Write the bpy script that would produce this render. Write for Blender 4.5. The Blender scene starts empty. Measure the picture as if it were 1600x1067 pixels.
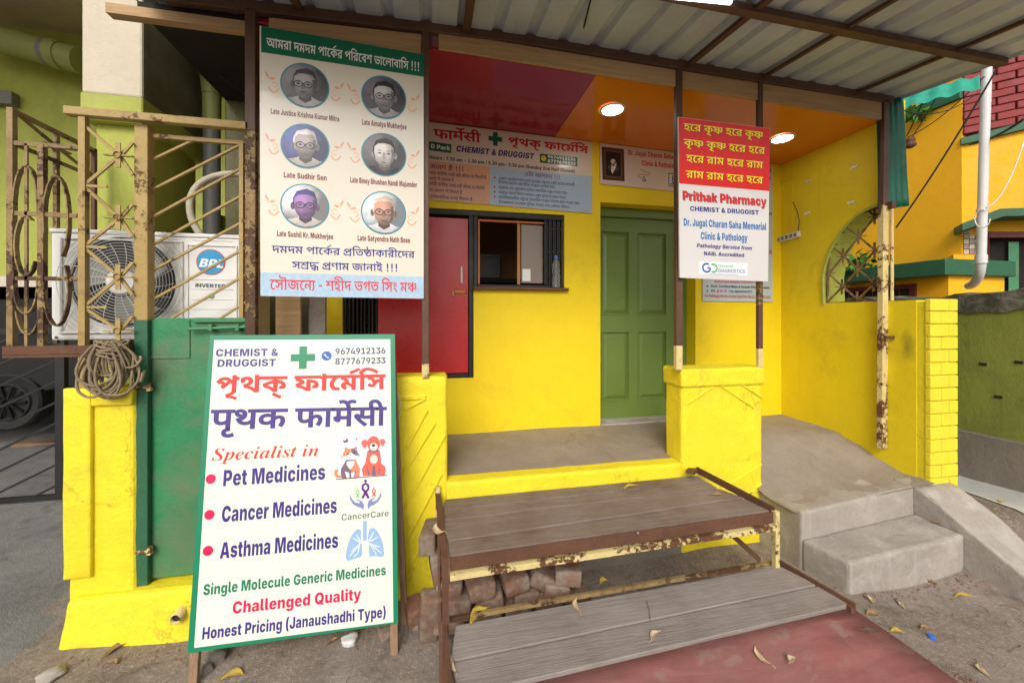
import bpy, bmesh, math, random
import numpy as np
from mathutils import Vector, Matrix
from mathutils.geometry import delaunay_2d_cdt

C = bpy.context.scene.collection
scn = bpy.context.scene
rnd = random.Random(7)
R_ = math.radians

# ---------------------------------------------------------------- camera
# X runs along the shop front, Y into the shop, Z up; the street lies at Z = 0
FPX, YAW, CAMZ, HOR = 600.0, math.atan(0.2), 1.64, 495.0
ca, sa = math.cos(YAW), math.sin(YAW)
cam_d = bpy.data.cameras.new('camera'); cam = bpy.data.objects.new('camera', cam_d); C.objects.link(cam)
cam.location = (0, 0, CAMZ); cam.rotation_euler = (R_(90), 0, -YAW)
cam_d.sensor_width = 36.0; cam_d.lens = 36.0*FPX/1600.0
cam_d.shift_y = -(533.5-HOR)/1600.0
cam_d.clip_start = 0.02; cam_d.clip_end = 500
scn.camera = cam

# ---------------------------------------------------------------- world, sun, exposure
world = bpy.data.worlds.new('World'); scn.world = world; world.use_nodes = True
wt = world.node_tree; wbg = wt.nodes['Background']
SUN_EL, SUN_ROT = R_(37), R_(198)
sky = wt.nodes.new('ShaderNodeTexSky'); sky.sky_type = 'NISHITA'; sky.sun_disc = False
sky.sun_elevation = SUN_EL; sky.sun_rotation = SUN_ROT; sky.air_density = 1.4; sky.dust_density = 4.0; sky.ozone_density = 1.0
hs = wt.nodes.new('ShaderNodeHueSaturation'); hs.inputs['Saturation'].default_value = 0.32
wt.links.new(sky.outputs[0], hs.inputs['Color']); wt.links.new(hs.outputs[0], wbg.inputs['Color'])
wbg.inputs['Strength'].default_value = 0.15
sun_d = bpy.data.lights.new('sun', 'SUN'); sun_d.energy = 1.4; sun_d.angle = R_(25); sun_d.color = (1.0, 0.96, 0.9)
sun = bpy.data.objects.new('sun', sun_d); C.objects.link(sun)
_sd = Vector((math.sin(SUN_ROT)*math.cos(SUN_EL), math.cos(SUN_ROT)*math.cos(SUN_EL), math.sin(SUN_EL)))
sun.rotation_euler = _sd.to_track_quat('Z', 'Y').to_euler()
vs_ = scn.view_settings; vs_.view_transform = 'Standard'; vs_.look = 'None'; vs_.gamma = 1.0; vs_.use_curve_mapping = False
vs_.exposure = 0.2
scn.cycles.max_bounces = 8; scn.cycles.diffuse_bounces = 5; scn.cycles.glossy_bounces = 4; scn.cycles.transparent_max_bounces = 8
scn.cycles.caustics_reflective = False; scn.cycles.caustics_refractive = False
scn.cycles.use_denoising = True

# ---------------------------------------------------------------- measuring helpers
def ray(u, v):
    k = (u-800.0)/FPX
    return Vector((k*ca+sa, ca-k*sa, (HOR-v)/FPX))
O_ = Vector((0, 0, CAMZ))
def aty(u, v, Y=2.27): r = ray(u, v); return O_ + r*(Y/r.y)
def atx(u, v, X=3.3): r = ray(u, v); return O_ + r*(X/r.x)
def atz(u, v, Z=0.0): r = ray(u, v); return O_ + r*((Z-CAMZ)/r.z)
def onp(u, v, p0, n): r = ray(u, v); return O_ + r*((Vector(p0)-O_).dot(n)/r.dot(n))
GLYPHS = [
[241,0],
[419,3,8,33,79,28,-22,23,-27,19,-30,-22,-11,-18,26,-21,23,-26,20,18,16,120,2,10,3,9,13,12,18,5,19,-5,13,-12,3,-9,1,-10,-1,-11,-3,-8,-6,-8,-7,-5,-19,-4,-18,4,-7,5,-6,8,-3,8,10,38,120,1,-7,3,-5,10,-4,11,4,3,5,1,7,-4,11,-11,4,-10,-4],
[882,3,15,223,156,0,-24,-23,0,0,-132,-28,0,-8,13,-10,11,-22,17,11,20,17,-13,13,-15,-1,19,0,80,-174,0,0,24,44,92,21,-18,2,-17,7,-15,10,-14,17,-12,22,-11,30,26,7,8,-22,8,-18,9,-13,10,-9,12,-6,13,-2,10,1,9,3,11,10,3,15,-1,10,-4,8,-7,5,-7,2,-9,-3,-3,-8,0,-5,2,-5,-26,-4,-3,9,-1,8,1,10,4,8,14,10,17,3,15,-2,12,-5,10,-8,7,-10,5,-12,1,-14,-1,-13,-5,-12,-8,-11,-11,-8,-15,-5,11,79,111,-2,7,-5,7,-7,5,-10,4,14,10,11,-3,11,-6,8,-6,5,-8,3,-10],
[1157,4,15,223,156,0,-24,-23,0,0,-132,-28,0,-8,13,-10,11,-22,17,11,20,17,-13,13,-15,-1,19,0,80,-174,0,0,24,44,92,21,-18,2,-17,7,-15,10,-14,17,-12,22,-11,30,26,7,8,-22,8,-18,9,-13,10,-9,12,-6,13,-2,10,1,9,3,11,10,3,15,-1,10,-4,8,-7,5,-7,2,-9,-3,-3,-8,0,-5,2,-5,-26,-4,-3,9,-1,8,1,10,4,8,14,10,17,3,15,-2,12,-5,10,-8,7,-10,5,-12,1,-14,-1,-13,-5,-12,-8,-11,-11,-8,-15,-5,11,79,111,-2,7,-5,7,-7,5,-10,4,14,10,11,-3,11,-6,8,-6,5,-8,3,-10,17,292,156,0,-24,-23,0,0,-132,-28,0,0,115,-8,13,-11,4,-3,0,0,24,4,0,10,-4,9,-12,-1,6,0,26,22,0,5,-16],
[526,4,19,83,156,-1,7,-3,5,-5,3,-37,2,-12,2,-10,4,-7,6,-8,12,-2,17,1,14,26,-2,1,-18,4,-7,7,-4,49,-3,13,-8,7,-12,3,-18,43,60,123,19,-2,14,-5,11,-8,7,-9,6,-21,-3,-19,-10,-13,-16,-9,-20,-5,-2,8,22,-9,23,-12,23,-15,-15,-19,-25,17,-25,13,-27,10,-31,8,4,22,16,-3,16,-1,14,1,11,2,8,4,5,6,4,13,-2,10,-5,7,-9,4,-11,2,-11,-1,-7,-5,-1,-10,1,-4,-26,-4,-2,8,-1,9,1,8,5,8,6,6,9,4,11,3,10,36,111,-7,14,-8,5,-10,4,15,10,11,-3,11,-6,8,-6,5,-8,2,-10,4,134,156,0,-24,-136,0,0,24],
[686,2,23,119,156,-1,7,-3,5,-6,3,-8,1,-30,0,-16,1,-12,2,-9,4,-8,6,-8,12,-2,17,1,14,26,-2,1,-18,4,-7,8,-4,14,-1,30,0,22,-2,13,-8,7,-12,3,-18,49,174,156,0,-24,-83,0,0,-39,2,-7,5,-2,7,2,8,8,9,12,24,5,11,-25,4,-26,-1,-15,-6,-13,-8,-11,-12,-9,-15,-5,-19,-2,-30,5,-13,7,-13,10,-11,14,-11,19,-9,23,-8,28,26,7,8,-29,10,-23,10,-16,12,-11,13,-7,14,-2,15,2,12,7,7,10,2,14,-3,17,-7,13,20,3,-16,-21,-17,-12,-17,-3,-13,2,-9,6,-6,11,-2,8,0,45,-66,0,0,24],
[736,1,52,124,157,17,-2,12,-7,8,-11,2,-8,1,-12,0,-117,-27,0,-6,10,-8,7,-12,2,-47,-4,-19,2,-18,7,-8,7,-5,9,-4,12,-1,15,3,26,26,-4,-2,-21,3,-15,7,-9,10,-4,11,-1,40,4,16,-3,13,-10,0,82,-1,12,-3,6,-4,2,-7,1,-12,-3,-11,-9,-8,-11,-2,-10,1,-5,3,-3,8,-2,9,1,1,-23,-7,-2,-10,0,-13,2,-10,5,-7,10,-2,14,4,21,14,19,20,15,12,4],
[718,2,30,123,157,18,-2,13,-8,9,-11,2,-16,-1,-12,-5,-10,-17,-18,-24,-13,-11,23,22,12,6,8,2,9,-4,11,-4,3,-7,1,-13,-3,-12,-6,-8,-8,-2,-8,2,-6,9,-3,-6,-24,-15,3,-10,7,-6,10,-2,11,5,19,14,16,21,11,30,168,54,-4,-19,-12,-14,-18,-10,-23,-3,-18,2,-16,4,-15,7,-14,12,-13,15,-11,19,-10,25,-10,30,27,7,10,-32,10,-24,12,-18,13,-13,16,-7,17,-2,12,1,10,5,6,7,3,10,-2,9,-4,7,-15,9,25,12,17,-17,5,-10],
[790,3,18,200,156,0,-24,-77,0,0,-15,1,-8,0,-109,-28,0,-20,25,-27,19,-16,7,-17,4,-11,27,47,25,49,19,-4,-8,0,14,-99,0,0,24,9,96,106,5,-5,-21,-8,-41,-21,23,-8,21,-15,18,-20,-4,-3,-1,23,22,189,67,-3,-15,-5,-7,-6,-5,-9,-4,-20,-1,-8,1,1,24,8,-1,8,1,4,3,3,9,-3,10,-8,8,-13,7,-18,5,0,24,18,-4,17,-7,14,-9,11,-11,6,-13],
[687,3,19,174,156,0,-24,-23,0,0,-132,-28,0,-16,19,-19,16,-22,11,-27,8,-8,26,14,-6,20,-4,17,-6,24,-15,18,-17,-1,24,0,116,22,0,6,-16,19,109,116,-1,-13,-5,-11,-8,-10,-11,-8,-14,-6,-17,-3,-17,4,-5,11,16,3,13,4,10,5,7,7,4,7,1,8,-3,13,-11,12,25,17,11,-18,19,44,106,-13,2,-11,6,-7,9,-2,13,1,11,4,10,25,-6,-3,-11,3,-8,7,-2,8,2,9,6,8,14,20,4,2,-10,-13,-21,-16,-14,-10,-4],
[644,1,46,113,0,0,104,6,-12,-13,16,-12,13,-14,9,-16,3,-10,-1,-8,-5,-14,-13,-3,0,11,5,15,2,10,-1,8,-3,11,-11,4,-16,-3,-14,-8,-12,-12,-12,-18,-12,-17,23,22,13,7,7,2,7,-3,8,-10,3,-10,-2,-11,-4,-23,19,17,22,19,16,11,4,12,1,20,-4,19,-11,20,-20,-8,2,-1,10,0,38,22,0,5,-16,23,0,0,-24,-23,0,0,-132],
[673,3,34,155,75,-1,-13,-4,-11,-6,-9,-8,-8,-20,-10,-22,-5,-5,11,26,-4,26,-6,28,-11,-9,-21,-43,15,-41,8,-41,5,3,24,14,-2,19,-1,18,1,14,4,11,5,8,8,4,8,2,10,-2,11,-6,8,-9,5,-16,2,-4,-1,-3,21,29,-1,11,-3,16,-11,8,-15,32,56,50,-19,3,-12,8,-5,11,-2,18,0,45,27,0,-1,-24,1,-31,2,-4,4,-3,6,0,15,3,9,7,4,9,-2,5,-12,1,-20,5,-15,12,4,20,9,-9,10,-5,15,-2,17,0,5,-2,12,-11,4,-12,-2,-12,-6,-10,-9,-9,-11,-7,-13,-4,4,-2,132,0,24,173,0,0,-24],
[911,2,54,100,11,-15,1,-15,4,-14,6,-12,10,-12,14,-10,17,-10,21,-7,27,26,7,8,-28,9,-21,11,-15,11,-11,14,-5,15,-2,14,1,10,5,6,9,2,11,-2,13,-4,10,20,-1,-14,-12,-15,-9,-20,-3,-17,3,-7,5,-6,6,-3,8,-1,10,6,21,9,10,13,9,-92,0,0,24,232,0,0,-24,-84,0,-12,1,-25,-14,-15,-12,-5,-13,3,-8,7,-3,12,4,13,9,30,-10,3,-11,1,-14,-6,-24,-7,-11,-11,-8,-15,-5,22,204,50,2,-22,6,-25,-27,-5,-7,27,-2,27,1,21,5,17,-16,3,-14,4,-11,6,-10,8,-14,20,28,3,8,-10,14,-8,10,-2,12,-1,5,1,7,0,13,-21,-8,-20],
[551,2,37,140,156,0,-24,-93,0,0,-81,1,-12,3,-6,5,-3,6,-1,14,4,13,10,8,13,3,14,-3,9,-4,3,-12,1,-5,-1,-4,23,10,2,11,1,11,-1,9,-3,6,-5,5,-7,3,-17,-5,-26,-14,-21,-21,-16,-12,-5,-14,-2,-18,3,-12,7,-8,12,-2,10,-1,14,0,81,-22,0,0,24,21,90,156,-1,7,-3,5,-5,3,-9,1,-32,1,-12,2,-10,4,-7,6,-8,12,-2,17,1,14,26,-2,-1,-8,2,-10,4,-7,7,-4,53,-3,13,-8,8,-12,2,-18],
[598,1,36,152,156,0,-24,-23,0,0,-132,-28,0,0,107,6,-14,-17,21,-17,14,-18,5,-10,-2,-6,-7,-3,-10,3,-11,10,-8,19,-4,-4,-28,-16,4,-14,5,-12,8,-8,10,-4,11,-2,14,1,12,5,10,6,9,9,6,11,4,11,1,22,-4,18,-12,16,-16,-5,0,-1,47,22,0,6,-16],
[678,2,44,99,10,-21,2,-19,7,-16,13,-15,19,-13,26,-10,34,26,7,8,-26,8,-21,10,-16,11,-11,13,-7,15,-2,17,2,11,7,6,10,2,14,-3,16,-8,10,-12,4,-10,-3,-3,-4,-1,-6,2,-11,-26,-5,-3,11,-1,9,2,10,4,8,6,7,8,4,20,3,15,-2,13,-5,11,-8,8,-12,4,-13,2,-15,-2,-15,-4,-13,-9,-12,-11,-8,-16,-6,4,172,156,0,-24,-174,0,0,24],
[653,2,19,165,156,0,-24,-23,0,0,-132,-27,0,-23,25,-27,18,-16,6,-19,5,-7,26,14,-6,20,-4,16,-6,25,-15,18,-17,-1,24,0,116,22,0,5,-16,34,52,156,15,-1,13,-5,9,-6,7,-9,5,-21,-4,-18,-11,-15,-18,-11,-23,-5,-14,3,-8,12,16,3,13,5,10,5,6,6,5,15,-1,7,-4,7,-7,4,-9,1,-7,-1,-5,-2,-4,-8,2,-7,6,-5,-18,-18,-8,8,-7,9,-2,14,5,16,6,7,8,6,11,3],
[587,1,28,149,156,0,-24,-104,0,0,-71,-6,5,20,19,25,17,30,15,20,-17,-6,-15,-4,-16,-1,-18,2,-23,6,-25,-27,-5,-6,26,-3,28,2,19,4,16,6,13,9,-8,-27,-15,-25,-20,-23,-22,-23,14,0,83,-20,0,0,24],
[581,3,13,147,156,0,-24,-23,0,0,-132,-27,0,-20,25,-28,19,-33,11,-11,27,47,25,50,20,-5,-9,0,38,9,97,107,5,-6,-31,-13,-32,-16,23,-8,22,-15,18,-21,-4,-2,-1,26,16,56,157,14,-1,-2,-22,-7,0,-10,-3,-3,-6,2,-6,4,-5,17,-7,-17,-17,-17,11,-11,12,-4,16,3,13,11,11,8,3],
[586,1,33,149,156,0,-24,-23,0,0,-132,-28,0,0,58,5,-14,-17,19,-16,13,-17,5,-12,-4,-3,-4,-1,-7,4,-11,13,-8,-13,-23,-14,7,-10,10,-7,13,-2,13,2,12,4,9,6,8,9,5,19,4,20,-4,19,-10,17,-16,-5,-1,-1,23,0,35,-100,0,0,24],
[704,1,50,178,156,0,-24,-23,0,0,-132,-27,0,0,100,2,-13,-15,20,-15,15,-14,8,-15,3,-17,-3,-14,-10,-13,-15,-2,3,10,6,12,2,10,-2,8,-5,4,-7,2,-9,-2,-13,-6,2,19,20,28,25,16,-17,-67,-64,-20,18,19,18,-7,-11,-9,-5,7,9,2,9,-3,10,-9,3,-7,-1,-7,-4,-22,21,21,23,21,16,12,4,12,1,23,-4,19,-13,20,-20,-2,-4,-1,25,0,31,22,0,5,-16],
[816,1,49,206,156,0,-24,-172,0,1,2,17,-7,16,-10,13,-11,2,-19,-15,-7,-28,-16,-1,2,23,-7,22,-12,19,-17,0,94,35,-2,23,-7,19,-13,11,-16,4,-19,-3,-15,-4,-7,-7,-5,-8,-4,-21,-1,-7,1,1,24,8,-1,7,1,4,3,3,9,-2,9,-7,8,-12,6,-17,4,0,-99,-27,0,-22,22,-28,16,-34,9,-11,26,30,18,16,8,-21,11,-26,8,9,20,6,-6,-24,0,0,24],
[581,2,15,147,156,0,-24,-23,0,0,-132,-27,0,-20,25,-28,19,-33,11,-11,27,47,25,50,20,-4,-9,0,14,-100,0,0,24,9,97,107,5,-6,-31,-13,-32,-16,23,-8,22,-15,18,-21,-4,-2,-1,24],
[695,3,32,102,9,-31,5,-14,6,-13,10,-11,14,-11,17,-9,23,-8,27,26,7,8,-28,10,-22,10,-16,12,-10,14,-6,15,-2,11,0,9,3,7,5,5,7,3,8,1,9,-1,13,-4,9,-5,8,21,20,13,-26,4,-26,-2,-15,-5,-14,-9,-11,-12,-8,-15,-6,19,94,67,-14,2,-11,6,-7,9,-2,12,2,12,3,10,26,-7,-2,-5,-1,-6,2,-7,8,-3,8,2,8,6,10,14,23,4,-1,-15,-14,-19,-17,-11,4,176,156,0,-24,-178,0,0,24],
[598,2,34,152,156,0,-24,-23,0,0,-132,-28,0,0,37,4,-13,-17,21,-16,14,-17,5,-11,-4,-3,-4,-2,-6,2,-7,4,-5,14,-8,-9,-25,-12,5,-10,6,-13,16,-4,19,1,11,5,9,6,8,9,5,19,4,21,-4,18,-11,16,-17,-4,-3,-1,24,0,55,-103,0,0,24,12,74,82,0,-9,-27,8,-1,11,-3,8,-5,7,-7,5,-25,6,6,22,35,-9,16,-11,9,-17],
[612,2,18,155,156,0,-24,-23,0,0,-132,-27,0,-22,22,-28,16,-17,5,-19,4,-11,26,30,18,16,8,-21,11,-26,8,9,20,6,-6,-24,0,0,24,15,105,132,-71,0,1,2,17,-7,16,-10,13,-11,2,-19,-15,-7,-28,-16,-1,2,27,-8,25,-14,20,-21,-5,-1,-1,26],
[581,3,15,147,156,0,-24,-23,0,0,-132,-27,0,-20,25,-28,19,-33,11,-11,27,47,25,50,20,-4,-9,0,14,-100,0,0,24,9,97,107,5,-6,-31,-13,-32,-16,23,-8,22,-15,18,-21,-4,-2,-1,24,14,41,-2,-7,1,-5,3,-3,6,-2,7,5,12,5,3,7,2,12,-5,3,-6,1,-6,-1,-7,-3,-6,-6,-3],
[715,1,48,181,156,0,-24,-23,0,0,-132,-27,0,0,82,5,-12,-10,12,-12,5,-5,-1,-6,-5,-2,-10,0,-5,1,-4,-24,-1,-4,15,-9,10,-13,3,-8,-2,-6,-5,-1,-8,1,-9,6,-7,17,-9,-9,-24,-23,11,-9,8,-6,9,-5,10,-1,12,1,11,5,9,6,8,9,6,20,4,13,-1,10,-4,18,-15,-4,1,4,7,5,6,14,4,15,-3,12,-10,-4,-3,-1,37,-133,0,0,24],
[658,3,10,167,156,0,-24,-23,0,0,-132,-28,0,0,129,1,5,-1,38,22,0,5,-16,26,82,157,17,-3,14,-11,10,-15,0,-29,-8,14,-9,11,-10,7,-11,2,-12,-4,-4,-6,-1,-7,2,-9,5,-6,9,-4,13,-2,-3,-25,-15,2,-12,5,-8,7,-6,9,-3,11,-1,12,1,13,3,11,12,13,23,18,157,20,-4,8,-6,7,-9,4,-11,1,-14,-4,-21,-6,-9,-9,-7,-11,-5,-15,-1,-3,25,10,1,7,2,9,8,2,9,-1,8,-4,6,-7,3,-17,1,-9,-2,-3,24,11,2],
[619,2,23,157,156,0,-24,-23,0,0,-132,-27,0,-24,22,-29,16,-16,5,-19,4,-11,26,24,14,27,14,16,5,8,-18,-42,-22,23,-7,23,-13,20,-16,0,48,1,11,-1,43,-109,0,0,24,10,15,137,21,-4,28,-11,29,-17,25,-21,-7,-23,-21,19,-27,17,-29,13,-27,8],
[655,2,36,166,156,0,-24,-23,0,0,-132,-27,0,0,83,5,-11,-9,10,-8,4,-5,-2,-10,-13,-5,-10,-13,-19,-12,-11,-14,-3,-14,3,-12,9,-12,18,20,11,4,-8,4,-4,8,-4,6,2,7,8,10,17,6,7,6,11,5,7,7,4,7,1,12,-3,12,-10,-4,-1,-1,36,-118,0,0,24,12,59,64,-5,25,-3,9,-5,6,-15,8,-24,5,7,25,15,-8,22,-5,13,-9,8,-14,3,-20],
[525,3,43,60,123,19,-2,14,-5,11,-8,7,-9,6,-21,-3,-19,-10,-13,-16,-9,-20,-5,-2,8,22,-9,23,-12,23,-15,-15,-19,-25,17,-25,13,-27,10,-31,8,4,22,16,-3,16,-1,14,1,11,2,8,4,5,6,4,13,-2,10,-5,7,-9,4,-11,2,-11,-1,-7,-5,-1,-10,1,-4,-26,-4,-2,8,-1,9,1,8,5,8,6,6,9,4,11,3,10,36,111,-7,14,-8,5,-10,4,15,10,11,-3,11,-6,8,-6,5,-8,2,-10,4,134,156,0,-24,-136,0,0,24],
[276,1,17,71,156,0,-24,-23,0,0,-132,-27,0,0,115,-9,12,-6,4,-8,1,0,24,4,0,11,-4,9,-11,-1,13,0,18,22,0,5,-16],
[276,1,29,71,156,0,-24,-23,0,0,-132,-27,0,0,132,-23,0,0,24,22,0,-16,20,22,30,11,10,13,7,13,5,15,1,22,-2,22,-8,24,-14,29,-20,-15,-18,-31,22,-24,12,-24,4,-10,-1,-9,-3,-15,-12,-12,-16,5,-9,7,-8],
[276,1,47,71,132,-23,0,0,-132,-27,0,0,132,-23,0,0,24,23,0,-3,13,-6,11,-8,9,-9,7,-12,5,-13,4,-33,2,-21,-1,-12,-4,-5,-6,4,-4,10,-1,23,0,12,-1,9,-2,13,-7,6,-11,3,-16,-26,0,-2,8,-3,5,-5,2,-8,1,-17,0,-21,2,-13,4,-8,9,-3,11,4,13,13,11,21,7,29,2,31,-2,25,-6,21,-10,16,-14,11,-19,5,-22,22,0],
[0,1,32,-70,-66,-16,3,-14,9,-4,8,-2,10,3,12,7,9,12,6,16,2,30,-5,29,-15,30,-23,-15,-18,-27,23,-23,14,-22,4,-6,-1,-5,-2,-3,-7,3,-8,9,-2,10,3,6,7,3,10,1,10,0,20,27,0,0,-14,-2,-17,-6,-19,-15,-14,-12,-4],
[0,1,13,-87,-19,41,20,21,9,9,-20,-47,-19,0,5,28,-5,25,-9,20,-12,-12,-18,-24,13,-25,8,-25,5],
[361,1,33,93,156,0,-24,-11,0,-16,-10,-14,-15,-10,-19,-3,-23,1,-14,3,-11,5,-8,6,-5,13,-4,9,1,9,3,11,-21,-15,-6,-15,-1,-16,2,-13,5,-11,10,-9,13,-5,16,-1,19,1,18,5,16,8,14,10,13,12,10,13,8,-14,-10,-8,-1,-40,0,0,24],
[0,1,4,-35,-4,64,-45,-13,-18,-65,44],
[276,2,8,48,0,-27,0,0,132,-23,0,0,24,73,0,0,-24,-23,0,24,22,156,-1,7,-3,5,-6,3,-8,1,-37,0,-16,1,-12,2,-10,4,-7,6,-8,12,-2,17,1,14,26,-2,-1,-8,2,-10,4,-7,7,-4,15,-1,37,0,22,-2,13,-8,7,-12,3,-18],
[686,2,49,174,156,0,-24,-83,0,0,-39,2,-7,5,-2,7,2,8,8,9,12,24,5,11,-25,4,-26,-1,-15,-6,-13,-8,-11,-12,-9,-15,-5,-19,-2,-30,5,-13,7,-13,10,-11,14,-11,19,-9,23,-8,28,26,7,8,-29,10,-23,10,-16,12,-11,13,-7,14,-2,15,2,12,7,7,10,2,14,-3,17,-7,13,20,3,-16,-21,-17,-12,-17,-3,-13,2,-9,6,-6,11,-2,8,0,45,-66,0,0,24,16,87,-41,-7,1,-5,3,-4,6,-1,7,1,6,4,6,5,3,7,2,6,-2,5,-3,4,-6,1,-6,-1,-7,-4,-6,-5,-3],
[612,3,18,155,156,0,-24,-23,0,0,-132,-27,0,-22,22,-28,16,-17,5,-19,4,-11,26,30,18,16,8,-21,11,-26,8,9,20,6,-6,-24,0,0,24,15,105,132,-71,0,1,2,17,-7,16,-10,13,-11,2,-19,-15,-7,-28,-16,-1,2,27,-8,25,-14,20,-21,-5,-1,-1,26,16,41,-5,-7,1,-5,4,-4,5,-1,7,1,7,4,5,5,4,7,1,6,-1,5,-4,4,-5,1,-7,-1,-7,-4,-5,-5,-4],
[0,1,4,-68,182,80,47,12,-19,-79,-49],
[260,1,29,67,156,0,-24,-19,0,15,5,-12,-13,-5,-12,-2,-14,2,-17,4,-19,2,-19,-2,-18,-8,-16,-16,-12,-11,-6,-15,-4,-7,23,12,4,9,5,8,11,3,13,-2,19,-5,18,-2,18,2,14,5,12,9,13,-1,-5,-33,0,0,24],
[903,3,4,228,156,0,-24,-230,0,0,24,51,116,128,16,-2,11,-6,7,-10,2,-8,1,-24,0,-78,-27,0,-4,8,-6,5,-14,4,-44,-4,-17,2,-16,7,-7,6,-5,9,-3,11,-1,25,2,12,27,-4,-2,-17,1,-10,3,-7,10,-8,12,-2,14,1,11,2,12,1,15,-3,12,-10,0,62,-1,8,-3,5,-3,2,-6,0,-9,-2,-8,-5,-7,-7,-3,-8,2,-4,6,-2,9,0,3,-21,-19,-2,-11,1,-9,5,-6,8,-2,12,4,16,12,15,18,12,23,183,106,15,-3,10,-7,7,-10,2,-13,-4,-18,-12,-15,-10,-7,-13,-5,-8,23,9,3,7,5,5,12,-1,5,-3,4,-8,3,-15,-6,-7,-8,-7,-13,-12,14,10,17,11,10,11,7],
[748,2,50,189,156,0,-24,-23,0,0,-104,-27,0,0,72,2,-13,-15,20,-15,15,-14,8,-15,3,-17,-3,-14,-10,-13,-15,-2,3,10,6,12,2,11,-2,7,-5,4,-7,2,-9,-2,-13,-6,2,19,20,28,25,16,-17,-67,-64,-20,18,19,18,-7,-11,-9,-5,7,9,2,9,-3,10,-9,3,-7,-1,-7,-4,-22,21,21,23,21,16,12,4,12,1,23,-4,19,-13,20,-20,-2,-4,-1,25,0,31,22,0,5,-16,24,166,-11,-27,0,-5,10,-9,5,-13,2,-50,-4,-18,2,-18,7,-7,6,-5,8,-4,11,-1,25,2,10,26,-3,-2,-17,1,-8,3,-7,11,-8,15,-2,45,4,16,-3,13,-10,0,24,27,0],
[648,3,15,164,156,0,-24,-23,0,0,-132,-27,3,-22,24,-27,17,-32,11,-11,27,47,25,50,20,-5,-9,0,14,-116,0,0,24,10,114,107,5,-6,-32,-13,-31,-16,22,-8,22,-14,18,-20,-3,-2,-1,12,0,15,23,141,-29,-27,0,-4,7,-5,6,-7,3,-9,1,-39,-4,-14,1,-14,6,-10,13,-3,9,-1,11,2,17,26,-3,-1,-12,1,-9,5,-5,14,-4,32,3,15,-3,12,-10,0,20,27,1],
[678,4,10,172,156,0,-24,-23,0,0,-86,-28,0,0,83,1,5,-1,38,22,0,6,-16,27,87,157,17,-3,14,-11,10,-15,0,-29,-8,14,-9,11,-10,7,-11,2,-12,-4,-4,-5,-1,-7,2,-8,5,-6,9,-4,13,-2,-3,-25,-15,2,-11,5,-9,7,-6,8,-3,11,-1,12,1,13,3,10,6,8,7,5,23,23,157,20,-4,9,-6,6,-8,4,-11,1,-14,-4,-21,-6,-8,-9,-7,-11,-5,-15,-1,-3,25,10,1,7,3,9,6,3,9,-2,8,-4,5,-7,3,-19,1,-10,-2,-3,24,12,2,23,149,-11,-27,0,-4,8,-6,5,-7,3,-10,1,-42,-4,-15,2,-14,6,-11,13,-3,9,-1,12,2,15,26,-3,-1,-11,3,-11,8,-6,11,-2,35,4,16,-3,12,-10,0,35,28,2],
[854,5,18,124,172,6,-16,0,-17,-1,-7,1,-13,0,-46,-1,-5,1,-24,0,-44,-27,0,-20,23,-26,18,-31,10,-11,26,28,17,31,14,29,11,0,53,11,103,102,7,-6,-21,-8,-20,-9,-20,-11,16,-5,16,-9,15,-13,13,-15,-5,1,-1,24,18,45,156,23,-4,21,-13,19,-20,-15,-16,-14,15,-16,11,-15,4,-8,-2,-2,-6,1,-6,6,-5,-18,-17,-13,13,-3,8,-1,9,4,15,12,11,22,167,153,14,-2,11,-7,7,-9,2,-12,-3,-14,-12,-15,-11,-6,-15,-4,-6,21,16,6,4,5,1,5,-3,7,-9,3,-9,-2,-10,-6,-8,-10,-8,-12,-4,29,19,17,12,4,21,167,41,-14,1,-12,6,-9,8,-7,9,-10,19,13,19,8,-22,13,-14,14,-4,10,3,3,9,-4,10,-12,8,21,10,10,-6,8,-11,4,-14,-4,-15,-12,-12,-9,-3],
[775,2,21,196,156,0,-24,-151,0,0,-66,-6,6,15,13,17,12,20,11,22,9,16,-16,0,-49,-27,-9,0,59,13,-10,-24,-12,-26,-17,-25,-20,-23,14,0,75,-19,0,0,24,31,177,19,1,-19,4,-20,-25,-5,-5,22,-2,22,2,22,7,20,9,-8,-25,-7,-30,-10,-29,-12,-26,-13,2,5,23,-8,19,-13,0,42,27,15,0,-81,-27,0,-17,13,-17,9,-21,6,-11,24,48,25,25,10,8,2,25,9,26,8,17,-17,-6,-19],
[809,2,48,205,156,0,-24,-83,0,0,-44,1,-7,6,-2,7,2,8,8,9,12,24,5,11,-24,4,-26,-2,-14,-5,-13,-8,-11,-12,-9,-16,-5,-18,-2,-17,2,-16,4,-14,8,-13,12,-12,17,-11,21,24,11,15,-28,9,-9,9,-7,11,-5,13,-1,15,2,11,6,8,11,2,14,-3,17,-7,12,19,2,-16,-21,-16,-11,-18,-4,-12,2,-9,6,-6,11,-3,22,1,1,-1,35,-96,0,0,24,20,46,122,20,-3,19,-9,17,-14,2,-29,-28,23,-14,6,-13,2,-9,-2,-4,-8,2,-7,7,-5,-15,-20,-9,7,-8,8,-4,9,-1,9,1,10,4,9,14,10],
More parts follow.
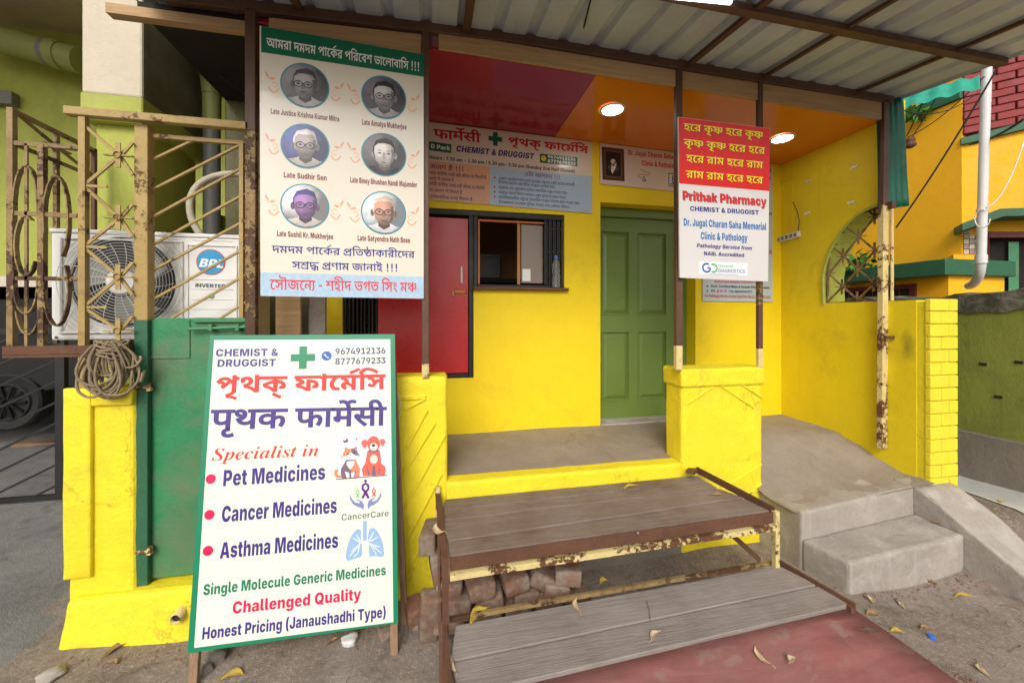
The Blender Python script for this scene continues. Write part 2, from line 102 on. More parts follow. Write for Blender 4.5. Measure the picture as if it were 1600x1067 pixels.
[865,3,36,219,156,0,-24,-23,0,0,-132,-28,0,0,79,6,-12,-10,11,-8,3,-5,-1,-6,-7,-9,-17,-12,-19,-12,-10,-15,-4,-13,3,-12,9,-13,18,20,12,5,-9,4,-5,8,-3,6,2,7,7,10,17,6,8,6,12,5,7,6,3,7,1,12,-3,12,-10,-4,-1,-1,41,-170,0,0,24,13,121,68,-9,-3,-2,14,-3,11,-7,14,-15,8,-23,5,8,25,14,-8,21,-5,13,-10,7,-13,3,-20,21,47,107,26,-4,24,-14,25,-21,-12,-15,-18,15,-20,11,-20,4,-11,-3,-4,-9,3,-10,12,-7,-13,-24,-13,8,-10,10,-6,11,-2,13,1,11,5,9,6,7,8,4],
[817,3,20,45,114,20,-3,17,-10,19,-17,-14,-16,-18,16,-19,6,-10,-3,-3,-9,3,-10,12,-7,-13,-23,-13,7,-10,10,-6,11,-2,13,1,11,5,9,6,7,8,5,36,207,156,0,-24,-93,0,0,-81,1,-12,3,-6,4,-3,7,-1,14,4,12,10,9,13,2,14,-3,9,-4,3,-12,1,-5,-1,-4,23,10,2,12,1,11,-1,8,-3,7,-5,4,-7,4,-17,-5,-26,-14,-21,-21,-16,-13,-5,-14,-2,-18,3,-11,7,-8,12,-3,10,0,95,-89,0,0,24,21,157,156,-1,7,-3,5,-6,3,-8,1,-32,1,-13,2,-9,4,-8,6,-7,12,-3,17,2,14,26,-2,-1,-8,1,-10,4,-7,8,-4,53,-3,13,-8,7,-12,3,-18],
[701,4,37,100,0,-21,3,-17,7,-15,12,-11,14,8,24,24,4,15,10,7,21,1,16,-1,11,-2,10,-90,0,0,24,78,0,-13,20,-4,18,1,10,5,9,16,16,20,-19,-11,-11,-3,-12,5,-14,14,-17,72,0,0,-24,-47,0,14,-17,10,-18,6,-18,2,-20,-1,-17,-6,-14,-9,-12,-12,-9,-16,-5,21,100,24,10,2,9,3,7,5,5,7,3,9,1,11,-3,22,-10,23,-20,27,5,0,5,-15,3,-18,-3,-19,-9,-17,-18,-14,-13,-6,-17,-4,3,17,9,-18,15,-11,21,59,141,-17,-14,-5,-8,-2,-9,4,-13,10,-6,13,-3,18,3,15,8,-3,-22,-19,-8,-16,-2,-14,1,-11,4,-10,6,-8,7,-4,10,-2,12,2,11,4,9,14,15,6,41,137,35,-21,29,-28,-12,-13,-31,29,-36,22],
[869,4,24,134,156,0,-82,-1,-7,1,-23,0,-44,-27,0,-24,22,-29,16,-16,5,-19,4,-11,26,24,14,27,14,16,5,8,-18,-42,-22,23,-7,23,-13,20,-16,0,48,1,11,-1,43,-109,0,0,24,10,15,137,21,-4,28,-11,29,-17,25,-21,-7,-23,-21,19,-27,17,-29,13,-27,8,22,171,153,14,-2,11,-7,7,-9,2,-12,-3,-14,-12,-15,-11,-6,-15,-4,-6,21,16,6,4,5,1,5,-3,7,-9,3,-10,-2,-9,-6,-9,-10,-7,-12,-5,29,20,17,11,4,21,170,41,-13,1,-12,6,-9,8,-7,9,-10,19,13,19,8,-22,12,-14,15,-4,9,3,4,9,-4,10,-13,8,22,10,10,-6,8,-11,3,-14,-3,-15,-12,-12,-9,-3],
[791,4,38,120,72,-16,1,-13,6,-10,10,-8,13,4,1,-6,-16,-10,-12,-8,-4,-9,-1,-14,2,-12,9,-13,18,20,12,9,-13,8,-3,9,3,6,12,2,10,0,13,27,0,4,-15,6,-13,9,-9,12,-2,6,1,4,3,3,4,1,7,-5,17,-12,13,28,4,8,-9,6,-13,3,-16,-3,-15,-8,-10,-12,-6,4,200,156,0,-24,-202,0,0,24,33,134,89,0,-11,0,1,28,-8,12,-7,9,-9,6,-11,2,-12,-2,-11,-6,-9,-10,-7,-14,-2,-14,1,1,23,3,-1,9,1,4,2,2,6,-2,8,-6,6,-9,5,-13,3,0,11,0,-79,-27,0,-19,17,-21,11,-26,6,-11,26,40,19,39,13,-2,-7,0,13,8,107,68,6,-8,-28,-10,-27,-12,-2,3,29,-9,23,-16,-1,17],
[933,4,27,45,28,-14,3,-12,9,-12,18,20,11,4,-8,4,-4,8,-4,6,2,7,8,10,17,6,7,6,11,5,7,7,4,7,1,12,-3,12,-10,3,-13,-3,-12,-9,10,-8,4,-5,-2,-10,-13,-5,-10,-13,-19,-12,-11,12,59,64,-5,25,-3,9,-5,6,-15,8,-24,5,7,25,15,-8,22,-5,13,-9,8,-14,3,-20,36,236,156,0,-24,-93,0,0,-81,1,-12,3,-6,4,-3,7,-1,14,4,12,10,9,13,2,14,-3,9,-4,3,-12,1,-5,-1,-4,23,10,2,12,1,11,-1,8,-3,7,-5,4,-7,4,-17,-5,-26,-14,-21,-21,-16,-13,-5,-14,-2,-18,3,-12,7,-7,12,-3,10,0,95,-118,0,0,24,21,186,156,-1,7,-3,5,-6,3,-8,1,-33,1,-12,2,-9,4,-8,6,-7,12,-3,17,2,14,26,-2,-1,-8,1,-10,4,-7,8,-4,53,-3,13,-8,7,-12,3,-18],
[827,3,37,209,156,0,-24,-93,0,0,-81,1,-12,3,-6,5,-3,6,-1,14,4,13,10,8,13,3,14,-3,9,-4,3,-12,1,-5,-1,-4,23,10,2,11,1,11,-1,9,-3,6,-5,5,-7,3,-17,-5,-26,-14,-21,-21,-16,-12,-5,-14,-2,-18,3,-12,7,-8,12,-2,10,-1,14,0,81,-22,0,0,24,24,159,156,-1,6,-3,5,-5,2,-8,1,-24,0,-15,1,-12,2,-10,4,-7,6,-8,12,-2,17,1,15,26,-2,-1,-9,1,-11,4,-8,9,-4,15,-2,29,0,13,-1,12,-2,9,-14,3,-18,29,71,156,0,-24,-23,0,0,-132,-27,0,0,132,-23,0,0,24,22,0,-16,20,22,30,12,10,12,7,15,5,15,1,28,-4,30,-13,35,-24,-16,-16,-23,16,-19,11,-16,6,-16,1,-11,-1,-10,-3,-15,-13,-12,-16,5,-9,7,-8],
[385,2,4,40,56,-6,122,36,0,-6,-122,14,33,16,2,9,4,6,6,3,7,1,13,-4,4,-6,2,-9,-2,-9,-4,-6,-13,-4,-7,1,-6,3,-4,6],
[432,1,18,62,-32,-15,25,-11,28,-7,31,-2,30,2,32,7,30,11,29,15,25,26,0,-14,-26,-11,-29,-6,-30,-2,-30,2,-31,6,-30,11,-28,14,-26],
[432,1,18,20,-32,14,26,11,28,6,30,2,31,-2,31,-6,30,-11,28,-14,26,26,0,15,-25,11,-29,7,-30,2,-31,-2,-31,-7,-31,-11,-28,-15,-25],
[342,1,4,12,87,61,0,0,-26,-61,0],
[385,1,4,45,0,0,156,28,0,0,-156],
[260,0],
[0,1,8,-50,193,5,13,12,5,13,-5,5,-13,-5,-13,-13,-5,-12,5],
[764,1,56,121,55,-3,-17,-10,-12,-14,-7,-16,-3,-22,5,-19,12,-17,22,-18,36,25,9,12,-26,12,-18,12,-11,13,-3,8,1,6,2,3,5,1,7,-1,7,-3,7,-12,12,-16,-2,-2,25,17,2,9,4,4,5,1,7,-1,6,-3,3,-12,4,-15,-2,-19,-8,-9,23,20,8,23,4,18,-3,14,-8,8,-12,3,-15,-4,-19,-11,-11,2,-2,17,-1,13,1,10,2,0,40,-18,0,0,25,71,0,0,-25,-26,0,0,-138,-27,0,0,72,-21,-2,-6,1],
[491,2,52,68,52,-14,-2,-14,-5,-22,18,-7,12,-2,13,3,14,8,9,14,7,21,2,20,0,0,14,-79,0,0,25,134,0,0,-25,-28,0,0,-39,-49,0,-14,-2,-3,-6,3,-8,6,-6,24,4,18,-2,15,-8,10,-12,3,-16,-3,-16,-8,-13,-14,-8,-14,-1,13,-2,20,-7,-12,-24,-30,15,-24,14,-13,1,-11,3,-8,6,-3,9,5,12,12,5,12,-3,13,-9,20,1,10,3,6,6,2,7,-1,6,-4,4,-6,3,18,71,150,-10,21,-4,19,3,17,10,11,13,7,16,3,16,-2,15,-6,-7,-23,-12,5,-10,1,-7,-1,-5,-3,-4,-6,-1,-6,3,-15,13,-22],
[548,1,45,-4,159,148,0,0,-25,-25,0,4,-5,2,-13,-3,-15,-7,-12,-8,-7,14,-17,5,-12,2,-15,-1,-12,-5,-11,-7,-8,-10,-6,-23,-5,-15,3,-14,6,-13,10,-13,16,-12,20,-12,29,24,9,16,-37,9,-13,9,-9,9,-6,10,-2,8,1,7,3,4,5,1,9,-1,9,-4,8,-14,15,-18,-2,-2,24,19,2,10,4,6,7,1,9,-3,11,-8,7,-90,0],
[553,1,38,146,134,-24,0,0,-51,-2,-9,-7,-15,-13,-10,-22,-5,-5,25,12,3,5,3,4,7,1,13,0,39,-51,0,0,-64,3,-11,7,-7,13,-9,41,-25,10,-8,5,-11,2,-12,-4,-20,-10,-18,-24,14,8,13,2,10,-1,7,-7,7,-40,24,-17,12,-11,15,-4,12,-1,16,0,55,-20,0,0,25,150,0],
[762,1,54,198,134,-81,0,-1,-41,9,7,17,3,16,-3,13,-8,9,-14,3,-18,-4,-26,-15,-29,-24,14,12,21,3,19,-1,9,-3,6,-4,4,-6,1,-12,-4,-12,-12,0,-67,-28,0,1,42,-11,-7,-10,-4,-13,-1,-23,5,-10,7,-8,9,-5,11,-2,15,4,19,11,15,17,9,21,4,13,-1,15,-3,-3,-25,-13,3,-23,-1,-8,-5,-5,-6,-2,-9,2,-10,5,-7,7,-4,8,-1,9,1,9,3,14,12,0,67,-93,0,0,25,202,0],
[563,1,19,56,134,0,-76,-4,-12,-12,-5,-15,6,-13,14,-5,16,4,12,6,3,11,1,0,41,-32,0,0,25,152,0,0,-25,-26,0,0,-138,-27,0,0,138],
[742,1,38,167,134,0,-138,-28,0,0,93,-39,0,-1,2,13,-14,6,-22,-1,-12,-5,-10,-6,-7,-9,-6,-19,-4,-14,3,-14,6,-12,10,-12,16,-11,21,-12,30,25,9,12,-32,12,-21,12,-12,13,-4,6,1,4,2,3,4,1,8,-1,9,-6,9,-20,18,9,21,66,0,0,20,-143,0,0,25,197,0,0,-25],
[504,1,36,133,134,-37,0,0,-50,-17,0,-19,-2,-13,-5,-9,-10,-3,-13,1,-10,4,-8,6,-6,7,-4,18,-4,12,1,10,2,23,10,9,-25,-27,-10,-26,-4,-18,2,-15,5,-13,9,-10,11,-6,15,-2,17,2,16,7,13,11,11,13,7,15,5,16,2,-3,0,0,25,-73,0,0,25,137,0],
[570,1,28,124,134,0,-138,-28,0,0,82,-36,0,-9,-1,-11,-5,-4,-5,-1,-8,2,-11,7,-10,11,-12,18,-16,-19,-18,-24,23,-16,21,-5,12,-1,13,3,17,10,12,19,10,12,3,44,0,0,31,-100,0,0,25,154,0,0,-25],
[642,1,53,142,134,0,-138,-28,0,0,43,-12,-6,-12,-3,-13,-1,-21,4,-17,9,-14,16,-9,25,24,7,12,7,6,9,2,11,-1,10,-4,6,-5,4,-7,1,-8,-2,-3,-6,2,-5,5,-4,14,-3,-3,-25,-19,5,-12,7,-8,11,-3,14,2,14,8,10,12,6,13,2,21,-5,9,-6,8,-9,5,-11,2,-14,-3,-18,-8,-14,-13,-11,-13,-6,9,-10,8,-3,10,-1,12,1,9,4,15,11,0,64,-20,0,0,25,74,0,0,-25],
[520,1,44,102,-19,-19,33,-11,-1,-22,3,-21,9,-8,8,-7,9,-5,12,-1,14,1,11,3,10,11,14,10,7,12,4,27,4,-2,0,0,16,-74,0,0,25,141,0,0,-25,-39,0,0,-41,-16,0,-23,-2,-14,-5,-7,-8,-3,-13,2,-10,7,-9,11,-5,20,-2,-1,-1,-1,6,2,9,5,6,13,5,11,-2,8,-6,7,-15,-1,-9,-4,-6,-7,-5,18,-28],
[555,1,21,-4,159,150,0,0,-25,-26,0,0,-138,-27,0,0,75,-38,0,0,-10,-2,-7,-3,-6,-12,-5,-15,6,-12,14,-5,17,4,11,6,4,8,1,69,0,0,38,-97,0],
[568,2,16,123,134,0,-138,-27,0,0,46,-11,-6,-22,-3,-19,4,-15,9,-10,17,-2,12,-1,14,0,45,-20,0,0,25,153,0,0,-25,9,96,134,-52,0,0,-57,2,-9,4,-5,6,-4,10,-1,17,4,13,10],
[771,2,34,119,134,-1,-41,9,7,17,3,17,-3,13,-8,8,-14,3,-18,-4,-26,-14,-29,-25,14,12,21,4,19,-1,9,-3,6,-5,4,-6,1,-12,-4,-12,-12,0,-67,-28,0,0,46,-9,-5,-20,-4,-19,4,-14,10,-10,17,-2,11,-1,13,0,46,-20,0,0,25,204,0,0,-25,9,44,134,0,-56,1,-7,5,-9,5,-3,7,-1,17,4,12,9,0,63],
[571,2,28,150,134,-26,0,0,-138,-27,0,0,40,-12,-6,-11,-3,-14,-1,-14,1,-12,5,-11,6,-8,9,-5,12,-2,13,4,20,12,15,19,10,23,3,30,-4,-2,-24,-15,3,-15,0,28,-34,5,5,0,68,-101,0,0,25,154,0,8,35,72,2,-10,5,-7,8,-4,19,-1,2,1,-29,36,-4,-5],
[703,1,47,44,162,17,-3,14,-10,8,-15,3,-11,1,-14,0,-25,43,0,0,50,-33,0,0,25,86,0,0,-25,-26,0,0,-138,-27,0,0,63,-43,0,0,-6,-2,-8,-3,-6,-11,-5,-12,4,-11,8,-7,12,-4,12,5,10,6,3,12,1,-1,40,-4,8,-5,5,-8,1,-7,-2,-3,-6,1,-4,3,-4,7,-2,15,-2,-2,-25,-21,4,-15,7,-9,11,-3,15,3,14,8,10,11,6],
[598,2,20,131,134,0,-138,-28,0,0,63,-48,0,-1,-14,-3,-6,-11,-5,-12,4,-11,8,-8,12,-3,12,4,10,7,3,11,1,0,50,-32,0,0,25,161,0,0,-25,4,103,134,-48,0,0,-50,48,0],
[580,2,20,152,159,0,-25,-26,0,0,-138,-27,0,0,43,-12,-6,-24,-4,-21,4,-18,13,-12,18,-7,27,17,4,8,5,5,6,1,8,-2,12,-5,8,-33,0,0,25,14,37,74,4,-7,6,-7,8,-4,10,-2,11,1,9,4,14,11,0,64,-41,0,4,-8,2,-15,-4,-17,-10,-14],
[409,1,27,104,11,-19,-19,-30,27,-32,34,-12,16,-3,6,-2,10,5,11,6,5,9,1,13,-3,7,-7,10,9,4,16,-1,11,-2,6,-61,0,0,25,114,0,0,-25,-25,0,3,-20,-2,-13,-4,-12,-16,-17,-18,-9,22,-24],
[678,1,40,-4,134,0,25,181,0,0,-25,-26,0,0,-138,-28,0,0,89,1,0,-11,-2,-11,-10,-5,-9,-6,-16,-26,8,8,21,-9,5,-12,3,-7,-2,-6,-3,-3,-5,-1,-7,5,-17,15,-17,27,-24,-18,-18,-29,26,-20,24,-5,13,-2,14,1,13,5,10,8,8,9,6,20,4,21,-4,16,-9,16,9,20,4,-1,0,0,24],
[556,1,37,146,134,-26,0,0,-138,-27,0,0,40,-11,-6,-11,-3,-13,-1,-13,1,-12,5,-10,6,-8,9,-5,12,-2,13,4,20,12,15,17,10,23,3,18,-2,10,-2,-2,-25,-14,3,-24,-1,-9,-5,-6,-7,-2,-9,2,-10,5,-6,7,-4,10,-1,11,1,9,4,14,11,0,67,-97,0,0,25,150,0],
[676,2,30,150,134,0,-138,-27,0,0,66,-11,-2,-17,-1,-23,2,-19,5,-6,-4,21,-23,32,-28,-18,-19,-29,27,-31,34,-7,9,-7,13,-2,10,5,11,6,5,9,1,13,-3,5,-6,5,8,2,14,-1,12,-2,7,-52,0,0,25,180,0,0,-25,9,92,84,18,1,13,3,0,46,-48,0,2,-6,1,-14,-2,-19,-5,-9],
[531,1,54,76,19,17,8,3,4,1,6,-1,7,-5,5,-8,3,-13,2,-14,-2,-10,-5,-6,-7,-2,-9,3,-14,4,-7,7,-8,10,-9,19,-15,-19,-18,-23,19,-15,17,-10,17,-3,20,4,18,9,11,-7,10,-3,16,2,14,8,9,15,7,18,2,30,0,0,14,-91,0,0,25,144,0,0,-25,-26,0,0,-39,-56,0,-11,-1,-3,-1,-3,-7,2,-6,4,-5,24,4,16,-2,14,-4,10,-7,7,-8,6,-20,-3,-14,-7,-12,-11,-9,-18,-7],
[259,1,8,46,134,0,-138,-27,0,0,138,-23,0,0,25,76,0,0,-25],
[259,1,29,19,134,-23,0,0,25,19,0,-3,7,-2,15,4,19,11,15,19,9,23,4,34,-5,30,-15,26,-23,25,-34,-29,-1,-27,30,-27,17,-28,5,-15,-1,-10,-5,-7,-8,-2,-10,2,-11,4,-8,29,0,0,-25,-26,0,0,-138,-27,0],
[259,1,32,-49,150,-7,20,-3,17,3,16,9,13,14,9,18,3,15,-2,12,-6,10,-10,8,-14,7,-18,6,-19,29,0,0,-25,-26,0,0,-138,-27,0,0,138,-23,0,0,25,21,0,-6,18,-7,15,-8,8,-10,3,-8,-2,-5,-3,-3,-6,-1,-9,2,-14,8,-19],
[0,1,21,11,-60,-18,-8,-20,-3,-17,3,-14,8,-9,13,-3,16,3,14,9,13,15,8,24,5,2,-24,-15,-3,-7,-4,-4,-5,-1,-6,1,-6,3,-3,12,-4,13,2,18,8],
[0,1,17,-45,150,-6,20,-5,13,-5,10,-5,5,-6,3,-7,1,-9,-1,-11,-3,-8,25,27,5,14,-2,12,-5,10,-10,9,-13,8,-19,8,-29],
[0,1,26,-46,150,-13,16,-10,5,-11,1,-9,-1,-14,-5,-9,24,16,5,15,2,11,-2,11,-4,13,-14,-4,-2,-8,17,-9,9,-12,2,-9,-1,-11,-3,-8,24,27,5,14,-2,12,-5,10,-10,9,-13,8,-19,8,-29],
[259,2,8,46,134,0,-138,-27,0,0,138,-23,0,0,25,76,0,0,-25,18,79,218,-9,-25,-12,-15,-16,-9,-19,-3,-18,3,-16,9,-13,15,-12,25,25,8,8,-18,7,-10,9,-5,10,-2,11,2,8,6,6,10,5,18],
[259,2,8,46,134,0,-138,-27,0,0,138,-23,0,0,25,76,0,0,-25,17,20,150,-6,20,-5,13,-5,10,-5,5,-6,3,-7,1,-9,-1,-11,-3,-8,25,27,5,14,-2,12,-5,10,-10,8,-13,8,-19,9,-29],
[0,1,28,-45,150,-6,20,-5,13,-5,10,-5,5,-6,3,-7,1,-9,-1,-11,-3,-8,25,27,5,12,-2,10,-3,8,-7,4,-5,4,7,12,7,16,3,16,-2,15,-6,-8,-23,-12,5,-9,1,-8,-1,-5,-3,-3,-6,-1,-11,10,-32],
[946,4,61,244,134,-26,0,0,-138,-28,0,0,36,-12,-6,-11,-3,-14,-1,-18,3,-15,8,-10,13,-3,17,2,14,6,9,-8,4,-9,8,-6,11,-2,14,3,15,8,13,13,8,15,3,14,-2,11,-6,8,-9,2,-12,-3,-13,-10,-14,-21,14,6,7,1,4,-2,5,-2,2,-9,-1,-5,-3,-3,-5,-1,-7,1,-6,2,-4,9,-6,12,-3,16,2,6,-1,9,0,-3,-25,-10,1,-10,-1,-7,-4,-4,-5,-2,-7,2,-7,4,-5,7,-3,9,-1,11,1,9,4,14,11,0,71,-15,0,0,25,69,0,4,-4,159,94,0,0,-25,-94,0,20,115,48,-25,-16,-14,-5,-16,-1,-14,1,-12,5,-11,6,-8,9,-5,12,-2,13,4,20,12,15,19,10,23,3,26,-3,-2,-24,-13,2,-13,0,28,-34,10,9,8,35,72,2,-10,5,-7,8,-4,10,-1,11,1,-29,36,-4,-5],
[383,2,4,42,47,-7,135,34,0,-6,-135,12,33,13,2,10,4,6,13,5,13,-5,5,-6,1,-10,-1,-9,-5,-6,-13,-5,-13,5,-4,6],
[260,0],
[872,3,16,221,156,0,-33,-83,0,1,-30,0,-93,-41,0,-21,21,-26,15,-32,9,-15,36,49,22,51,16,-5,-7,0,11,-101,0,0,33,10,98,88,5,-3,-18,-5,-17,-6,-17,-8,19,-6,20,-11,16,-15,-6,0,-2,22,22,211,61,-3,-17,-5,-7,-7,-6,-11,-3,-24,-1,-10,1,1,33,4,-1,5,0,8,2,2,6,-2,6,-6,5,-11,4,-16,4,0,31,20,-3,18,-6,15,-9,12,-11,8,-13],
[763,2,19,193,156,0,-33,-22,0,0,-123,-41,0,-24,23,-28,14,-17,6,-19,4,-9,34,25,-9,18,-3,14,-4,23,-10,18,-13,-1,24,0,107,35,0,6,-17,32,61,156,19,-1,14,-5,11,-8,8,-9,6,-21,-4,-20,-12,-15,-19,-10,-24,-6,-18,5,-9,15,25,7,16,10,4,6,1,7,-4,10,-5,4,-8,1,-9,-3,-3,-6,2,-5,4,-5,-28,-20,-9,8,-7,11,-3,14,2,10,4,9,8,7,10,6,13,3],
[788,1,50,199,156,0,-33,-22,0,0,-123,-40,0,0,97,3,-17,-16,20,-15,14,-15,8,-15,3,-15,-2,-12,-7,-13,-13,-8,4,11,6,13,2,11,-1,8,-5,5,-8,1,-15,-1,-6,-12,4,22,21,29,24,23,-23,-75,-67,-27,25,20,17,-6,-10,-9,-3,8,8,2,7,-2,6,-7,3,-8,-2,-7,-3,-27,24,24,25,24,16,12,4,14,1,23,-4,20,-11,21,-19,-3,-5,-1,23,0,32,34,0,6,-17],
[901,1,48,228,156,0,-33,-184,0,8,1,26,-13,11,-8,3,-26,-40,-17,-1,2,19,-5,19,-9,17,-11,-1,16,0,64,16,0,34,-2,27,-7,21,-13,11,-15,4,-19,-3,-17,-5,-7,-7,-6,-10,-3,-25,-1,-10,1,2,33,3,-1,5,0,8,2,2,6,-2,6,-6,4,-10,4,-14,2,0,-84,-41,0,-23,18,-27,12,-34,8,-14,34,42,21,-20,8,-24,5,11,25,11,-8,-29,0,0,33],
[667,2,33,169,156,0,-33,-22,0,0,-123,-41,0,0,31,5,-13,-17,19,-17,12,-16,5,-7,-2,-3,-6,4,-7,11,-6,-11,-32,-25,11,-9,7,-7,8,-4,10,-1,11,2,13,5,10,7,7,10,5,21,3,21,-2,19,-9,17,-16,-4,-2,-1,24,0,42,-108,0,0,33,12,85,78,-1,-12,-39,10,-4,16,-4,5,-7,4,-10,3,-14,2,7,28,42,-10,17,-10,10,-15],
[719,2,34,182,156,0,-33,-22,0,0,-123,-41,0,0,74,7,-10,-7,7,-6,3,-5,-2,-6,-5,-10,-15,-13,-17,-14,-10,-16,-3,-17,4,-14,10,-12,17,27,16,7,-10,8,-3,5,2,6,6,9,16,5,4,14,17,7,4,8,1,11,-2,11,-7,-4,-1,-1,27,-121,0,0,33,13,58,58,-2,13,-3,11,-3,7,-6,6,-15,7,-23,3,10,33,22,-11,22,-6,14,-9,7,-14,2,-19],
[319,1,15,82,156,0,-33,-22,0,0,-123,-41,0,0,108,-7,11,-14,4,0,33,4,0,10,-4,8,-11,-1,32,35,0,6,-17],
[319,1,32,82,156,0,-33,-22,0,0,-123,-41,0,0,123,-21,0,0,33,22,0,-17,20,14,19,13,14,14,10,13,6,14,3,16,1,23,-2,23,-6,27,-12,16,-9,17,-11,-18,-27,-35,20,-14,7,-12,4,-22,4,-11,-1,-8,-3,-14,-10,-11,-12,5,-8,6,-7],
[0,1,14,-95,-15,47,21,23,9,11,-27,-35,-11,-15,-7,2,9,26,-4,26,-8,21,-11,-15,-24,-26,12,-26,7,-26,4],
[411,1,32,105,156,0,-33,-16,0,-16,-12,-12,-13,-8,-15,-3,-17,1,-12,3,-9,10,-10,12,-3,9,1,8,3,13,-31,-16,-5,-17,-1,-18,2,-16,5,-13,9,-9,13,-6,16,-2,21,1,15,5,14,7,13,9,12,12,9,14,8,-16,-12,-9,-1,-34,0,0,33],
[0,1,4,-42,-2,73,-40,-14,-26,-74,38],
[0,1,4,-84,188,92,41,13,-27,-90,-43],
[260,0],
[762,1,54,201,131,-81,0,-1,-33,5,5,18,3,17,-3,15,-9,9,-15,3,-19,-4,-27,-16,-32,-30,17,13,23,3,18,-1,9,-2,4,-3,3,-5,1,-11,-4,-10,-10,0,-69,-34,0,1,40,-6,-5,-12,-4,-13,-1,-24,5,-11,7,-9,10,-5,13,-2,15,4,20,12,16,18,10,22,4,14,-1,17,-3,-3,-31,-17,3,-21,-1,-7,-4,-4,-5,-2,-8,2,-9,4,-6,6,-3,7,-1,9,1,7,3,13,10,0,63,-93,0,0,31,208,0],
[642,1,53,145,131,0,-138,-34,0,0,42,-8,-5,-12,-3,-14,-1,-22,4,-18,10,-14,17,-11,28,26,7,12,7,5,8,2,10,-1,9,-3,5,-4,3,-6,1,-6,-1,-2,-4,1,-3,4,-3,16,-4,-4,-30,-22,5,-13,8,-9,11,-3,16,3,15,8,11,13,6,14,3,22,-5,10,-7,9,-9,5,-12,2,-15,-3,-19,-9,-15,-13,-12,-10,-4,6,-6,7,-3,9,-1,11,1,9,4,13,10,0,59,-20,0,0,31,80,0,0,-31],
[568,2,16,126,131,0,-138,-33,0,0,44,-7,-4,-23,-3,-20,4,-16,10,-10,18,-3,12,-1,15,0,42,-20,0,0,31,159,0,0,-31,9,93,131,-46,0,0,-54,2,-8,3,-4,5,-3,8,-1,17,4,11,8],
[771,2,33,122,131,-1,-33,5,5,18,3,18,-3,14,-9,9,-15,3,-19,-4,-27,-16,-32,-30,17,13,23,4,18,-1,9,-6,7,-5,1,-11,-4,-10,-10,0,-69,-34,0,0,44,-5,-3,-21,-4,-21,4,-15,11,-10,18,-2,12,-1,13,0,43,-20,0,0,31,210,0,0,-31,9,47,131,0,-52,1,-7,4,-8,4,-2,6,-1,15,4,11,8,0,58],
[598,2,20,134,131,0,-138,-34,0,0,63,-42,0,-1,-12,-4,-8,-13,-5,-13,4,-12,9,-8,12,-4,14,5,12,8,4,9,1,0,44,-32,0,0,31,167,0,0,-31,4,100,131,-42,0,0,-44,42,0],
[676,2,30,153,131,0,-138,-33,0,0,66,-7,-2,-18,-1,-23,2,-18,4,-2,-1,18,-20,34,-30,-22,-23,-31,29,-23,24,-15,19,-8,14,-2,12,6,12,7,5,10,2,14,-4,4,-3,2,4,2,13,-1,12,-2,4,-52,0,0,31,186,0,0,-31,9,92,87,17,1,11,2,0,41,-41,0,1,-2,1,-15,-3,-20,-2,-5],
[259,1,8,49,131,0,-138,-33,0,0,138,-23,0,0,31,82,0,0,-31],
[259,1,31,-51,147,-8,22,-3,18,3,17,10,14,15,10,19,3,15,-2,14,-7,10,-10,9,-14,13,-36,29,0,0,-31,-26,0,0,-138,-33,0,0,138,-23,0,0,31,20,0,-4,14,-7,14,-7,7,-10,3,-5,-1,-4,-3,-3,-5,-1,-8,2,-13,10,-23],
[0,1,21,15,-62,-21,-9,-21,-3,-18,3,-15,9,-10,14,-3,17,3,15,10,14,16,9,27,5,4,-29,-18,-4,-6,-3,-3,-4,-1,-5,1,-4,2,-3,11,-3,11,2,20,9],
[0,1,26,-47,147,-12,35,-4,9,-5,5,-5,2,-6,1,-8,-1,-13,-4,-11,32,31,5,13,-2,10,-4,11,-9,2,4,13,8,17,3,17,-2,18,-7,-10,-29,-14,6,-9,1,-6,-1,-4,-3,-3,-4,-1,-9,11,-36],
[549,1,51,57,-4,-16,2,-19,6,-8,1,-5,-2,-5,-6,-7,0,13,57,7,0,2,-23,7,-14,12,-9,16,-3,16,4,11,12,4,15,-4,14,-10,13,-34,33,-9,14,-2,15,2,13,5,11,8,10,10,7,12,5,14,1,15,-1,24,-7,6,2,5,6,7,0,-12,-52,-7,0,-1,16,-3,9,-12,14,-16,5,-10,-2,-8,-6,-6,-9,-2,-10,5,-14,11,-13,17,-16,19,-22,5,-12,2,-13,-4,-21,-11,-17,-19,-10],
[500,2,32,20,-3,-11,2,-9,6,-5,10,-2,12,5,28,14,27,19,21,16,9,15,3,8,-2,6,-5,4,-9,4,14,26,0,-24,-86,-1,-6,1,-5,3,-1,7,4,10,13,6,-3,-13,-18,-13,-11,-13,-3,-8,2,-6,5,-1,15,2,9,-9,-14,-10,-10,-10,-5,15,34,15,12,6,11,14,9,20,6,20,2,17,-3,9,-7,3,-6,-1,-6,-5,-11,-16,-10,-23,-5,-16,-2,-13,3,-11],
[412,1,38,34,-4,-16,3,-12,8,-7,13,-3,16,3,18,7,19,11,16,16,14,17,9,16,3,12,-1,10,-6,6,-7,2,-8,-2,-7,-3,-6,-5,-3,-6,-1,-11,3,-3,9,4,14,-1,4,-5,2,-6,-2,-6,-5,-12,-18,-9,-23,-3,-23,1,-11,4,-7,5,-5,8,-1,15,5,15,18,7,-5,-15,-19,-16,-12],
[401,2,28,32,-4,-14,3,-12,8,-8,13,-2,16,6,28,16,25,23,19,12,5,13,2,11,-1,9,-5,5,-7,2,-10,-4,-14,-12,-13,-20,-11,-28,-8,-1,-13,1,-8,3,-7,6,-3,8,-2,13,6,14,17,7,-5,-13,-19,-16,-12,9,31,54,21,10,15,15,5,18,-2,7,-6,3,-9,-3,-8,-10,-9,-17],
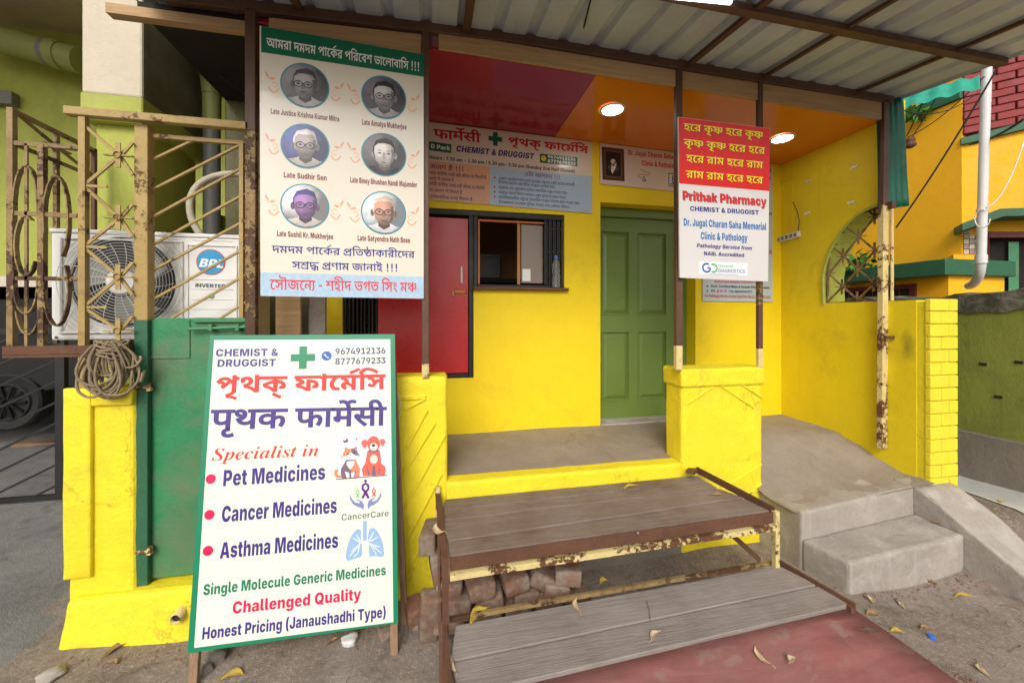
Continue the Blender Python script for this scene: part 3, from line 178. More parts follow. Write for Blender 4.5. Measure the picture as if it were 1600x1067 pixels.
[289,2,14,49,138,-6,1,-6,4,-3,5,-2,7,2,6,3,5,6,4,6,1,12,-5,3,-5,2,-6,-2,-7,-3,-5,21,18,-3,-7,1,-6,4,-4,6,-1,7,20,79,-3,6,-7,2,-3,0,0,6,26,3,23,4,-23,-83,-2,-12,1,-3,3,-1,8,4,10,14,5,-4,-13,-18,-13,-11],
[258,1,22,15,-4,-8,2,-6,3,-4,6,-1,8,3,17,30,106,3,16,-2,6,-10,1,-1,7,26,3,23,4,-40,-149,-1,-6,1,-4,3,-1,8,5,10,13,5,-4,-19,-25,-10,-6],
[532,1,42,79,-4,-9,3,-6,6,-2,10,3,16,8,26,9,25,2,10,-1,4,-4,1,-9,-3,-9,-9,-10,-14,-15,-31,-12,-40,-29,0,21,78,3,16,-2,6,-10,2,-1,6,50,7,-13,-43,14,19,13,14,12,8,13,2,11,-2,6,-6,2,-11,-2,-12,-6,-21,-8,-22,-6,-20,2,-4,3,-1,7,4,9,14,6,-4,-11,-15,-9,-10,-10,-6],
[491,2,31,-29,-52,0,7,10,3,5,6,32,121,1,9,-3,6,-10,2,0,6,48,7,-8,-25,20,19,19,6,11,-2,8,-6,5,-10,2,-13,-6,-31,-16,-28,-11,-12,-11,-9,-12,-6,-13,-2,-9,2,-7,4,-8,-28,-2,-10,1,-5,3,-2,12,-2,0,-7,13,38,6,12,5,12,15,9,20,6,21,3,16,-3,11,-7,4,-12,-5,-11,-15,-9,-25,-9,-39,2,-6],
[376,1,40,34,-4,-11,2,-17,5,-5,-2,-3,-3,-7,0,7,42,7,-1,4,-19,8,-11,13,-4,8,2,5,5,1,8,-2,9,-28,40,-4,16,3,12,7,9,10,7,13,2,11,-1,15,-4,7,1,3,3,7,0,-6,-38,-6,1,-5,17,-8,10,-11,3,-10,-3,-4,-9,2,-9,16,-21,8,-9,6,-13,3,-13,-5,-17,-13,-12],
[275,1,25,11,-4,-9,2,-6,6,-2,10,2,12,21,76,-12,0,0,8,24,14,21,24,10,0,-10,-36,20,0,-3,-10,-20,0,-19,-64,-3,-17,1,-4,3,-2,7,5,12,15,6,-3,-11,-16,-10,-11,-11,-6],
[790,2,12,6,0,59,182,65,0,62,-182,-55,0,-22,72,-12,47,-11,49,10,0,-10,-49,-12,-47,-21,-72,4,49,36,0,36,100,0,0,-36],
[667,3,25,12,0,0,182,78,0,19,-2,16,-4,12,-7,9,-9,6,-11,1,-13,-4,-18,-12,-14,-18,-7,0,-2,11,-2,10,-4,8,-7,7,-8,4,-11,2,-12,-2,-14,-6,-12,-9,-10,-13,-8,-16,-5,-18,-2,10,60,38,24,0,12,2,8,3,4,6,2,8,-3,12,-9,7,-13,2,-25,0,10,60,108,21,0,12,2,8,6,3,10,-1,8,-5,5,-7,4,-9,1,-22,0],
[747,1,48,96,-2,-23,2,-21,8,-18,14,-14,18,-8,23,-3,28,3,28,9,23,13,18,18,14,21,8,23,2,16,-1,15,-3,14,-6,11,-8,10,-9,8,-12,5,-14,3,-15,-49,0,-3,11,-6,8,-10,6,-12,1,-12,-1,-10,-5,-8,-7,-5,-10,-4,-13,-1,-15,1,-16,4,-13,6,-10,7,-7,10,-4,11,-2,13,2,9,6,7,8,4,11,48,0,-6,-24,-16,-22,-11,-9,-14,-7,-16,-5],
[723,2,30,82,0,-50,0,0,41,48,0,13,1,10,3,9,7,6,9,4,13,2,17,-2,17,-4,13,-6,9,-9,6,-11,4,-14,1,-47,0,0,41,50,0,26,-3,22,-8,18,-13,14,-18,8,-23,3,-26,-3,-26,-8,-23,-14,-18,-17,-13,-23,-8,4,60,182,0,-182,-48,0,0,182],
[612,1,12,12,0,0,182,130,0,0,-39,-82,0,0,-32,76,0,0,-38,-76,0,0,-34,82,0,0,-39],
[584,1,10,12,0,0,182,127,0,0,-39,-79,0,0,-42,71,0,0,-38,-71,0,0,-63],
[754,1,50,98,-2,-25,2,-22,9,-18,14,-13,18,-8,23,-3,27,3,27,9,23,14,19,18,13,21,9,23,2,30,-4,25,-13,9,-9,8,-11,5,-12,3,-13,-49,0,-3,9,-7,6,-9,4,-11,1,-11,-1,-10,-5,-8,-7,-6,-10,-4,-13,-1,-15,1,-15,4,-13,5,-10,8,-7,10,-5,12,-2,11,1,8,3,12,10,4,15,8,-1,-42,0,0,34,80,0,0,-25,-3,-23,-7,-19,-13,-16,-16,-11,-20,-7],
[750,1,12,12,0,0,182,48,0,0,-70,67,0,0,70,48,0,0,-182,-48,0,0,73,-67,0,0,-73],
[300,1,4,14,0,0,182,47,0,0,-182],
[595,1,26,71,-2,-19,1,-16,5,-14,9,-9,12,-6,14,-2,18,0,11,48,0,0,-12,1,-9,4,-7,6,-4,7,-1,8,1,5,4,4,7,1,9,0,126,47,0,0,-125,-1,-18,-6,-14,-10,-12,-12,-9,-16,-5],
[755,3,9,49,33,0,41,10,20,11,19,16,22,37,47,57,0,-76,-93,-5,2,6,12,0,0,182,48,0,-1,-92,1,-23,0,-67,4,126,0,-44,74,30,35,71,-109],
[565,1,6,12,0,0,182,48,0,0,-143,74,0,0,-39],
[954,1,26,12,0,0,182,76,0,18,-60,10,-44,8,-47,-9,0,3,21,10,51,22,79,76,0,0,-182,-48,0,0,88,2,70,2,0,-10,-48,-33,-110,-40,0,-27,88,-6,22,-11,48,4,0,1,-70,1,-16,0,-72],
[769,1,18,12,0,0,182,53,0,55,-92,9,-20,10,-26,-5,0,-3,48,0,90,49,0,0,-182,-52,0,-42,68,-12,21,-21,46,5,0,4,-67,0,-68],
[775,2,24,97,-2,-24,2,-21,8,-18,14,-13,18,-9,23,-3,28,3,28,9,23,13,18,18,14,21,8,24,2,23,-2,22,-8,17,-14,14,-18,9,-23,3,-28,-3,-28,-9,-23,-14,-18,-17,-14,-22,-8,24,97,39,11,2,10,4,8,8,5,10,3,13,1,15,-1,15,-3,13,-5,10,-8,7,-10,5,-11,1,-12,-1,-9,-5,-8,-7,-5,-10,-4,-13,-1,-15,1,-15,4,-13,5,-10,8,-8,9,-4],
[655,1,26,12,0,0,182,78,0,19,-2,16,-6,14,-10,10,-13,6,-15,2,-18,-2,-18,-6,-16,-11,-12,-14,-10,-16,-6,-20,-1,-47,0,0,37,38,0,15,3,10,9,3,14,-3,14,-10,8,-15,3,-19,0,0,-143],
[786,3,8,82,67,38,0,14,-18,23,-26,30,-37,-43,0,-21,26,-14,20,24,97,-2,-24,2,-21,8,-18,14,-13,18,-9,23,-3,28,3,28,9,23,13,18,18,14,21,8,24,2,23,-2,22,-8,17,-14,14,-18,9,-23,3,-28,-3,-28,-9,-23,-14,-18,-17,-14,-22,-8,24,97,39,11,2,10,4,8,8,5,10,3,13,1,15,-1,15,-3,13,-5,10,-8,7,-10,5,-11,1,-12,-1,-9,-5,-8,-7,-5,-10,-4,-13,-1,-15,1,-15,4,-13,5,-10,8,-8,9,-4],
[667,2,26,12,0,0,182,78,0,19,-2,16,-5,14,-9,10,-13,6,-15,2,-18,-2,-17,-6,-15,-11,-12,-14,-9,-16,-5,-20,-1,-47,0,0,37,38,0,15,2,10,8,3,12,-3,13,-10,8,-15,2,-19,0,0,-143,4,111,0,-45,83,52,0,45,-83],
[665,1,55,85,-2,-22,2,-19,5,-15,9,-12,12,-7,17,-3,20,46,0,5,-14,10,-9,17,-3,13,2,9,6,3,9,-3,7,-9,6,-16,5,-18,4,-22,7,-16,10,-10,15,-4,19,2,16,7,14,12,11,14,9,18,6,20,1,20,-2,18,-5,14,-9,11,-12,6,-14,2,-16,-46,0,-2,8,-5,6,-7,3,-11,2,-13,-2,-7,-5,-3,-8,3,-8,8,-6,14,-4,15,-3,26,-8,17,-12,10,-16,4,-19,-2,-17,-7,-14,-11,-11,-14,-8,-18,-5],
[685,1,8,7,143,0,39,157,0,0,-39,-54,0,0,-143,-48,0,0,143],
[723,1,24,90,-2,-22,2,-19,6,-15,10,-12,13,-7,17,-3,19,0,117,48,0,0,-113,4,-15,11,-11,15,-4,16,4,11,11,3,15,0,113,48,0,0,-117,-2,-19,-7,-17,-12,-13,-16,-10,-19,-6],
[595,2,38,51,-2,-12,1,-11,3,-9,6,-7,7,-4,10,-2,13,1,10,3,9,11,13,16,7,20,4,18,2,10,4,3,6,-2,7,-5,4,-9,1,-9,-1,-6,-4,-4,-7,-43,4,4,11,6,10,9,8,12,7,14,4,18,1,26,-3,20,-10,12,-14,5,-18,0,-93,-45,0,0,19,-1,0,-10,-12,-13,-7,11,66,28,11,3,8,7,4,10,0,12,-21,-5,-9,-3,-6,-5,-2,-7,2,-6,5,-4],
[644,2,24,99,-2,-17,3,-13,9,-8,12,-1,0,0,-22,-47,0,0,182,48,0,0,-69,8,12,13,10,18,3,13,-2,13,-5,11,-9,8,-14,6,-18,2,-22,-2,-21,-5,-18,-9,-13,-11,-10,-13,-6,12,82,35,12,4,7,11,3,18,-3,18,-7,11,-12,4,-12,-4,-8,-11,-3,-18,3,-17,8,-12],
[602,1,36,78,-2,-20,2,-18,6,-14,11,-10,14,-6,17,-2,20,2,20,6,17,10,14,14,10,18,7,20,2,25,-3,20,-11,13,-16,7,-21,-44,-7,-3,10,-4,7,-6,4,-7,1,-12,-3,-8,-12,-2,-19,2,-19,8,-12,12,-4,7,2,6,4,4,7,3,10,44,-6,-6,-22,-14,-16,-20,-11],
[644,2,24,62,-2,-14,2,-13,6,-11,10,-9,13,-5,18,-2,21,2,22,5,18,9,14,11,9,13,5,13,2,18,-3,13,-10,8,-12,0,69,48,0,0,-182,-47,0,0,22,-1,0,-8,-12,-13,-9,12,79,35,12,4,8,12,3,17,-3,18,-8,11,-12,4,-12,-4,-7,-11,-3,-18,3,-18,7,-11],
[605,1,44,78,-2,-20,2,-18,6,-14,10,-10,14,-6,17,-2,21,2,20,6,17,10,14,14,10,17,7,20,2,14,-1,13,-4,12,-5,10,-8,7,-10,6,-12,4,-14,1,-27,-121,0,0,27,99,0,-23,-6,-2,14,-8,9,-12,3,-12,-3,-8,-9,-2,-14,0,-19,3,-16,8,-9,13,-3,9,2,7,4,5,7,42,-7,-5,-11,-7,-10,-10,-8,-12,-6,-14,-3],
[419,2,4,98,136,0,-34,-96,0,0,34,16,24,0,0,141,2,15,4,13,8,9,9,7,12,4,14,1,18,-1,12,-2,-7,-35,-12,2,-6,-1,-3,-2,-3,-8,0,-143],
[646,2,44,77,-54,-17,1,-15,4,-12,5,-10,8,-7,9,-4,11,42,6,4,-6,8,-4,11,-2,11,2,8,4,4,7,2,9,0,24,-4,0,-7,-12,-13,-8,-16,-2,-14,1,-13,6,-11,8,-9,13,-5,17,-2,21,2,22,6,18,8,14,12,9,12,5,14,2,17,-3,13,-10,8,-12,1,0,0,23,48,0,0,-131,-3,-18,-6,-14,-11,-12,-14,-8,-17,-5,12,79,36,12,4,8,11,3,17,-3,18,-8,11,-12,4,-12,-4,-7,-11,-3,-18,3,-17,7,-11],
[647,1,26,61,77,0,-77,-48,0,0,182,46,0,0,-80,-2,0,6,14,9,12,13,8,16,2,14,-1,11,-5,10,-8,7,-11,4,-12,2,-14,0,-87,-48,0,0,77,-1,9,-4,7,-7,5,-8,1,-11,-2,-7,-8],
[293,2,4,13,0,0,136,48,0,0,-136,16,37,151,-10,1,-7,5,-5,7,-2,9,2,8,5,8,7,4,10,2,9,-2,7,-4,6,-8,1,-8,-1,-9,-6,-7,-7,-5],
[293,2,13,13,136,48,0,0,-141,-2,-16,-6,-12,-9,-8,-11,-6,-15,-3,-26,-1,0,35,13,1,4,2,4,9,16,37,151,-9,1,-8,5,-5,7,-2,9,2,8,5,8,8,4,9,2,9,-2,7,-4,6,-8,1,-8,-1,-9,-6,-7,-7,-5],
[604,3,7,56,33,0,57,6,0,34,46,54,0,-55,-71,-14,0,4,13,0,0,182,48,0,0,-182,4,97,0,-32,55,31,34,56,-89],
[334,1,14,61,-1,-22,3,-15,7,-8,12,-3,18,0,143,48,0,0,-138,2,-7,7,-2,4,0,2,1,7,-33,-9,-2],
[940,1,46,13,0,0,136,43,0,3,-36,-3,0,4,12,6,10,15,12,17,4,14,-2,10,-7,8,-13,6,-20,-5,0,4,14,7,11,8,8,9,5,19,4,13,-1,10,-4,9,-7,7,-10,4,-11,1,-13,0,-92,-48,0,0,80,-1,8,-3,6,-6,4,-7,2,-9,-3,-6,-7,-2,-10,0,-80,-45,0,0,80,-1,8,-4,6,-5,4,-7,2,-9,-3,-6,-7,-2,-10,0,-80],
[647,1,26,61,77,0,-77,-48,0,0,136,45,0,1,-34,-2,0,6,14,9,12,13,8,16,2,14,-1,11,-5,10,-8,7,-11,4,-12,2,-14,0,-87,-48,0,0,77,-1,9,-4,7,-7,5,-8,1,-11,-2,-7,-8],
[624,2,24,78,-2,-20,2,-18,6,-14,11,-10,14,-6,17,-2,20,2,20,6,17,10,14,14,10,18,7,20,2,21,-2,17,-7,14,-10,10,-14,6,-17,2,-20,-2,-20,-6,-17,-10,-14,-14,-11,-17,-6,12,78,33,12,5,7,12,2,18,-2,19,-7,11,-12,4,-12,-4,-7,-11,-2,-19,2,-18,7,-12],
[644,2,24,13,-51,0,187,47,0,0,-23,1,0,8,12,13,10,18,3,13,-2,13,-5,11,-9,8,-14,6,-18,2,-22,-2,-21,-5,-18,-9,-13,-11,-10,-13,-6,-14,-2,-17,3,-13,9,-8,12,0,-73,12,82,35,12,4,7,11,3,18,-3,18,-7,11,-12,4,-12,-4,-8,-11,-3,-18,3,-17,8,-12],
[431,1,16,13,0,0,136,46,0,0,-25,2,0,4,12,7,9,9,5,17,1,6,-2,0,-40,-18,2,-13,-3,-9,-10,-3,-13,0,-72],
[585,1,50,73,-2,-17,1,-15,4,-13,6,-10,9,-7,10,-4,13,44,6,8,-13,7,-3,9,-1,12,2,4,7,-4,7,-12,4,-24,4,-18,5,-13,9,-8,11,-2,15,2,13,5,11,10,9,12,6,15,4,18,1,17,-1,15,-3,12,-6,9,-8,7,-10,3,-11,-42,-6,-2,6,-5,4,-13,3,-11,-2,-5,-7,3,-6,11,-4,27,-5,18,-5,13,-8,8,-11,3,-13,-3,-14,-6,-11,-10,-10,-14,-7,-16,-4],
[396,2,4,91,136,0,-34,-89,0,0,34,13,20,169,48,0,0,-126,2,-6,7,-3,12,2,6,-34,-15,-3,-14,-1,-20,3,-14,7,-9,13,-3,18],
[647,1,26,60,-2,-13,2,-12,5,-9,8,-7,10,-5,12,-1,15,0,86,48,0,0,-77,1,-9,4,-7,6,-4,9,-2,10,3,8,8,2,12,0,76,48,0,0,-136,-45,0,-1,35,2,0,-7,-15,-9,-11,-12,-8],
[628,1,12,50,0,-48,136,50,0,18,-63,7,-28,6,-31,-8,0,6,31,7,28,18,63,49,0,-49,-136],
[632,1,22,13,-47,10,34,6,-2,14,-1,9,4,1,8,-51,140,50,0,18,-63,12,-59,-9,0,6,31,8,28,20,63,49,0,-56,-149,-11,-20,-8,-8,-10,-6,-13,-4,-15,-1,-17,1],
[645,2,24,81,-2,-23,2,-19,9,-14,13,-10,19,-6,23,-2,27,2,27,6,23,10,19,14,13,19,9,23,2,22,-2,19,-9,14,-13,11,-19,6,-23,2,-27,-2,-27,-6,-23,-11,-19,-14,-13,-18,-9,23,81,37,8,1,7,4,4,7,4,11,2,13,1,18,-1,17,-2,14,-4,11,-4,7,-7,4,-8,1,-9,-1,-6,-4,-5,-7,-4,-11,-2,-14,0,-35,2,-13,4,-11,5,-7,6,-4],
[645,2,4,17,0,0,38,131,0,0,-38,7,112,182,0,-182,-48,0,0,140,-41,-27,0,41,41,28],
[645,1,33,13,0,0,35,67,56,12,11,8,11,3,11,-3,13,-9,7,-12,3,-12,-3,-9,-8,-3,-13,-45,0,2,18,6,15,11,12,13,9,17,5,20,2,20,-1,17,-6,14,-8,11,-11,6,-14,2,-16,-4,-20,-6,-11,-9,-12,-14,-14,-36,-31,0,-2,71,0,0,-38],
[645,1,39,79,-2,-19,1,-17,6,-15,9,-11,11,-7,14,-2,16,47,0,3,-11,9,-7,12,-3,14,3,9,10,3,14,-3,14,-9,10,-14,3,-14,-4,-10,-10,-43,8,8,100,121,0,0,-39,-82,0,-3,-40,1,0,6,7,8,6,12,4,12,1,23,-4,18,-12,12,-19,4,-24,-2,-18,-7,-15,-11,-13,-14,-10,-18,-6],
[645,1,7,26,0,72,143,-84,0,0,39,134,0,0,-39,-73,-143],
[645,3,43,80,-2,-20,1,-18,5,-16,8,-11,11,-8,12,-2,14,1,11,5,10,6,8,9,7,21,9,0,1,-14,5,-11,9,-8,12,-2,14,2,14,6,11,11,10,14,8,17,5,18,1,19,-1,17,-5,14,-8,11,-10,6,-12,3,-13,-3,-14,-7,-12,-12,-9,-14,-5,0,-1,21,-9,16,-15,4,-10,1,-11,-2,-14,-8,-12,-11,-11,-15,-8,-19,-5,12,80,31,13,3,9,8,3,12,-3,11,-9,8,-13,3,-12,-3,-9,-8,-3,-11,3,-12,9,-8,12,80,109,12,3,8,7,3,10,-3,11,-8,7,-12,2,-11,-2,-8,-7,-2,-11,2,-10,8,-7],
[645,1,38,80,-2,-21,1,-18,6,-14,9,-11,11,-7,14,-3,16,49,0,3,-10,9,-6,13,-3,13,3,8,8,3,12,-4,11,-9,8,-14,3,-24,0,0,30,38,31,0,1,-75,0,0,39,131,0,0,-35,-63,-52,0,11,20,1,17,-4,14,-7,11,-11,6,-14,3,-16,-3,-17,-7,-14,-12,-11,-15,-8,-18,-6],
[645,2,8,3,29,0,37,65,116,46,0,-64,-114,0,-2,108,0,0,-37,6,91,0,0,40,2,17,0,57,43,0,0,-114],
[645,2,27,82,-2,-19,1,-17,6,-15,8,-11,12,-8,16,-3,19,6,29,16,29,43,64,47,0,-54,-80,-16,0,8,8,15,6,20,3,16,-2,14,-5,12,-8,8,-11,6,-14,2,-17,-3,-18,-6,-16,-11,-13,-14,-10,-17,-5,12,81,34,13,4,10,9,3,14,-3,13,-10,10,-13,3,-13,-3,-9,-10,-4,-13,4,-14,9,-9],
[645,2,27,80,184,18,-1,17,-6,15,-8,12,-13,7,-15,3,-19,-6,-30,-16,-28,-43,-64,-47,0,54,80,17,0,-9,-8,-15,-6,-20,-3,-16,2,-14,5,-11,8,-9,11,-6,14,-2,17,3,18,7,16,10,13,15,9,17,6,12,80,148,-13,-4,-9,-9,-4,-14,4,-13,9,-10,13,-3,13,3,9,10,4,13,-4,14,-9,9],
[269,1,16,34,-3,-10,2,-8,5,-5,8,-2,10,2,9,5,8,8,5,10,2,9,-2,8,-5,6,-8,1,-9,-1,-10,-6,-8,-8,-5],
[269,2,16,34,-3,-10,2,-8,5,-5,8,-2,10,2,9,5,8,8,5,10,2,9,-2,8,-5,6,-8,1,-9,-1,-10,-6,-8,-8,-5,16,34,81,-10,2,-8,5,-5,8,-2,10,2,9,5,8,8,6,10,1,9,-1,8,-6,6,-8,1,-9,-1,-10,-6,-8,-8,-5],
[391,1,16,12,74,4,43,11,42,8,18,9,16,43,0,-14,-39,-9,-41,-3,-39,3,-32,8,-34,15,-42,-43,0,-14,26,-10,27,-6,27],
[391,1,17,10,-34,9,22,7,20,8,34,3,32,-3,39,-9,41,-15,39,44,0,9,-16,7,-18,11,-42,4,-43,-2,-28,-6,-27,-9,-27,-14,-26],
[645,1,4,123,91,0,-36,-85,0,0,36],
[269,0],
[693,1,57,71,-3,-19,2,-15,5,-12,8,-10,11,-5,12,-2,13,4,19,11,14,16,13,41,25,10,11,1,5,-3,8,-11,4,-7,-2,-5,-4,-1,-7,2,-11,8,-12,100,-111,-48,0,-73,78,-12,15,-12,19,-4,23,1,13,5,12,8,10,11,8,12,5,15,2,15,-2,12,-5,9,-7,7,-9,5,-11,1,-12,-2,-16,-9,-15,-13,-12,-37,-27,-8,-7,-3,-10,2,-10,7,-5,11,-2,18,4,17,12,12,19,4,24,38,0,-3,-30,-10,-27,-9,-11,-10,-9,-36,-17],
[1054,2,96,131,-55,-27,2,-24,6,-21,9,-18,13,-14,17,-10,20,-6,24,-2,26,2,26,6,23,9,21,14,18,17,14,21,11,25,7,29,2,26,-2,24,-5,21,-10,18,-12,14,-16,11,-19,6,-22,3,-24,-1,-16,-3,-14,-5,-12,-7,-10,-8,-8,-9,-6,-12,-4,-12,-1,-16,2,-11,7,-5,11,-1,0,-6,-9,-9,-6,-11,-5,-14,-1,-16,2,-13,5,-11,9,-8,13,-5,15,-2,17,2,18,5,16,8,13,11,9,14,6,15,2,12,-1,10,-3,7,-6,6,-7,1,0,0,14,30,0,0,-83,1,-7,6,-2,11,4,6,13,2,21,-1,18,-4,16,-6,14,-9,11,-12,9,-14,6,-16,3,-19,2,-21,-2,-18,-4,-15,-7,-12,-10,-10,-12,-7,-14,-4,-17,-1,-19,1,-19,4,-17,7,-14,10,-12,13,-9,15,-7,17,-4,21,-1,19,1,17,3,14,5,13,-32,-17,-6,-23,-5,12,130,34,15,3,9,10,4,16,-4,16,-9,10,-15,3,-14,-3,-9,-10,-4,-15,3,-16,10,-11],
[410,1,4,101,190,-59,-217,-40,0,58,217],
[728,2,11,6,0,64,182,41,0,65,-182,-36,0,-32,94,-10,34,-11,42,6,0,-20,-76,-31,-94,4,43,45,0,26,96,0,0,-26],
[737,1,46,96,-2,-23,2,-20,9,-17,13,-13,19,-8,23,-2,27,2,27,9,23,12,19,17,13,20,9,23,2,28,-4,23,-12,9,-9,8,-11,5,-13,3,-14,-32,0,-6,15,-9,10,-13,7,-16,2,-14,-2,-12,-5,-10,-10,-8,-12,-5,-16,-2,-19,2,-19,5,-16,8,-13,10,-9,12,-5,14,-2,16,2,13,7,9,10,6,15,33,0,-8,-25,-17,-20,-10,-8,-13,-6,-14,-3],
[722,2,30,80,0,-46,0,0,28,44,0,18,2,14,5,11,9,8,12,5,16,2,19,-2,19,-5,16,-8,12,-11,9,-14,5,-17,2,-46,0,0,28,48,0,25,-3,22,-8,17,-13,12,-18,8,-23,3,-26,-3,-26,-8,-23,-12,-18,-18,-13,-21,-8,4,51,182,0,-182,-33,0,0,182],
[605,1,12,18,0,0,182,118,0,0,-28,-85,0,0,-49,79,0,0,-27,-79,0,0,-51,86,0,0,-27],
[749,1,50,97,-2,-24,2,-20,9,-17,14,-13,18,-8,23,-2,27,2,27,8,23,13,18,17,14,20,9,23,2,28,-4,23,-13,17,-19,8,-24,-33,0,-6,13,-9,10,-13,6,-15,2,-14,-2,-12,-5,-10,-9,-8,-13,-5,-16,-2,-19,2,-19,5,-16,8,-13,10,-9,13,-5,14,-2,13,1,11,4,9,7,7,8,4,11,1,13,8,-2,-50,0,0,26,74,0,0,-22,-3,-22,-7,-18,-12,-15,-15,-11,-19,-7],
[260,1,4,18,0,0,182,30,0,0,-182],
[759,1,18,18,0,0,182,37,0,63,-100,18,-32,9,-22,-4,0,-3,58,0,96,34,0,0,-182,-37,0,-67,107,-11,19,-13,26,5,0,2,-62,0,-90],
[769,2,24,96,-2,-22,2,-21,9,-17,13,-12,19,-9,23,-2,27,2,27,9,23,12,19,17,13,21,9,22,2,23,-2,20,-9,17,-13,13,-19,8,-23,3,-27,-3,-27,-8,-23,-13,-19,-17,-13,-20,-9,24,96,27,14,2,12,5,11,9,7,13,5,16,2,19,-2,19,-5,16,-7,13,-11,9,-12,5,-14,2,-14,-2,-12,-5,-10,-9,-8,-13,-5,-16,-2,-19,2,-19,5,-16,8,-13,10,-9,12,-5],
[652,2,30,18,0,0,182,68,0,20,-2,15,-5,13,-9,9,-12,6,-14,1,-16,-1,-17,-6,-14,-9,-11,-13,-8,-16,-5,-19,-2,-49,0,0,27,44,0,12,1,9,2,7,5,4,5,4,17,-4,16,-4,6,-7,5,-9,3,-12,1,-30,0,0,-155,4,121,0,-45,82,36,0,45,-82],
[650,1,56,82,-3,-20,2,-17,5,-13,8,-11,11,-7,14,-2,16,32,0,2,-8,4,-7,13,-10,19,-3,19,3,13,10,4,13,-4,12,-11,8,-17,6,-21,5,-20,7,-16,11,-9,13,-3,18,2,15,6,13,11,11,13,8,16,5,18,1,18,-1,16,-5,13,-8,10,-11,6,-13,3,-14,-32,0,-3,10,-8,8,-10,5,-13,2,-18,-3,-11,-9,-4,-12,1,-7,3,-6,12,-8,51,-15,17,-10,13,-15,3,-10,1,-11,-2,-15,-6,-13,-10,-11,-14,-8,-17,-5],
[660,1,8,10,154,0,28,145,0,0,-28,-56,0,0,-154,-33,0,0,154],
[728,1,11,71,0,-65,182,36,0,32,-95,10,-32,11,-42,-7,0,21,74,31,95,36,0,-64,-182],
[574,2,38,55,-3,-12,1,-11,4,-10,6,-7,8,-4,10,-2,12,1,11,4,8,11,13,17,6,19,4,20,2,10,3,4,8,-3,11,-8,7,-13,3,-14,-3,-9,-6,-5,-8,-30,6,5,11,8,9,9,6,11,5,25,4,19,-2,19,-8,13,-14,3,-10,2,-13,0,-91,-31,0,0,19,-1,0,-8,-11,-14,-8,11,63,21,17,4,11,10,4,14,0,16,-22,-6,-21,-4,-9,-6,-3,-10,3,-10,8,-6],
[583,1,40,76,-3,-19,2,-15,7,-13,11,-10,14,-6,17,-2,20,2,19,6,18,10,14,13,10,15,7,19,2,21,-3,18,-8,13,-14,7,-18,-30,-6,-4,10,-6,7,-8,5,-11,1,-10,-1,-8,-4,-7,-7,-4,-9,-4,-23,4,-23,4,-9,7,-7,8,-5,10,-1,11,2,9,5,6,7,4,10,29,-6,-7,-18,-13,-14,-18,-9],
[591,1,48,77,-3,-19,2,-16,7,-13,10,-10,14,-6,17,-2,20,2,20,6,17,9,15,13,10,16,7,18,2,24,-4,20,-12,8,-10,6,-12,3,-14,1,-27,-111,0,0,22,96,0,-15,-6,-4,20,-4,8,-6,5,-8,4,-10,1,-9,-1,-9,-4,-11,-13,-4,-18,0,-15,1,-12,4,-10,5,-8,7,-5,9,-4,10,-1,12,2,10,6,6,10,29,-6,-4,-10,-7,-9,-9,-8,-11,-5,-12,-4],
[262,2,4,17,0,0,136,32,0,0,-136,16,33,156,-7,1,-6,4,-4,6,-2,6,2,7,4,6,6,3,7,2,7,-2,6,-3,4,-6,1,-7,-1,-6,-4,-6,-6,-4],
[298,1,14,54,-1,-16,2,-12,7,-7,11,-2,15,0,148,32,0,0,-143,2,-11,8,-3,5,0,3,1,5,-24,-7,-2],
[900,1,45,17,0,0,136,30,0,1,-32,-2,0,3,11,6,8,14,12,17,4,14,-3,10,-7,8,-11,5,-16,-4,0,4,11,6,9,16,13,20,4,12,-2,10,-4,9,-6,7,-9,4,-12,1,-14,0,-92,-31,0,0,87,-2,11,-5,8,-8,4,-9,2,-13,-4,-9,-9,-3,-13,0,-86,-31,0,0,89,-2,9,-4,7,-8,5,-9,2,-13,-4,-9,-9,-3,-15,0,-84],
[612,1,26,49,80,0,-80,-32,0,0,136,30,0,0,-33,-2,0,7,15,10,11,12,7,15,2,14,-1,11,-5,9,-7,7,-10,5,-13,1,-15,0,-87,-32,0,0,82,-1,12,-6,9,-8,6,-11,2,-15,-3,-11,-11],
[609,2,24,76,-3,-19,2,-15,7,-13,11,-10,14,-6,17,-2,20,2,19,6,18,10,14,13,10,15,7,19,2,19,-2,16,-7,13,-10,9,-14,6,-18,2,-19,-2,-20,-6,-17,-9,-14,-13,-11,-16,-7,20,76,23,10,2,9,4,6,7,4,9,4,23,-4,22,-4,9,-6,7,-9,5,-10,1,-10,-1,-8,-5,-7,-7,-4,-9,-4,-22,4,-23,4,-9,7,-7,8,-4],
[624,2,27,17,-51,0,187,31,0,0,-22,2,0,7,10,12,10,9,3,11,1,15,-2,14,-6,11,-10,9,-14,5,-17,2,-21,-2,-21,-5,-17,-9,-14,-11,-10,-14,-6,-15,-2,-11,1,-9,3,-12,9,-7,11,-1,0,0,-73,21,80,24,10,1,8,4,6,7,5,9,4,23,-4,23,-4,9,-7,6,-8,5,-10,1,-9,-1,-8,-4,-7,-7,-4,-9,-3,-10,-1,-13,4,-23,4,-9,7,-7,8,-4],
[397,1,16,17,0,0,136,31,0,0,-22,1,0,5,10,8,8,10,5,17,1,5,-1,0,-29,-15,2,-15,-4,-11,-10,-4,-16,0,-80],
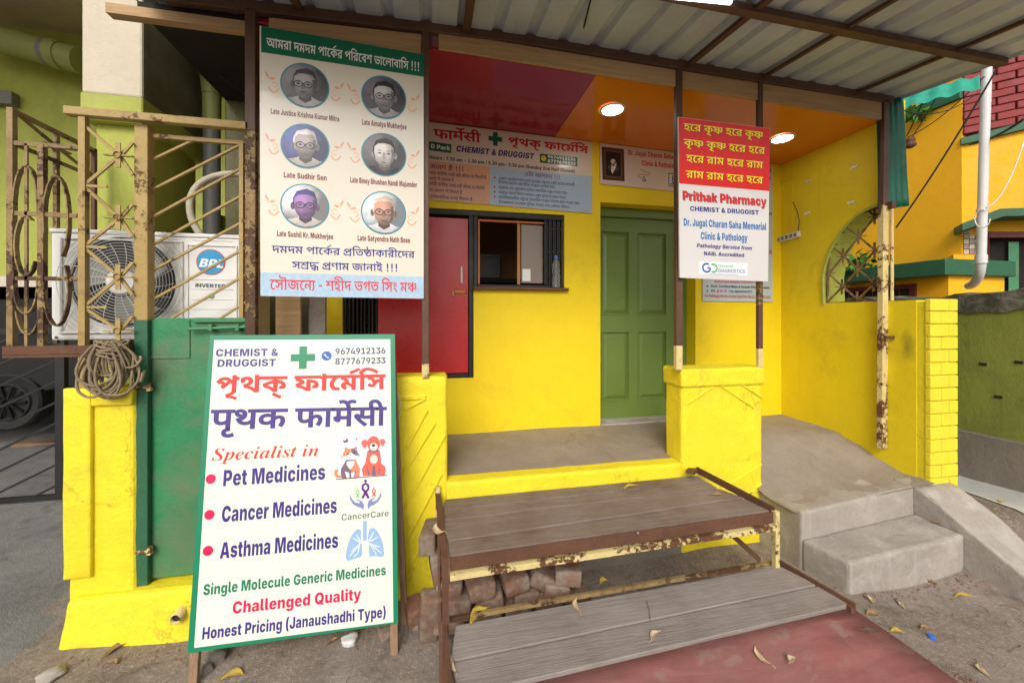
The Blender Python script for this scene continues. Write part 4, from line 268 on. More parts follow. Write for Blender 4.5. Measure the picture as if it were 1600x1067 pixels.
[549,1,54,68,-3,-14,1,-13,4,-11,5,-9,8,-7,9,-3,12,29,5,4,-8,6,-7,9,-3,10,-1,11,1,8,3,5,5,2,7,-5,10,-14,5,-23,5,-17,6,-12,8,-7,11,-2,14,1,12,5,10,9,8,11,6,13,4,16,1,14,-1,12,-3,10,-5,8,-7,10,-19,-28,-6,-9,13,-7,3,-10,1,-9,-1,-8,-3,-5,-5,-2,-6,5,-10,6,-4,32,-7,17,-6,12,-8,7,-10,2,-13,-2,-12,-5,-11,-9,-9,-12,-6,-14,-4],
[353,2,4,80,136,0,-24,-78,0,0,24,13,22,169,32,0,0,-137,3,-4,4,-3,6,-1,12,2,5,-25,-22,-3,-17,3,-13,7,-8,12,-2,16],
[612,1,26,64,-2,-14,2,-11,4,-9,8,-7,10,-5,13,-1,15,0,86,32,0,0,-81,1,-13,6,-9,8,-6,11,-2,15,4,11,11,3,17,0,79,32,0,0,-136,-30,0,0,34,2,0,-7,-16,-10,-11,-12,-7],
[587,1,10,56,0,-51,136,34,0,25,-74,14,-53,-8,0,6,27,32,100,34,0,-51,-136],
[589,1,22,15,-49,8,25,17,-2,9,5,5,12,2,8,-51,137,34,0,25,-74,7,-26,6,-27,-8,0,6,27,8,26,26,74,33,0,-58,-154,-11,-18,-15,-12,-10,-3,-11,-1,-13,1],
[269,0]]
RUNS = {
('B', 'আমরা দমদম পার্কের পরিবেশ ভালোবাসি !!!'): [3,0,0,24,1157,0,26,1755,0,32,2335,0,0,2611,0,17,2852,0,24,3440,0,17,4037,0,24,4625,0,0,5223,0,20,5464,0,32,6168,0,37,6443,0,8,6804,0,42,7391,0,26,7594,0,0,8175,0,20,8416,0,33,9120,0,26,9396,0,37,9976,0,22,10337,0,28,10918,0,0,11576,0,23,11817,0,32,12512,0,37,12788,0,27,13149,0,32,13864,0,22,14140,0,32,14721,0,33,14996,0,30,15272,0,0,15928,0,58,16169,0,58,16554,0,58,16938,0,17323],
('B', 'দমদম পার্কের প্রতিষ্ঠাকারীদের'): [17,0,0,24,587,0,17,1185,0,24,1772,0,0,2370,0,20,2611,0,32,3315,0,37,3591,0,8,3952,0,42,4539,0,26,4742,0,0,5322,0,45,5564,0,33,6311,0,15,6587,0,53,7265,0,32,7966,0,8,8242,0,32,9032,0,26,9308,0,34,9889,0,37,10164,0,17,10525,0,26,11113,0,11693],
('B', 'সশ্রদ্ধ প্রণাম জানাই !!!'): [30,0,0,47,655,0,49,1334,0,0,2109,0,45,2350,0,14,3098,0,32,3696,0,24,3972,0,0,4569,0,12,4810,0,32,5721,0,19,5997,0,32,6583,0,4,6859,0,0,7385,0,58,7626,0,58,8011,0,58,8396,0,8780],
('B', 'সৌজন্যে - শহীদ ভগত সিং মঞ্চ'): [37,0,0,30,361,0,39,1016,0,12,1292,0,37,2203,0,19,2564,0,43,3150,0,0,3411,0,61,3652,0,0,3993,0,28,4235,0,31,4892,0,34,5418,0,17,5694,0,0,6281,0,23,6522,0,10,7217,0,15,7862,0,0,8540,0,33,8781,0,30,9057,0,1,9712,0,0,10131,0,24,10373,0,48,10970,0,11824],
('B', 'পৃথক্ ফার্মেসি'): [20,0,0,36,716,0,16,704,0,8,1357,0,38,1944,0,0,2147,0,21,2388,0,32,3203,0,37,3479,0,24,3840,0,42,4438,0,33,4438,0,30,4714,0,5369],
('B', 'হরে কৃষ্ণ হরে কৃষ্ণ'): [31,0,0,37,525,0,26,886,0,0,1467,0,8,1708,0,36,2295,0,54,2498,0,0,3367,0,31,3609,0,37,4134,0,26,4495,0,0,5075,0,8,5317,0,36,5904,0,54,6107,0,6976],
('B', 'কৃষ্ণ কৃষ্ণ হরে হরে'): [8,0,0,36,587,0,54,790,0,0,1659,0,8,1900,0,36,2487,0,54,2690,0,0,3560,0,31,3801,0,37,4326,0,26,4687,0,0,5268,0,31,5509,0,37,6034,0,26,6395,0,6976],
('B', 'হরে রাম হরে রাম'): [31,0,0,37,525,0,26,886,0,0,1467,0,26,1708,0,32,2289,0,24,2565,0,0,3162,0,31,3403,0,37,3929,0,26,4290,0,0,4870,0,26,5112,0,32,5692,0,24,5968,0,6566],
('B', 'রাম রাম হরে হরে'): [26,0,0,32,581,0,24,856,0,0,1454,0,26,1695,0,32,2276,0,24,2552,0,0,3149,0,31,3391,0,37,3916,0,26,4277,0,0,4858,0,31,5099,0,37,5624,0,26,5985,0,6566],
('B', 'এটা আলাদা !!!'): [6,0,0,13,736,0,32,1287,0,0,1562,0,3,1804,0,27,2961,0,32,3676,0,17,3952,0,32,4539,0,0,4815,0,58,5057,0,58,5441,0,58,5826,0,6211],
('B', 'এখানে প্রেসক্রিপশনে লেখা ব্র্যান্ডের ওষুধের একই মানের কার্যকরী'): [6,0,0,9,736,0,32,1422,0,37,1698,0,19,2059,0,0,2645,0,37,2886,0,45,3247,0,30,3995,0,33,4651,0,44,4927,0,20,5829,0,28,6533,0,37,7191,0,19,7552,0,0,8138,0,37,8379,0,27,8740,0,9,9456,0,32,10142,0,0,10418,0,46,10659,0,43,11307,0,32,11567,0,37,11843,0,50,12204,0,26,13013,0,0,13594,0,7,13835,0,29,14553,0,35,15186,0,37,15172,0,18,15533,0,26,16114,0,0,16694,0,6,16935,0,8,17671,0,4,18461,0,0,18987,0,24,19228,0,32,19826,0,37,20102,0,19,20463,0,26,21049,0,0,21629,0,8,21871,0,32,22660,0,25,22936,0,42,23548,0,8,23548,0,26,24338,0,34,24919,0,25195],
('B', 'উপাদানওয়ালা জেনেরিক সংস্করণ পাওয়া যায়।'): [5,0,0,20,686,0,32,1390,0,17,1666,0,32,2253,0,19,2529,0,7,3115,0,41,3833,0,32,4445,0,27,4721,0,32,5436,0,0,5712,0,37,5953,0,12,6314,0,37,7225,0,19,7586,0,33,8172,0,26,8448,0,8,9029,0,0,9819,0,30,10060,0,1,10715,0,55,11135,0,26,11926,0,14,12507,0,0,13105,0,20,13346,0,32,14050,0,7,14325,0,41,15043,0,32,15655,0,0,15931,0,25,16172,0,32,16784,0,41,17060,0,62,17672,0,18058],
('B', 'ক্যান্সার এবং দুরারোগ্য ব্যাধির জেনেরিক ওষুধ পাওয়া যায়।'): [8,0,0,43,790,0,32,1050,0,51,1326,0,32,2191,0,26,2467,0,0,3048,0,6,3289,0,22,4025,0,1,4606,0,0,5025,0,17,5266,0,35,5881,0,26,5853,0,32,6434,0,37,6710,0,26,7071,0,32,7652,0,10,7927,0,43,8572,0,0,8832,0,22,9073,0,43,9654,0,32,9914,0,33,10190,0,18,10466,0,26,11047,0,0,11627,0,37,11868,0,12,12229,0,37,13140,0,19,13501,0,33,14087,0,26,14363,0,8,14944,0,0,15734,0,7,15975,0,29,16693,0,35,17326,0,18,17312,0,0,17893,0,20,18134,0,32,18838,0,7,19113,0,41,19831,0,32,20443,0,0,20719,0,25,20960,0,32,21573,0,41,21848,0,62,22460,0,22846],
('B', 'দরকার পড়লে বিদেশ থেকেও ওষুধ আনানো যেতে পারে।'): [17,0,0,26,587,0,8,1168,0,32,1958,0,26,2234,0,0,2814,0,20,3056,0,40,3759,0,37,4446,0,27,4807,0,0,5522,0,33,5763,0,22,6039,0,37,6620,0,17,6981,0,28,7568,0,0,8226,0,37,8467,0,16,8828,0,37,9481,0,8,9842,0,7,10632,0,0,11350,0,7,11591,0,29,12309,0,35,12942,0,18,12928,0,0,13508,0,3,13750,0,19,14907,0,32,15493,0,37,15769,0,19,16130,0,32,16716,0,0,16992,0,37,17233,0,25,17594,0,37,18206,0,15,18567,0,0,19245,0,20,19486,0,32,20190,0,37,20466,0,26,20827,0,62,21407,0,21793],
('B', 'অ্যান্টিবায়োটিক ওষুধের জেনেরিক সংস্করণ বিশেষ ছাড়ে পাওয়া যায়।'): [2,0,0,38,882,0,25,882,0,32,1494,0,33,1770,0,52,2046,0,22,2863,0,32,3444,0,37,3719,0,41,4080,0,32,4692,0,57,4968,0,8,5795,0,0,6585,0,7,6826,0,29,7544,0,35,8177,0,37,8163,0,18,8524,0,26,9105,0,0,9685,0,37,9926,0,12,10287,0,37,11198,0,19,11559,0,33,12145,0,26,12421,0,8,13002,0,0,13792,0,30,14033,0,1,14688,0,55,15108,0,26,15899,0,14,16480,0,0,17078,0,33,17319,0,22,17595,0,37,18175,0,28,18536,0,29,19194,0,0,19813,0,11,20054,0,32,20728,0,37,21004,0,40,21364,0,0,22051,0,20,22292,0,32,22996,0,7,23272,0,41,23989,0,32,24601,0,0,24877,0,25,25119,0,32,25731,0,41,26006,0,62,26618,0,27004],
('B', 'ইনজেকশন দেওয়ার সুবিধা পাওয়া যায় (মহিলা স্টাফ)।'): [4,0,0,19,526,0,37,1112,0,12,1473,0,8,2384,0,28,3174,0,19,3832,0,0,4418,0,37,4659,0,17,5020,0,7,5607,0,41,6325,0,32,6937,0,26,7213,0,0,7794,0,30,8035,0,35,8717,0,33,8690,0,22,8966,0,18,9547,0,32,10128,0,0,10403,0,20,10645,0,32,11348,0,7,11624,0,41,12342,0,32,12954,0,0,13230,0,25,13471,0,32,14083,0,41,14359,0,0,14971,0,59,15212,0,24,15644,0,33,16242,0,31,16518,0,27,17043,0,32,17758,0,0,18034,0,56,18275,0,32,19208,0,21,19484,0,60,20300,0,62,20732,0,21117],
('D', 'पृथक फार्मेसी'): [77,0,0,91,568,0,74,568,0,69,1210,0,63,1972,0,78,2232,0,88,3003,0,81,3262,0,96,3860,0,86,3860,0,90,4536,0,4795],
('D', 'फार्मेसी'): [78,0,0,88,771,0,81,1030,0,96,1628,0,86,1628,0,90,2304,0,2563],
('D', 'अलग है !!!'): [65,0,0,84,764,0,70,1442,0,63,2005,0,87,2265,0,93,2796,0,63,2796,0,98,3056,0,98,3439,0,98,3822,0,4205],
('D', 'वाला जेनेरिक दवाई सही कीमत पर मिलती है'): [85,0,0,88,556,0,84,815,0,88,1493,0,63,1752,0,71,2012,0,92,2754,0,76,2754,0,92,3309,0,89,3309,0,83,3568,0,69,3977,0,63,4739,0,75,4999,0,85,5519,0,88,6075,0,66,6334,0,63,6825,0,86,7085,0,87,7761,0,90,8292,0,63,8551,0,69,8811,0,90,9573,0,81,9832,0,73,10430,0,63,11000,0,77,11260,0,83,11828,0,63,12237,0,89,12497,0,81,12756,0,84,13354,0,73,14032,0,90,14602,0,63,14861,0,87,15121,0,93,15652,0,15652],
('D', 'दवाई भी उपलब्ध है'): [75,0,0,85,520,0,88,1076,0,66,1335,0,63,1826,0,80,2086,0,90,2789,0,63,3048,0,67,3308,0,77,3856,0,84,4424,0,97,5102,0,63,6048,0,87,6308,0,93,6839,0,6839],
('D', 'कॉफी जेनेरिक दवाई सही कीमत पर मिलेगी'): [69,0,0,94,762,0,78,1021,0,90,1792,0,63,2051,0,71,2311,0,92,3053,0,76,3053,0,92,3608,0,89,3608,0,83,3867,0,69,4276,0,63,5038,0,75,5298,0,85,5818,0,88,6374,0,66,6633,0,63,7124,0,86,7384,0,87,8060,0,90,8591,0,63,8850,0,69,9110,0,90,9872,0,81,10131,0,73,10729,0,63,11299,0,77,11559,0,83,12127,0,63,12536,0,89,12796,0,81,13055,0,84,13653,0,92,14331,0,70,14331,0,90,14894,0,15153],
('D', 'का सामान भी मिलता है'): [69,0,0,88,762,0,63,1021,0,86,1281,0,88,1957,0,81,2216,0,88,2814,0,76,3073,0,63,3628,0,80,3888,0,90,4591,0,63,4850,0,89,5110,0,81,5369,0,84,5967,0,73,6645,0,88,7215,0,63,7474,0,87,7734,0,93,8265,0,8265],
('D', 'एंटीबायोटिक दवाई मिलता है'): [68,0,0,64,565,0,72,553,0,90,1057,0,79,1316,0,88,1887,0,82,2146,0,95,2726,0,89,2985,0,72,3244,0,69,3748,0,63,4510,0,75,4770,0,85,5290,0,88,5846,0,66,6105,0,63,6596,0,89,6856,0,81,7115,0,84,7713,0,73,8391,0,88,8961,0,63,9220,0,87,9480,0,93,10011,0,10011],
('E', 'পৃথক্ ফার্মেসি'): [102,0,0,108,716,0,101,788,0,100,1550,0,110,2137,0,99,2423,0,103,2683,0,106,3584,0,109,3903,0,104,4314,0,111,4981,0,107,4981,0,105,5300,0,6019],
('F', 'पृथक फार्मेसी'): [115,0,0,121,568,0,114,568,0,113,1210,0,112,1972,0,116,2232,0,119,3003,0,117,3262,0,122,3860,0,118,3860,0,120,4536,0,4795],
('F', 'फार्मेसी'): [116,0,0,119,771,0,117,1030,0,122,1628,0,118,1628,0,120,2304,0,2563]}
FACES = {
'S': {' ': 191,'&': 192,'(': 188,')': 189,'-': 190,'.': 186,'/': 194,'0': 176,'1': 177,'2': 178,'3': 182,'4': 183,'5': 179,'6': 184,'7': 180,'8': 181,'9': 185,':': 187,'@': 193,'A': 133,'B': 134,'C': 135,'D': 136,'E': 137,'F': 138,'G': 139,'H': 140,'I': 141,'J': 142,'K': 143,'L': 144,'M': 145,'N': 146,'O': 147,'P': 148,'Q': 149,'R': 150,'S': 151,'T': 152,'U': 153,'a': 154,'b': 155,'c': 156,'d': 157,'e': 158,'f': 159,'g': 160,'h': 161,'i': 162,'j': 163,'k': 164,'l': 165,'m': 166,'n': 167,'o': 168,'p': 169,'r': 170,'s': 171,'t': 172,'u': 173,'v': 174,'y': 175},
'T': {' ': 222,'A': 195,'C': 196,'D': 197,'E': 198,'G': 199,'I': 200,'N': 201,'O': 202,'R': 203,'S': 204,'T': 205,'V': 206,'a': 207,'c': 208,'e': 209,'i': 210,'l': 211,'m': 212,'n': 213,'o': 214,'p': 215,'r': 216,'s': 217,'t': 218,'u': 219,'v': 220,'y': 221},
'M': {'S': 123,'a': 124,'c': 125,'e': 126,'i': 127,'l': 128,'n': 129,'p': 130,'s': 131,'t': 132}}
# ---------------------------------------------------------------- lettering
# glyph outlines (latin, bengali, devanagari) stored as plain polygons
_gl = []
for _row in GLYPHS:
    _cs = []; _p = 2
    for _ in range(_row[1]):
        _n = _row[_p]; _p += 1; _x = _y = 0; _c = []
        for _k in range(_n):
            _x += _row[_p]; _y += _row[_p+1]; _p += 2; _c.append((_x*4.0, _y*4.0))
        _cs.append(_c)
    _gl.append((_row[0], _cs))
_gm = {}

def winding_fill(cs):
    """triangulate a set of closed outlines, non-zero winding"""
    vs = []; es = []
    for c in cs:
        b = len(vs); n = len(c)
        vs += [Vector(p) for p in c]
        es += [(b+k, b+(k+1) % n) for k in range(n)]
    V, E, F, *_ = delaunay_2d_cdt(vs, es, [], 0, 1e-5)
    pts = np.array([(v.x, v.y) for v in V]); out = []
    a = np.concatenate([np.array(c) for c in cs]); b = np.concatenate([np.roll(np.array(c), -1, 0) for c in cs])
    for f in F:
        c = pts[list(f)].mean(0)
        up = (a[:, 1] <= c[1]) & (b[:, 1] > c[1]); dn = (a[:, 1] > c[1]) & (b[:, 1] <= c[1])
        cr = (b[:, 0]-a[:, 0])*(c[1]-a[:, 1]) - (c[0]-a[:, 0])*(b[:, 1]-a[:, 1])
        w = int((up & (cr > 0)).sum()) - int((dn & (cr < 0)).sum())
        if w: out.append(tuple(f))
    return pts, out

def glyph(i):
    if i not in _gm:
        _gm[i] = winding_fill(_gl[i][1]) if _gl[i][1] else (np.zeros((0, 2)), [])
    return _gm[i]

def layout(face, s):
    if face in 'BDEF':
        r = RUNS[(face, s)]; return [tuple(r[k:k+3]) for k in range(0, len(r)-1, 3)], r[-1]
    cm = FACES[face]; x = 0; out = []
    for ch in s:
        if ch in cm:
            out.append((cm[ch], x, 0)); x += _gl[cm[ch]][0]
        else: x += 260
    return out, x

def text_geo(face, s, w, h, x=0, y=0, align='c', slant=0.0, cap=None):
    """verts/faces of a line of writing in sign coordinates; w total width, h height of a capital (or of the head line)"""
    run, adv = layout(face, s)
    hh = h/(cap or {'S': 727.0, 'T': 727.0, 'M': 690.0, 'B': 640.0, 'D': 620.0, 'E': 640.0, 'F': 620.0}[face]); ww = w/adv
    x0 = x - w/2 if align == 'c' else (x if align == 'l' else x-w)
    V = []; F = []
    for gi, gx, gy in run:
        P, T = glyph(gi); b = len(V)
        V += [(x0+(px+gx+slant*py)*ww, y+(py+gy)*hh) for px, py in P]
        F += [tuple(b+k for k in t) for t in T]
    return V, F
# ---------------------------------------------------------------- object helpers
BASE = {}
def tag(o, label=None, cat=None, group=None, kind=None):
    if label: o['label'] = label
    if cat: o['category'] = cat
    if group: o['group'] = group
    if kind: o['kind'] = kind
    return o
def thing(name, label, cat, loc=(0, 0, 0), group=None):
    o = bpy.data.objects.new(name, None); C.objects.link(o); o.location = loc; o.empty_display_size = 0.1
    BASE[o.name] = Vector(loc); return tag(o, label, cat, group)

class MB:
    """collects shapes in world coordinates, build() links them as one mesh object"""
    def __init__(s): s.v = []; s.f = []
    def add(s, V, F):
        b = len(s.v); s.v += [tuple(p) for p in V]; s.f += [tuple(b+i for i in f) for f in F]; return s
    def hexa(s, P):
        """P: 8 corners, bottom 4 (ccw from above) then top 4"""
        return s.add(P, [(3, 2, 1, 0), (4, 5, 6, 7), (0, 1, 5, 4), (1, 2, 6, 5), (2, 3, 7, 6), (3, 0, 4, 7)])
    def box(s, x0, x1, y0, y1, z0, z1):
        return s.hexa([(x0, y0, z0), (x1, y0, z0), (x1, y1, z0), (x0, y1, z0), (x0, y0, z1), (x1, y0, z1), (x1, y1, z1), (x0, y1, z1)])
    def bar(s, a, b, w, h=None, up=(0, 0, 1)):
        """rectangular bar from a to b, w across, h along 'up'"""
        a = Vector(a); b = Vector(b); h = h or w; d = (b-a).normalized(); up = Vector(up)
        if abs(d.dot(up)) > 0.98: up = Vector((0, 1, 0))
        r = d.cross(up).normalized(); t = r.cross(d).normalized()
        r = r*w/2; t = t*h/2
        P = [a-r-t, a+r-t, a+r+t, a-r+t, b-r-t, b+r-t, b+r+t, b-r+t]
        return s.add(P, [(0, 1, 2, 3), (7, 6, 5, 4), (0, 4, 5, 1), (1, 5, 6, 2), (2, 6, 7, 3), (3, 7, 4, 0)])
    def tube(s, pts, r, n=8, cap=True):
        pts = [Vector(p) for p in pts]; m = len(pts); b = len(s.v); rr = r if isinstance(r, (list, tuple)) else [r]*m
        up = Vector((0, 0, 1)); last = None
        for i, p in enumerate(pts):
            d = (pts[min(i+1, m-1)]-pts[max(i-1, 0)]).normalized()
            if last is None:
                a = d.cross(up) if abs(d.dot(up)) < 0.95 else d.cross(Vector((1, 0, 0)))
            else: a = last - d*last.dot(d)
            a.normalize(); last = a; c = d.cross(a)
            for k in range(n):
                t = 2*math.pi*k/n; s.v.append(tuple(p + (a*math.cos(t)+c*math.sin(t))*rr[i]))
        for i in range(m-1):
            for k in range(n):
                k2 = (k+1) % n; s.f.append((b+i*n+k, b+i*n+k2, b+(i+1)*n+k2, b+(i+1)*n+k))
        if cap:
            s.f.append(tuple(b+k for k in range(n))[::-1]); s.f.append(tuple(b+(m-1)*n+k for k in range(n)))
        return s
    def lathe(s, prof, c, n=20, axis='z'):
        b = len(s.v); c = Vector(c)
        for r, h in prof:
            for k in range(n):
                t = 2*math.pi*k/n; x, y = r*math.cos(t), r*math.sin(t)
                s.v.append(tuple(c + (Vector((x, y, h)) if axis == 'z' else Vector((x, h, y)) if axis == 'y' else Vector((h, x, y)))))
        for i in range(len(prof)-1):
            for k in range(n):
                k2 = (k+1) % n; s.f.append((b+i*n+k, b+i*n+k2, b+(i+1)*n+k2, b+(i+1)*n+k))
        return s
    def prism(s, poly, d):
        """closed polygon (list of 3D points) pushed along d"""
        n = len(poly); P = [Vector(p) for p in poly]; d = Vector(d)
        s.add(P+[p+d for p in P], [tuple(range(n))[::-1], tuple(range(n, 2*n))]+[(i, (i+1) % n, (i+1) % n+n, i+n) for i in range(n)])
        return s
    def build(s, name, mat, parent=None, smooth=False, bevel=0.0, seg=1, label=None, recalc=True, sub=0):
        me = bpy.data.meshes.new(name)
        if parent is not None: off = BASE[parent.name]
        else:
            a = np.array(s.v); off = Vector(((a[:, 0].min()+a[:, 0].max())/2, (a[:, 1].min()+a[:, 1].max())/2, a[:, 2].min()))
        me.from_pydata([(p[0]-off[0], p[1]-off[1], p[2]-off[2]) for p in s.v], [], s.f); me.validate()
        if recalc:
            bm = bmesh.new(); bm.from_mesh(me); bmesh.ops.recalc_face_normals(bm, faces=bm.faces); bm.to_mesh(me); bm.free()
        me.materials.append(mat)
        if smooth:
            me.polygons.foreach_set('use_smooth', [True]*len(me.polygons))
            if smooth == 'auto':
                try: me.set_sharp_from_angle(angle=R_(40))
                except Exception: pass
        o = bpy.data.objects.new(name, me); C.objects.link(o)
        if parent is not None: o.parent = parent
        else: o.location = off
        BASE[o.name] = Vector(off)
        if bevel:
            m = o.modifiers.new('bevel', 'BEVEL'); m.width = bevel; m.segments = seg; m.limit_method = 'ANGLE'; m.angle_limit = R_(35)
        if sub:
            m = o.modifiers.new('sub', 'SUBSURF'); m.levels = m.render_levels = sub
        if label: o['label'] = label
        return o
def copy_tree(o, loc=None, rot=None, parent=None, scale=None):
    c = o.copy(); C.objects.link(c); BASE[c.name] = BASE[o.name]
    if parent is not None: c.parent = parent
    for ch in [k for k in bpy.data.objects if k.parent == o]: copy_tree(ch, parent=c)
    if loc is not None: c.location = loc
    if rot is not None: c.rotation_euler = rot
    if scale is not None: c.scale = scale
    return c

# ---------------------------------------------------------------- materials
def lin(r, g, b):
    f = lambda c: (c/255.0/12.92) if c <= 10 else ((c/255.0+0.055)/1.055)**2.4
    return (f(r), f(g), f(b), 1.0)
def mul(c, k): return (c[0]*k, c[1]*k, c[2]*k, 1.0)

class NT:
    def __init__(s, m): s.t = m.node_tree; s.n = s.t.nodes; s.l = s.t.links; s.b = s.n['Principled BSDF']
    def new(s, t, **k):
        o = s.n.new(t)
        for a, b in k.items():
            if a.startswith('i_'):
                key = a[2:]; o.inputs[int(key) if key.isdigit() else key.replace('_', ' ')].default_value = b
            else: setattr(o, a, b)
        return o
    def link(s, a, b): s.l.new(a, b)
    def pos(s, scale=(1, 1, 1)):
        g = s.new('ShaderNodeNewGeometry'); m = s.new('ShaderNodeMapping'); m.inputs['Scale'].default_value = scale
        s.link(g.outputs['Position'], m.inputs['Vector']); return m.outputs[0]
    def noise(s, vec, scale, detail=6, rough=0.6, dist=0.0):
        n = s.new('ShaderNodeTexNoise', i_Scale=scale, i_Detail=detail, i_Roughness=rough, i_Distortion=dist); s.link(vec, n.inputs['Vector']); return n.outputs['Fac']
    def ramp(s, fac, a, b, ca_=(0, 0, 0, 1), cb=(1, 1, 1, 1)):
        r = s.new('ShaderNodeValToRGB'); r.color_ramp.elements[0].position = a; r.color_ramp.elements[1].position = b
        r.color_ramp.elements[0].color = ca_; r.color_ramp.elements[1].color = cb; s.link(fac, r.inputs[0]); return r.outputs[0]
    def mix(s, fac, a, b, typ='MIX'):
        m = s.new('ShaderNodeMix', data_type='RGBA', blend_type=typ)
        for sock, v in ((m.inputs[0], fac), (m.inputs[6], a), (m.inputs[7], b)):
            if isinstance(v, (int, float)): sock.default_value = v
            elif isinstance(v, tuple): sock.default_value = v
            else: s.link(v, sock)
        return m.outputs[2]
    def math(s, op, a, b=0.0, clamp=False):
        m = s.new('ShaderNodeMath', operation=op, use_clamp=clamp)
        for i, v in enumerate((a, b)):
            if isinstance(v, (int, float)): m.inputs[i].default_value = v
            else: s.link(v, m.inputs[i])
        return m.outputs[0]
    def bump(s, h, strength, dist=0.002):
        b = s.new('ShaderNodeBump', i_Strength=strength, i_Distance=dist); s.link(h, b.inputs['Height']); s.link(b.outputs[0], s.b.inputs['Normal']); return b
def newmat(name, rough=0.6, metal=0.0, spec=0.5, col=(0.5, 0.5, 0.5, 1)):
    m = bpy.data.materials.new(name); m.use_nodes = True; t = NT(m)
    t.b.inputs['Roughness'].default_value = rough; t.b.inputs['Metallic'].default_value = metal
    t.b.inputs['Specular IOR Level'].default_value = spec; t.b.inputs['Base Color'].default_value = col
    return m, t

def paint(name, col, rough=0.55, var=0.18, stain=None, st_amt=0.35, st_scale=2.2, grain=0.35, scale=1.0, spec=0.4, streak=0.0, chips=None, chip_amt=0.40, crack=0.0):
    """painted plaster, metal or board: slow tone drift, stains, chips, fine relief"""
    m, t = newmat(name, rough, 0, spec)
    p = t.pos((scale, scale, scale))
    c = t.mix(t.ramp(t.noise(p, 3.1, 8, .65), .3, .72), mul(col, 1-var), col)
    c = t.mix(t.math('MULTIPLY', t.ramp(t.noise(p, 45, 4, .7), .45, .75), .3), c, mul(col, max(.1, 1-var*1.8)))
    c = t.mix(t.math('MULTIPLY', t.ramp(t.noise(p, 13, 6, .7, .4), .52, .72), .35), c, mul(col, max(.1, 1-var*1.6)))
    if stain:
        f = t.ramp(t.noise(p, st_scale, 10, .72, .6), 0.62-st_amt*.25, 0.80)
        c = t.mix(t.math('MULTIPLY', f, st_amt*1.6, True), c, stain)
    if streak:
        ps = t.pos((14*scale, 14*scale, 0.9*scale)); f = t.ramp(t.noise(ps, 1.0, 6, .6), .55, .8)
        c = t.mix(t.math('MULTIPLY', f, streak), c, stain or mul(col, .4))
    h = t.noise(p, 60, 8, .7); h2 = t.noise(p, 9, 4, .6)
    if crack:
        a = t.math('ABSOLUTE', t.math('SUBTRACT', t.noise(p, 1.7, 9, .62, .5), .5)); f = t.math('MULTIPLY', t.ramp(a, .0, .006, (1, 1, 1, 1), (0, 0, 0, 1)), t.ramp(t.noise(p, 1.1, 2), .48, .6))
        c = t.mix(t.math('MULTIPLY', f, crack), c, mul(stain or col, .35))
    hh = t.math('ADD', t.math('MULTIPLY', h, .7), h2)
    if chips:
        f = t.ramp(t.math('ADD', t.math('MULTIPLY', t.noise(p, 34, 12, .75, .35), .55), t.math('MULTIPLY', t.noise(p, 5.5, 3, .5), .45)), chip_amt+.17, chip_amt+.19)
        c = t.mix(f, c, chips); hh = t.math('SUBTRACT', hh, t.math('MULTIPLY', f, .5))
    t.link(c, t.b.inputs['Base Color'])
    r = t.ramp(t.noise(p, 7, 5), .3, .8, (rough*.8,)*3+(1,), (min(1, rough*1.25),)*3+(1,)); t.link(r, t.b.inputs['Roughness'])
    t.bump(hh, min(1, grain*1.3), .007); return m

def flat(name, col, rough=0.5, spec=0.5, metal=0.0, emit=0.0):
    m, t = newmat(name, rough, metal, spec, col)
    if emit: t.b.inputs['Emission Color'].default_value = col; t.b.inputs['Emission Strength'].default_value = emit
    return m

M = {}
YEL = lin(247, 220, 26)
M['yellow'] = paint('yellow_wall_paint', (0.84, 0.625, 0.006, 1), .6, .07, (0.42, 0.30, 0.03, 1), .32, 2.0, .5, streak=.08)
M['yellow_front'] = paint('yellow_pillar_paint', (0.86, 0.70, 0.022, 1), .62, .10, (0.36, 0.28, 0.06, 1), .36, 3.8, 1.0, crack=.5, streak=.10, chips=(.62, .5, .2, 1), chip_amt=.56)
M['ochre'] = paint('yellow_side_wall_paint', (0.82, 0.635, 0.01, 1), .6, .10, (0.30, 0.22, 0.03, 1), .30, 1.9, .5, streak=.10)
def _smudge(m, c, r, col):
    t = NT(m); old = t.b.inputs['Base Color'].links[0].from_socket; g = t.new('ShaderNodeNewGeometry'); v = t.new('ShaderNodeVectorMath', operation='SUBTRACT'); t.link(g.outputs['Position'], v.inputs[0]); v.inputs[1].default_value = c
    w = t.new('ShaderNodeVectorMath', operation='DIVIDE'); t.link(v.outputs[0], w.inputs[0]); w.inputs[1].default_value = r; l = t.new('ShaderNodeVectorMath', operation='LENGTH'); t.link(w.outputs[0], l.inputs[0])
    f = t.ramp(t.math('ADD', l.outputs['Value'], t.math('MULTIPLY', t.noise(t.pos((1, 1, .5)), 9, 8, .7), .9)), .55, 1.35, (1, 1, 1, 1), (0, 0, 0, 1)); t.link(t.mix(t.math('MULTIPLY', f, .6), old, col), t.b.inputs['Base Color'])
_smudge(M['ochre'], (3.3, 2.13, 1.42), (.3, .09, .26), (.10, .085, .02, 1))
M['lime'] = paint('lime_green_paint', (0.42, 0.45, 0.075, 1), .65, .16, (.13, .14, .05, 1), .35, 1.7, .5, streak=.25)
M['mossy'] = paint('old_green_wall_paint', (0.26, 0.29, 0.05, 1), .75, .22, (.06, .065, .03, 1), .35, 1.8, .7, streak=.2)
M['plaster'] = paint('old_cream_plaster', (0.62, 0.54, 0.42, 1), .75, .12, (.30, .25, .19, 1), .30, 2.4, .6, streak=.15)
M['soffit'] = paint('beige_soffit_paint', (0.50, 0.42, 0.26, 1), .8, .12, (.25, .2, .12, 1), .3, 2.0, .4)
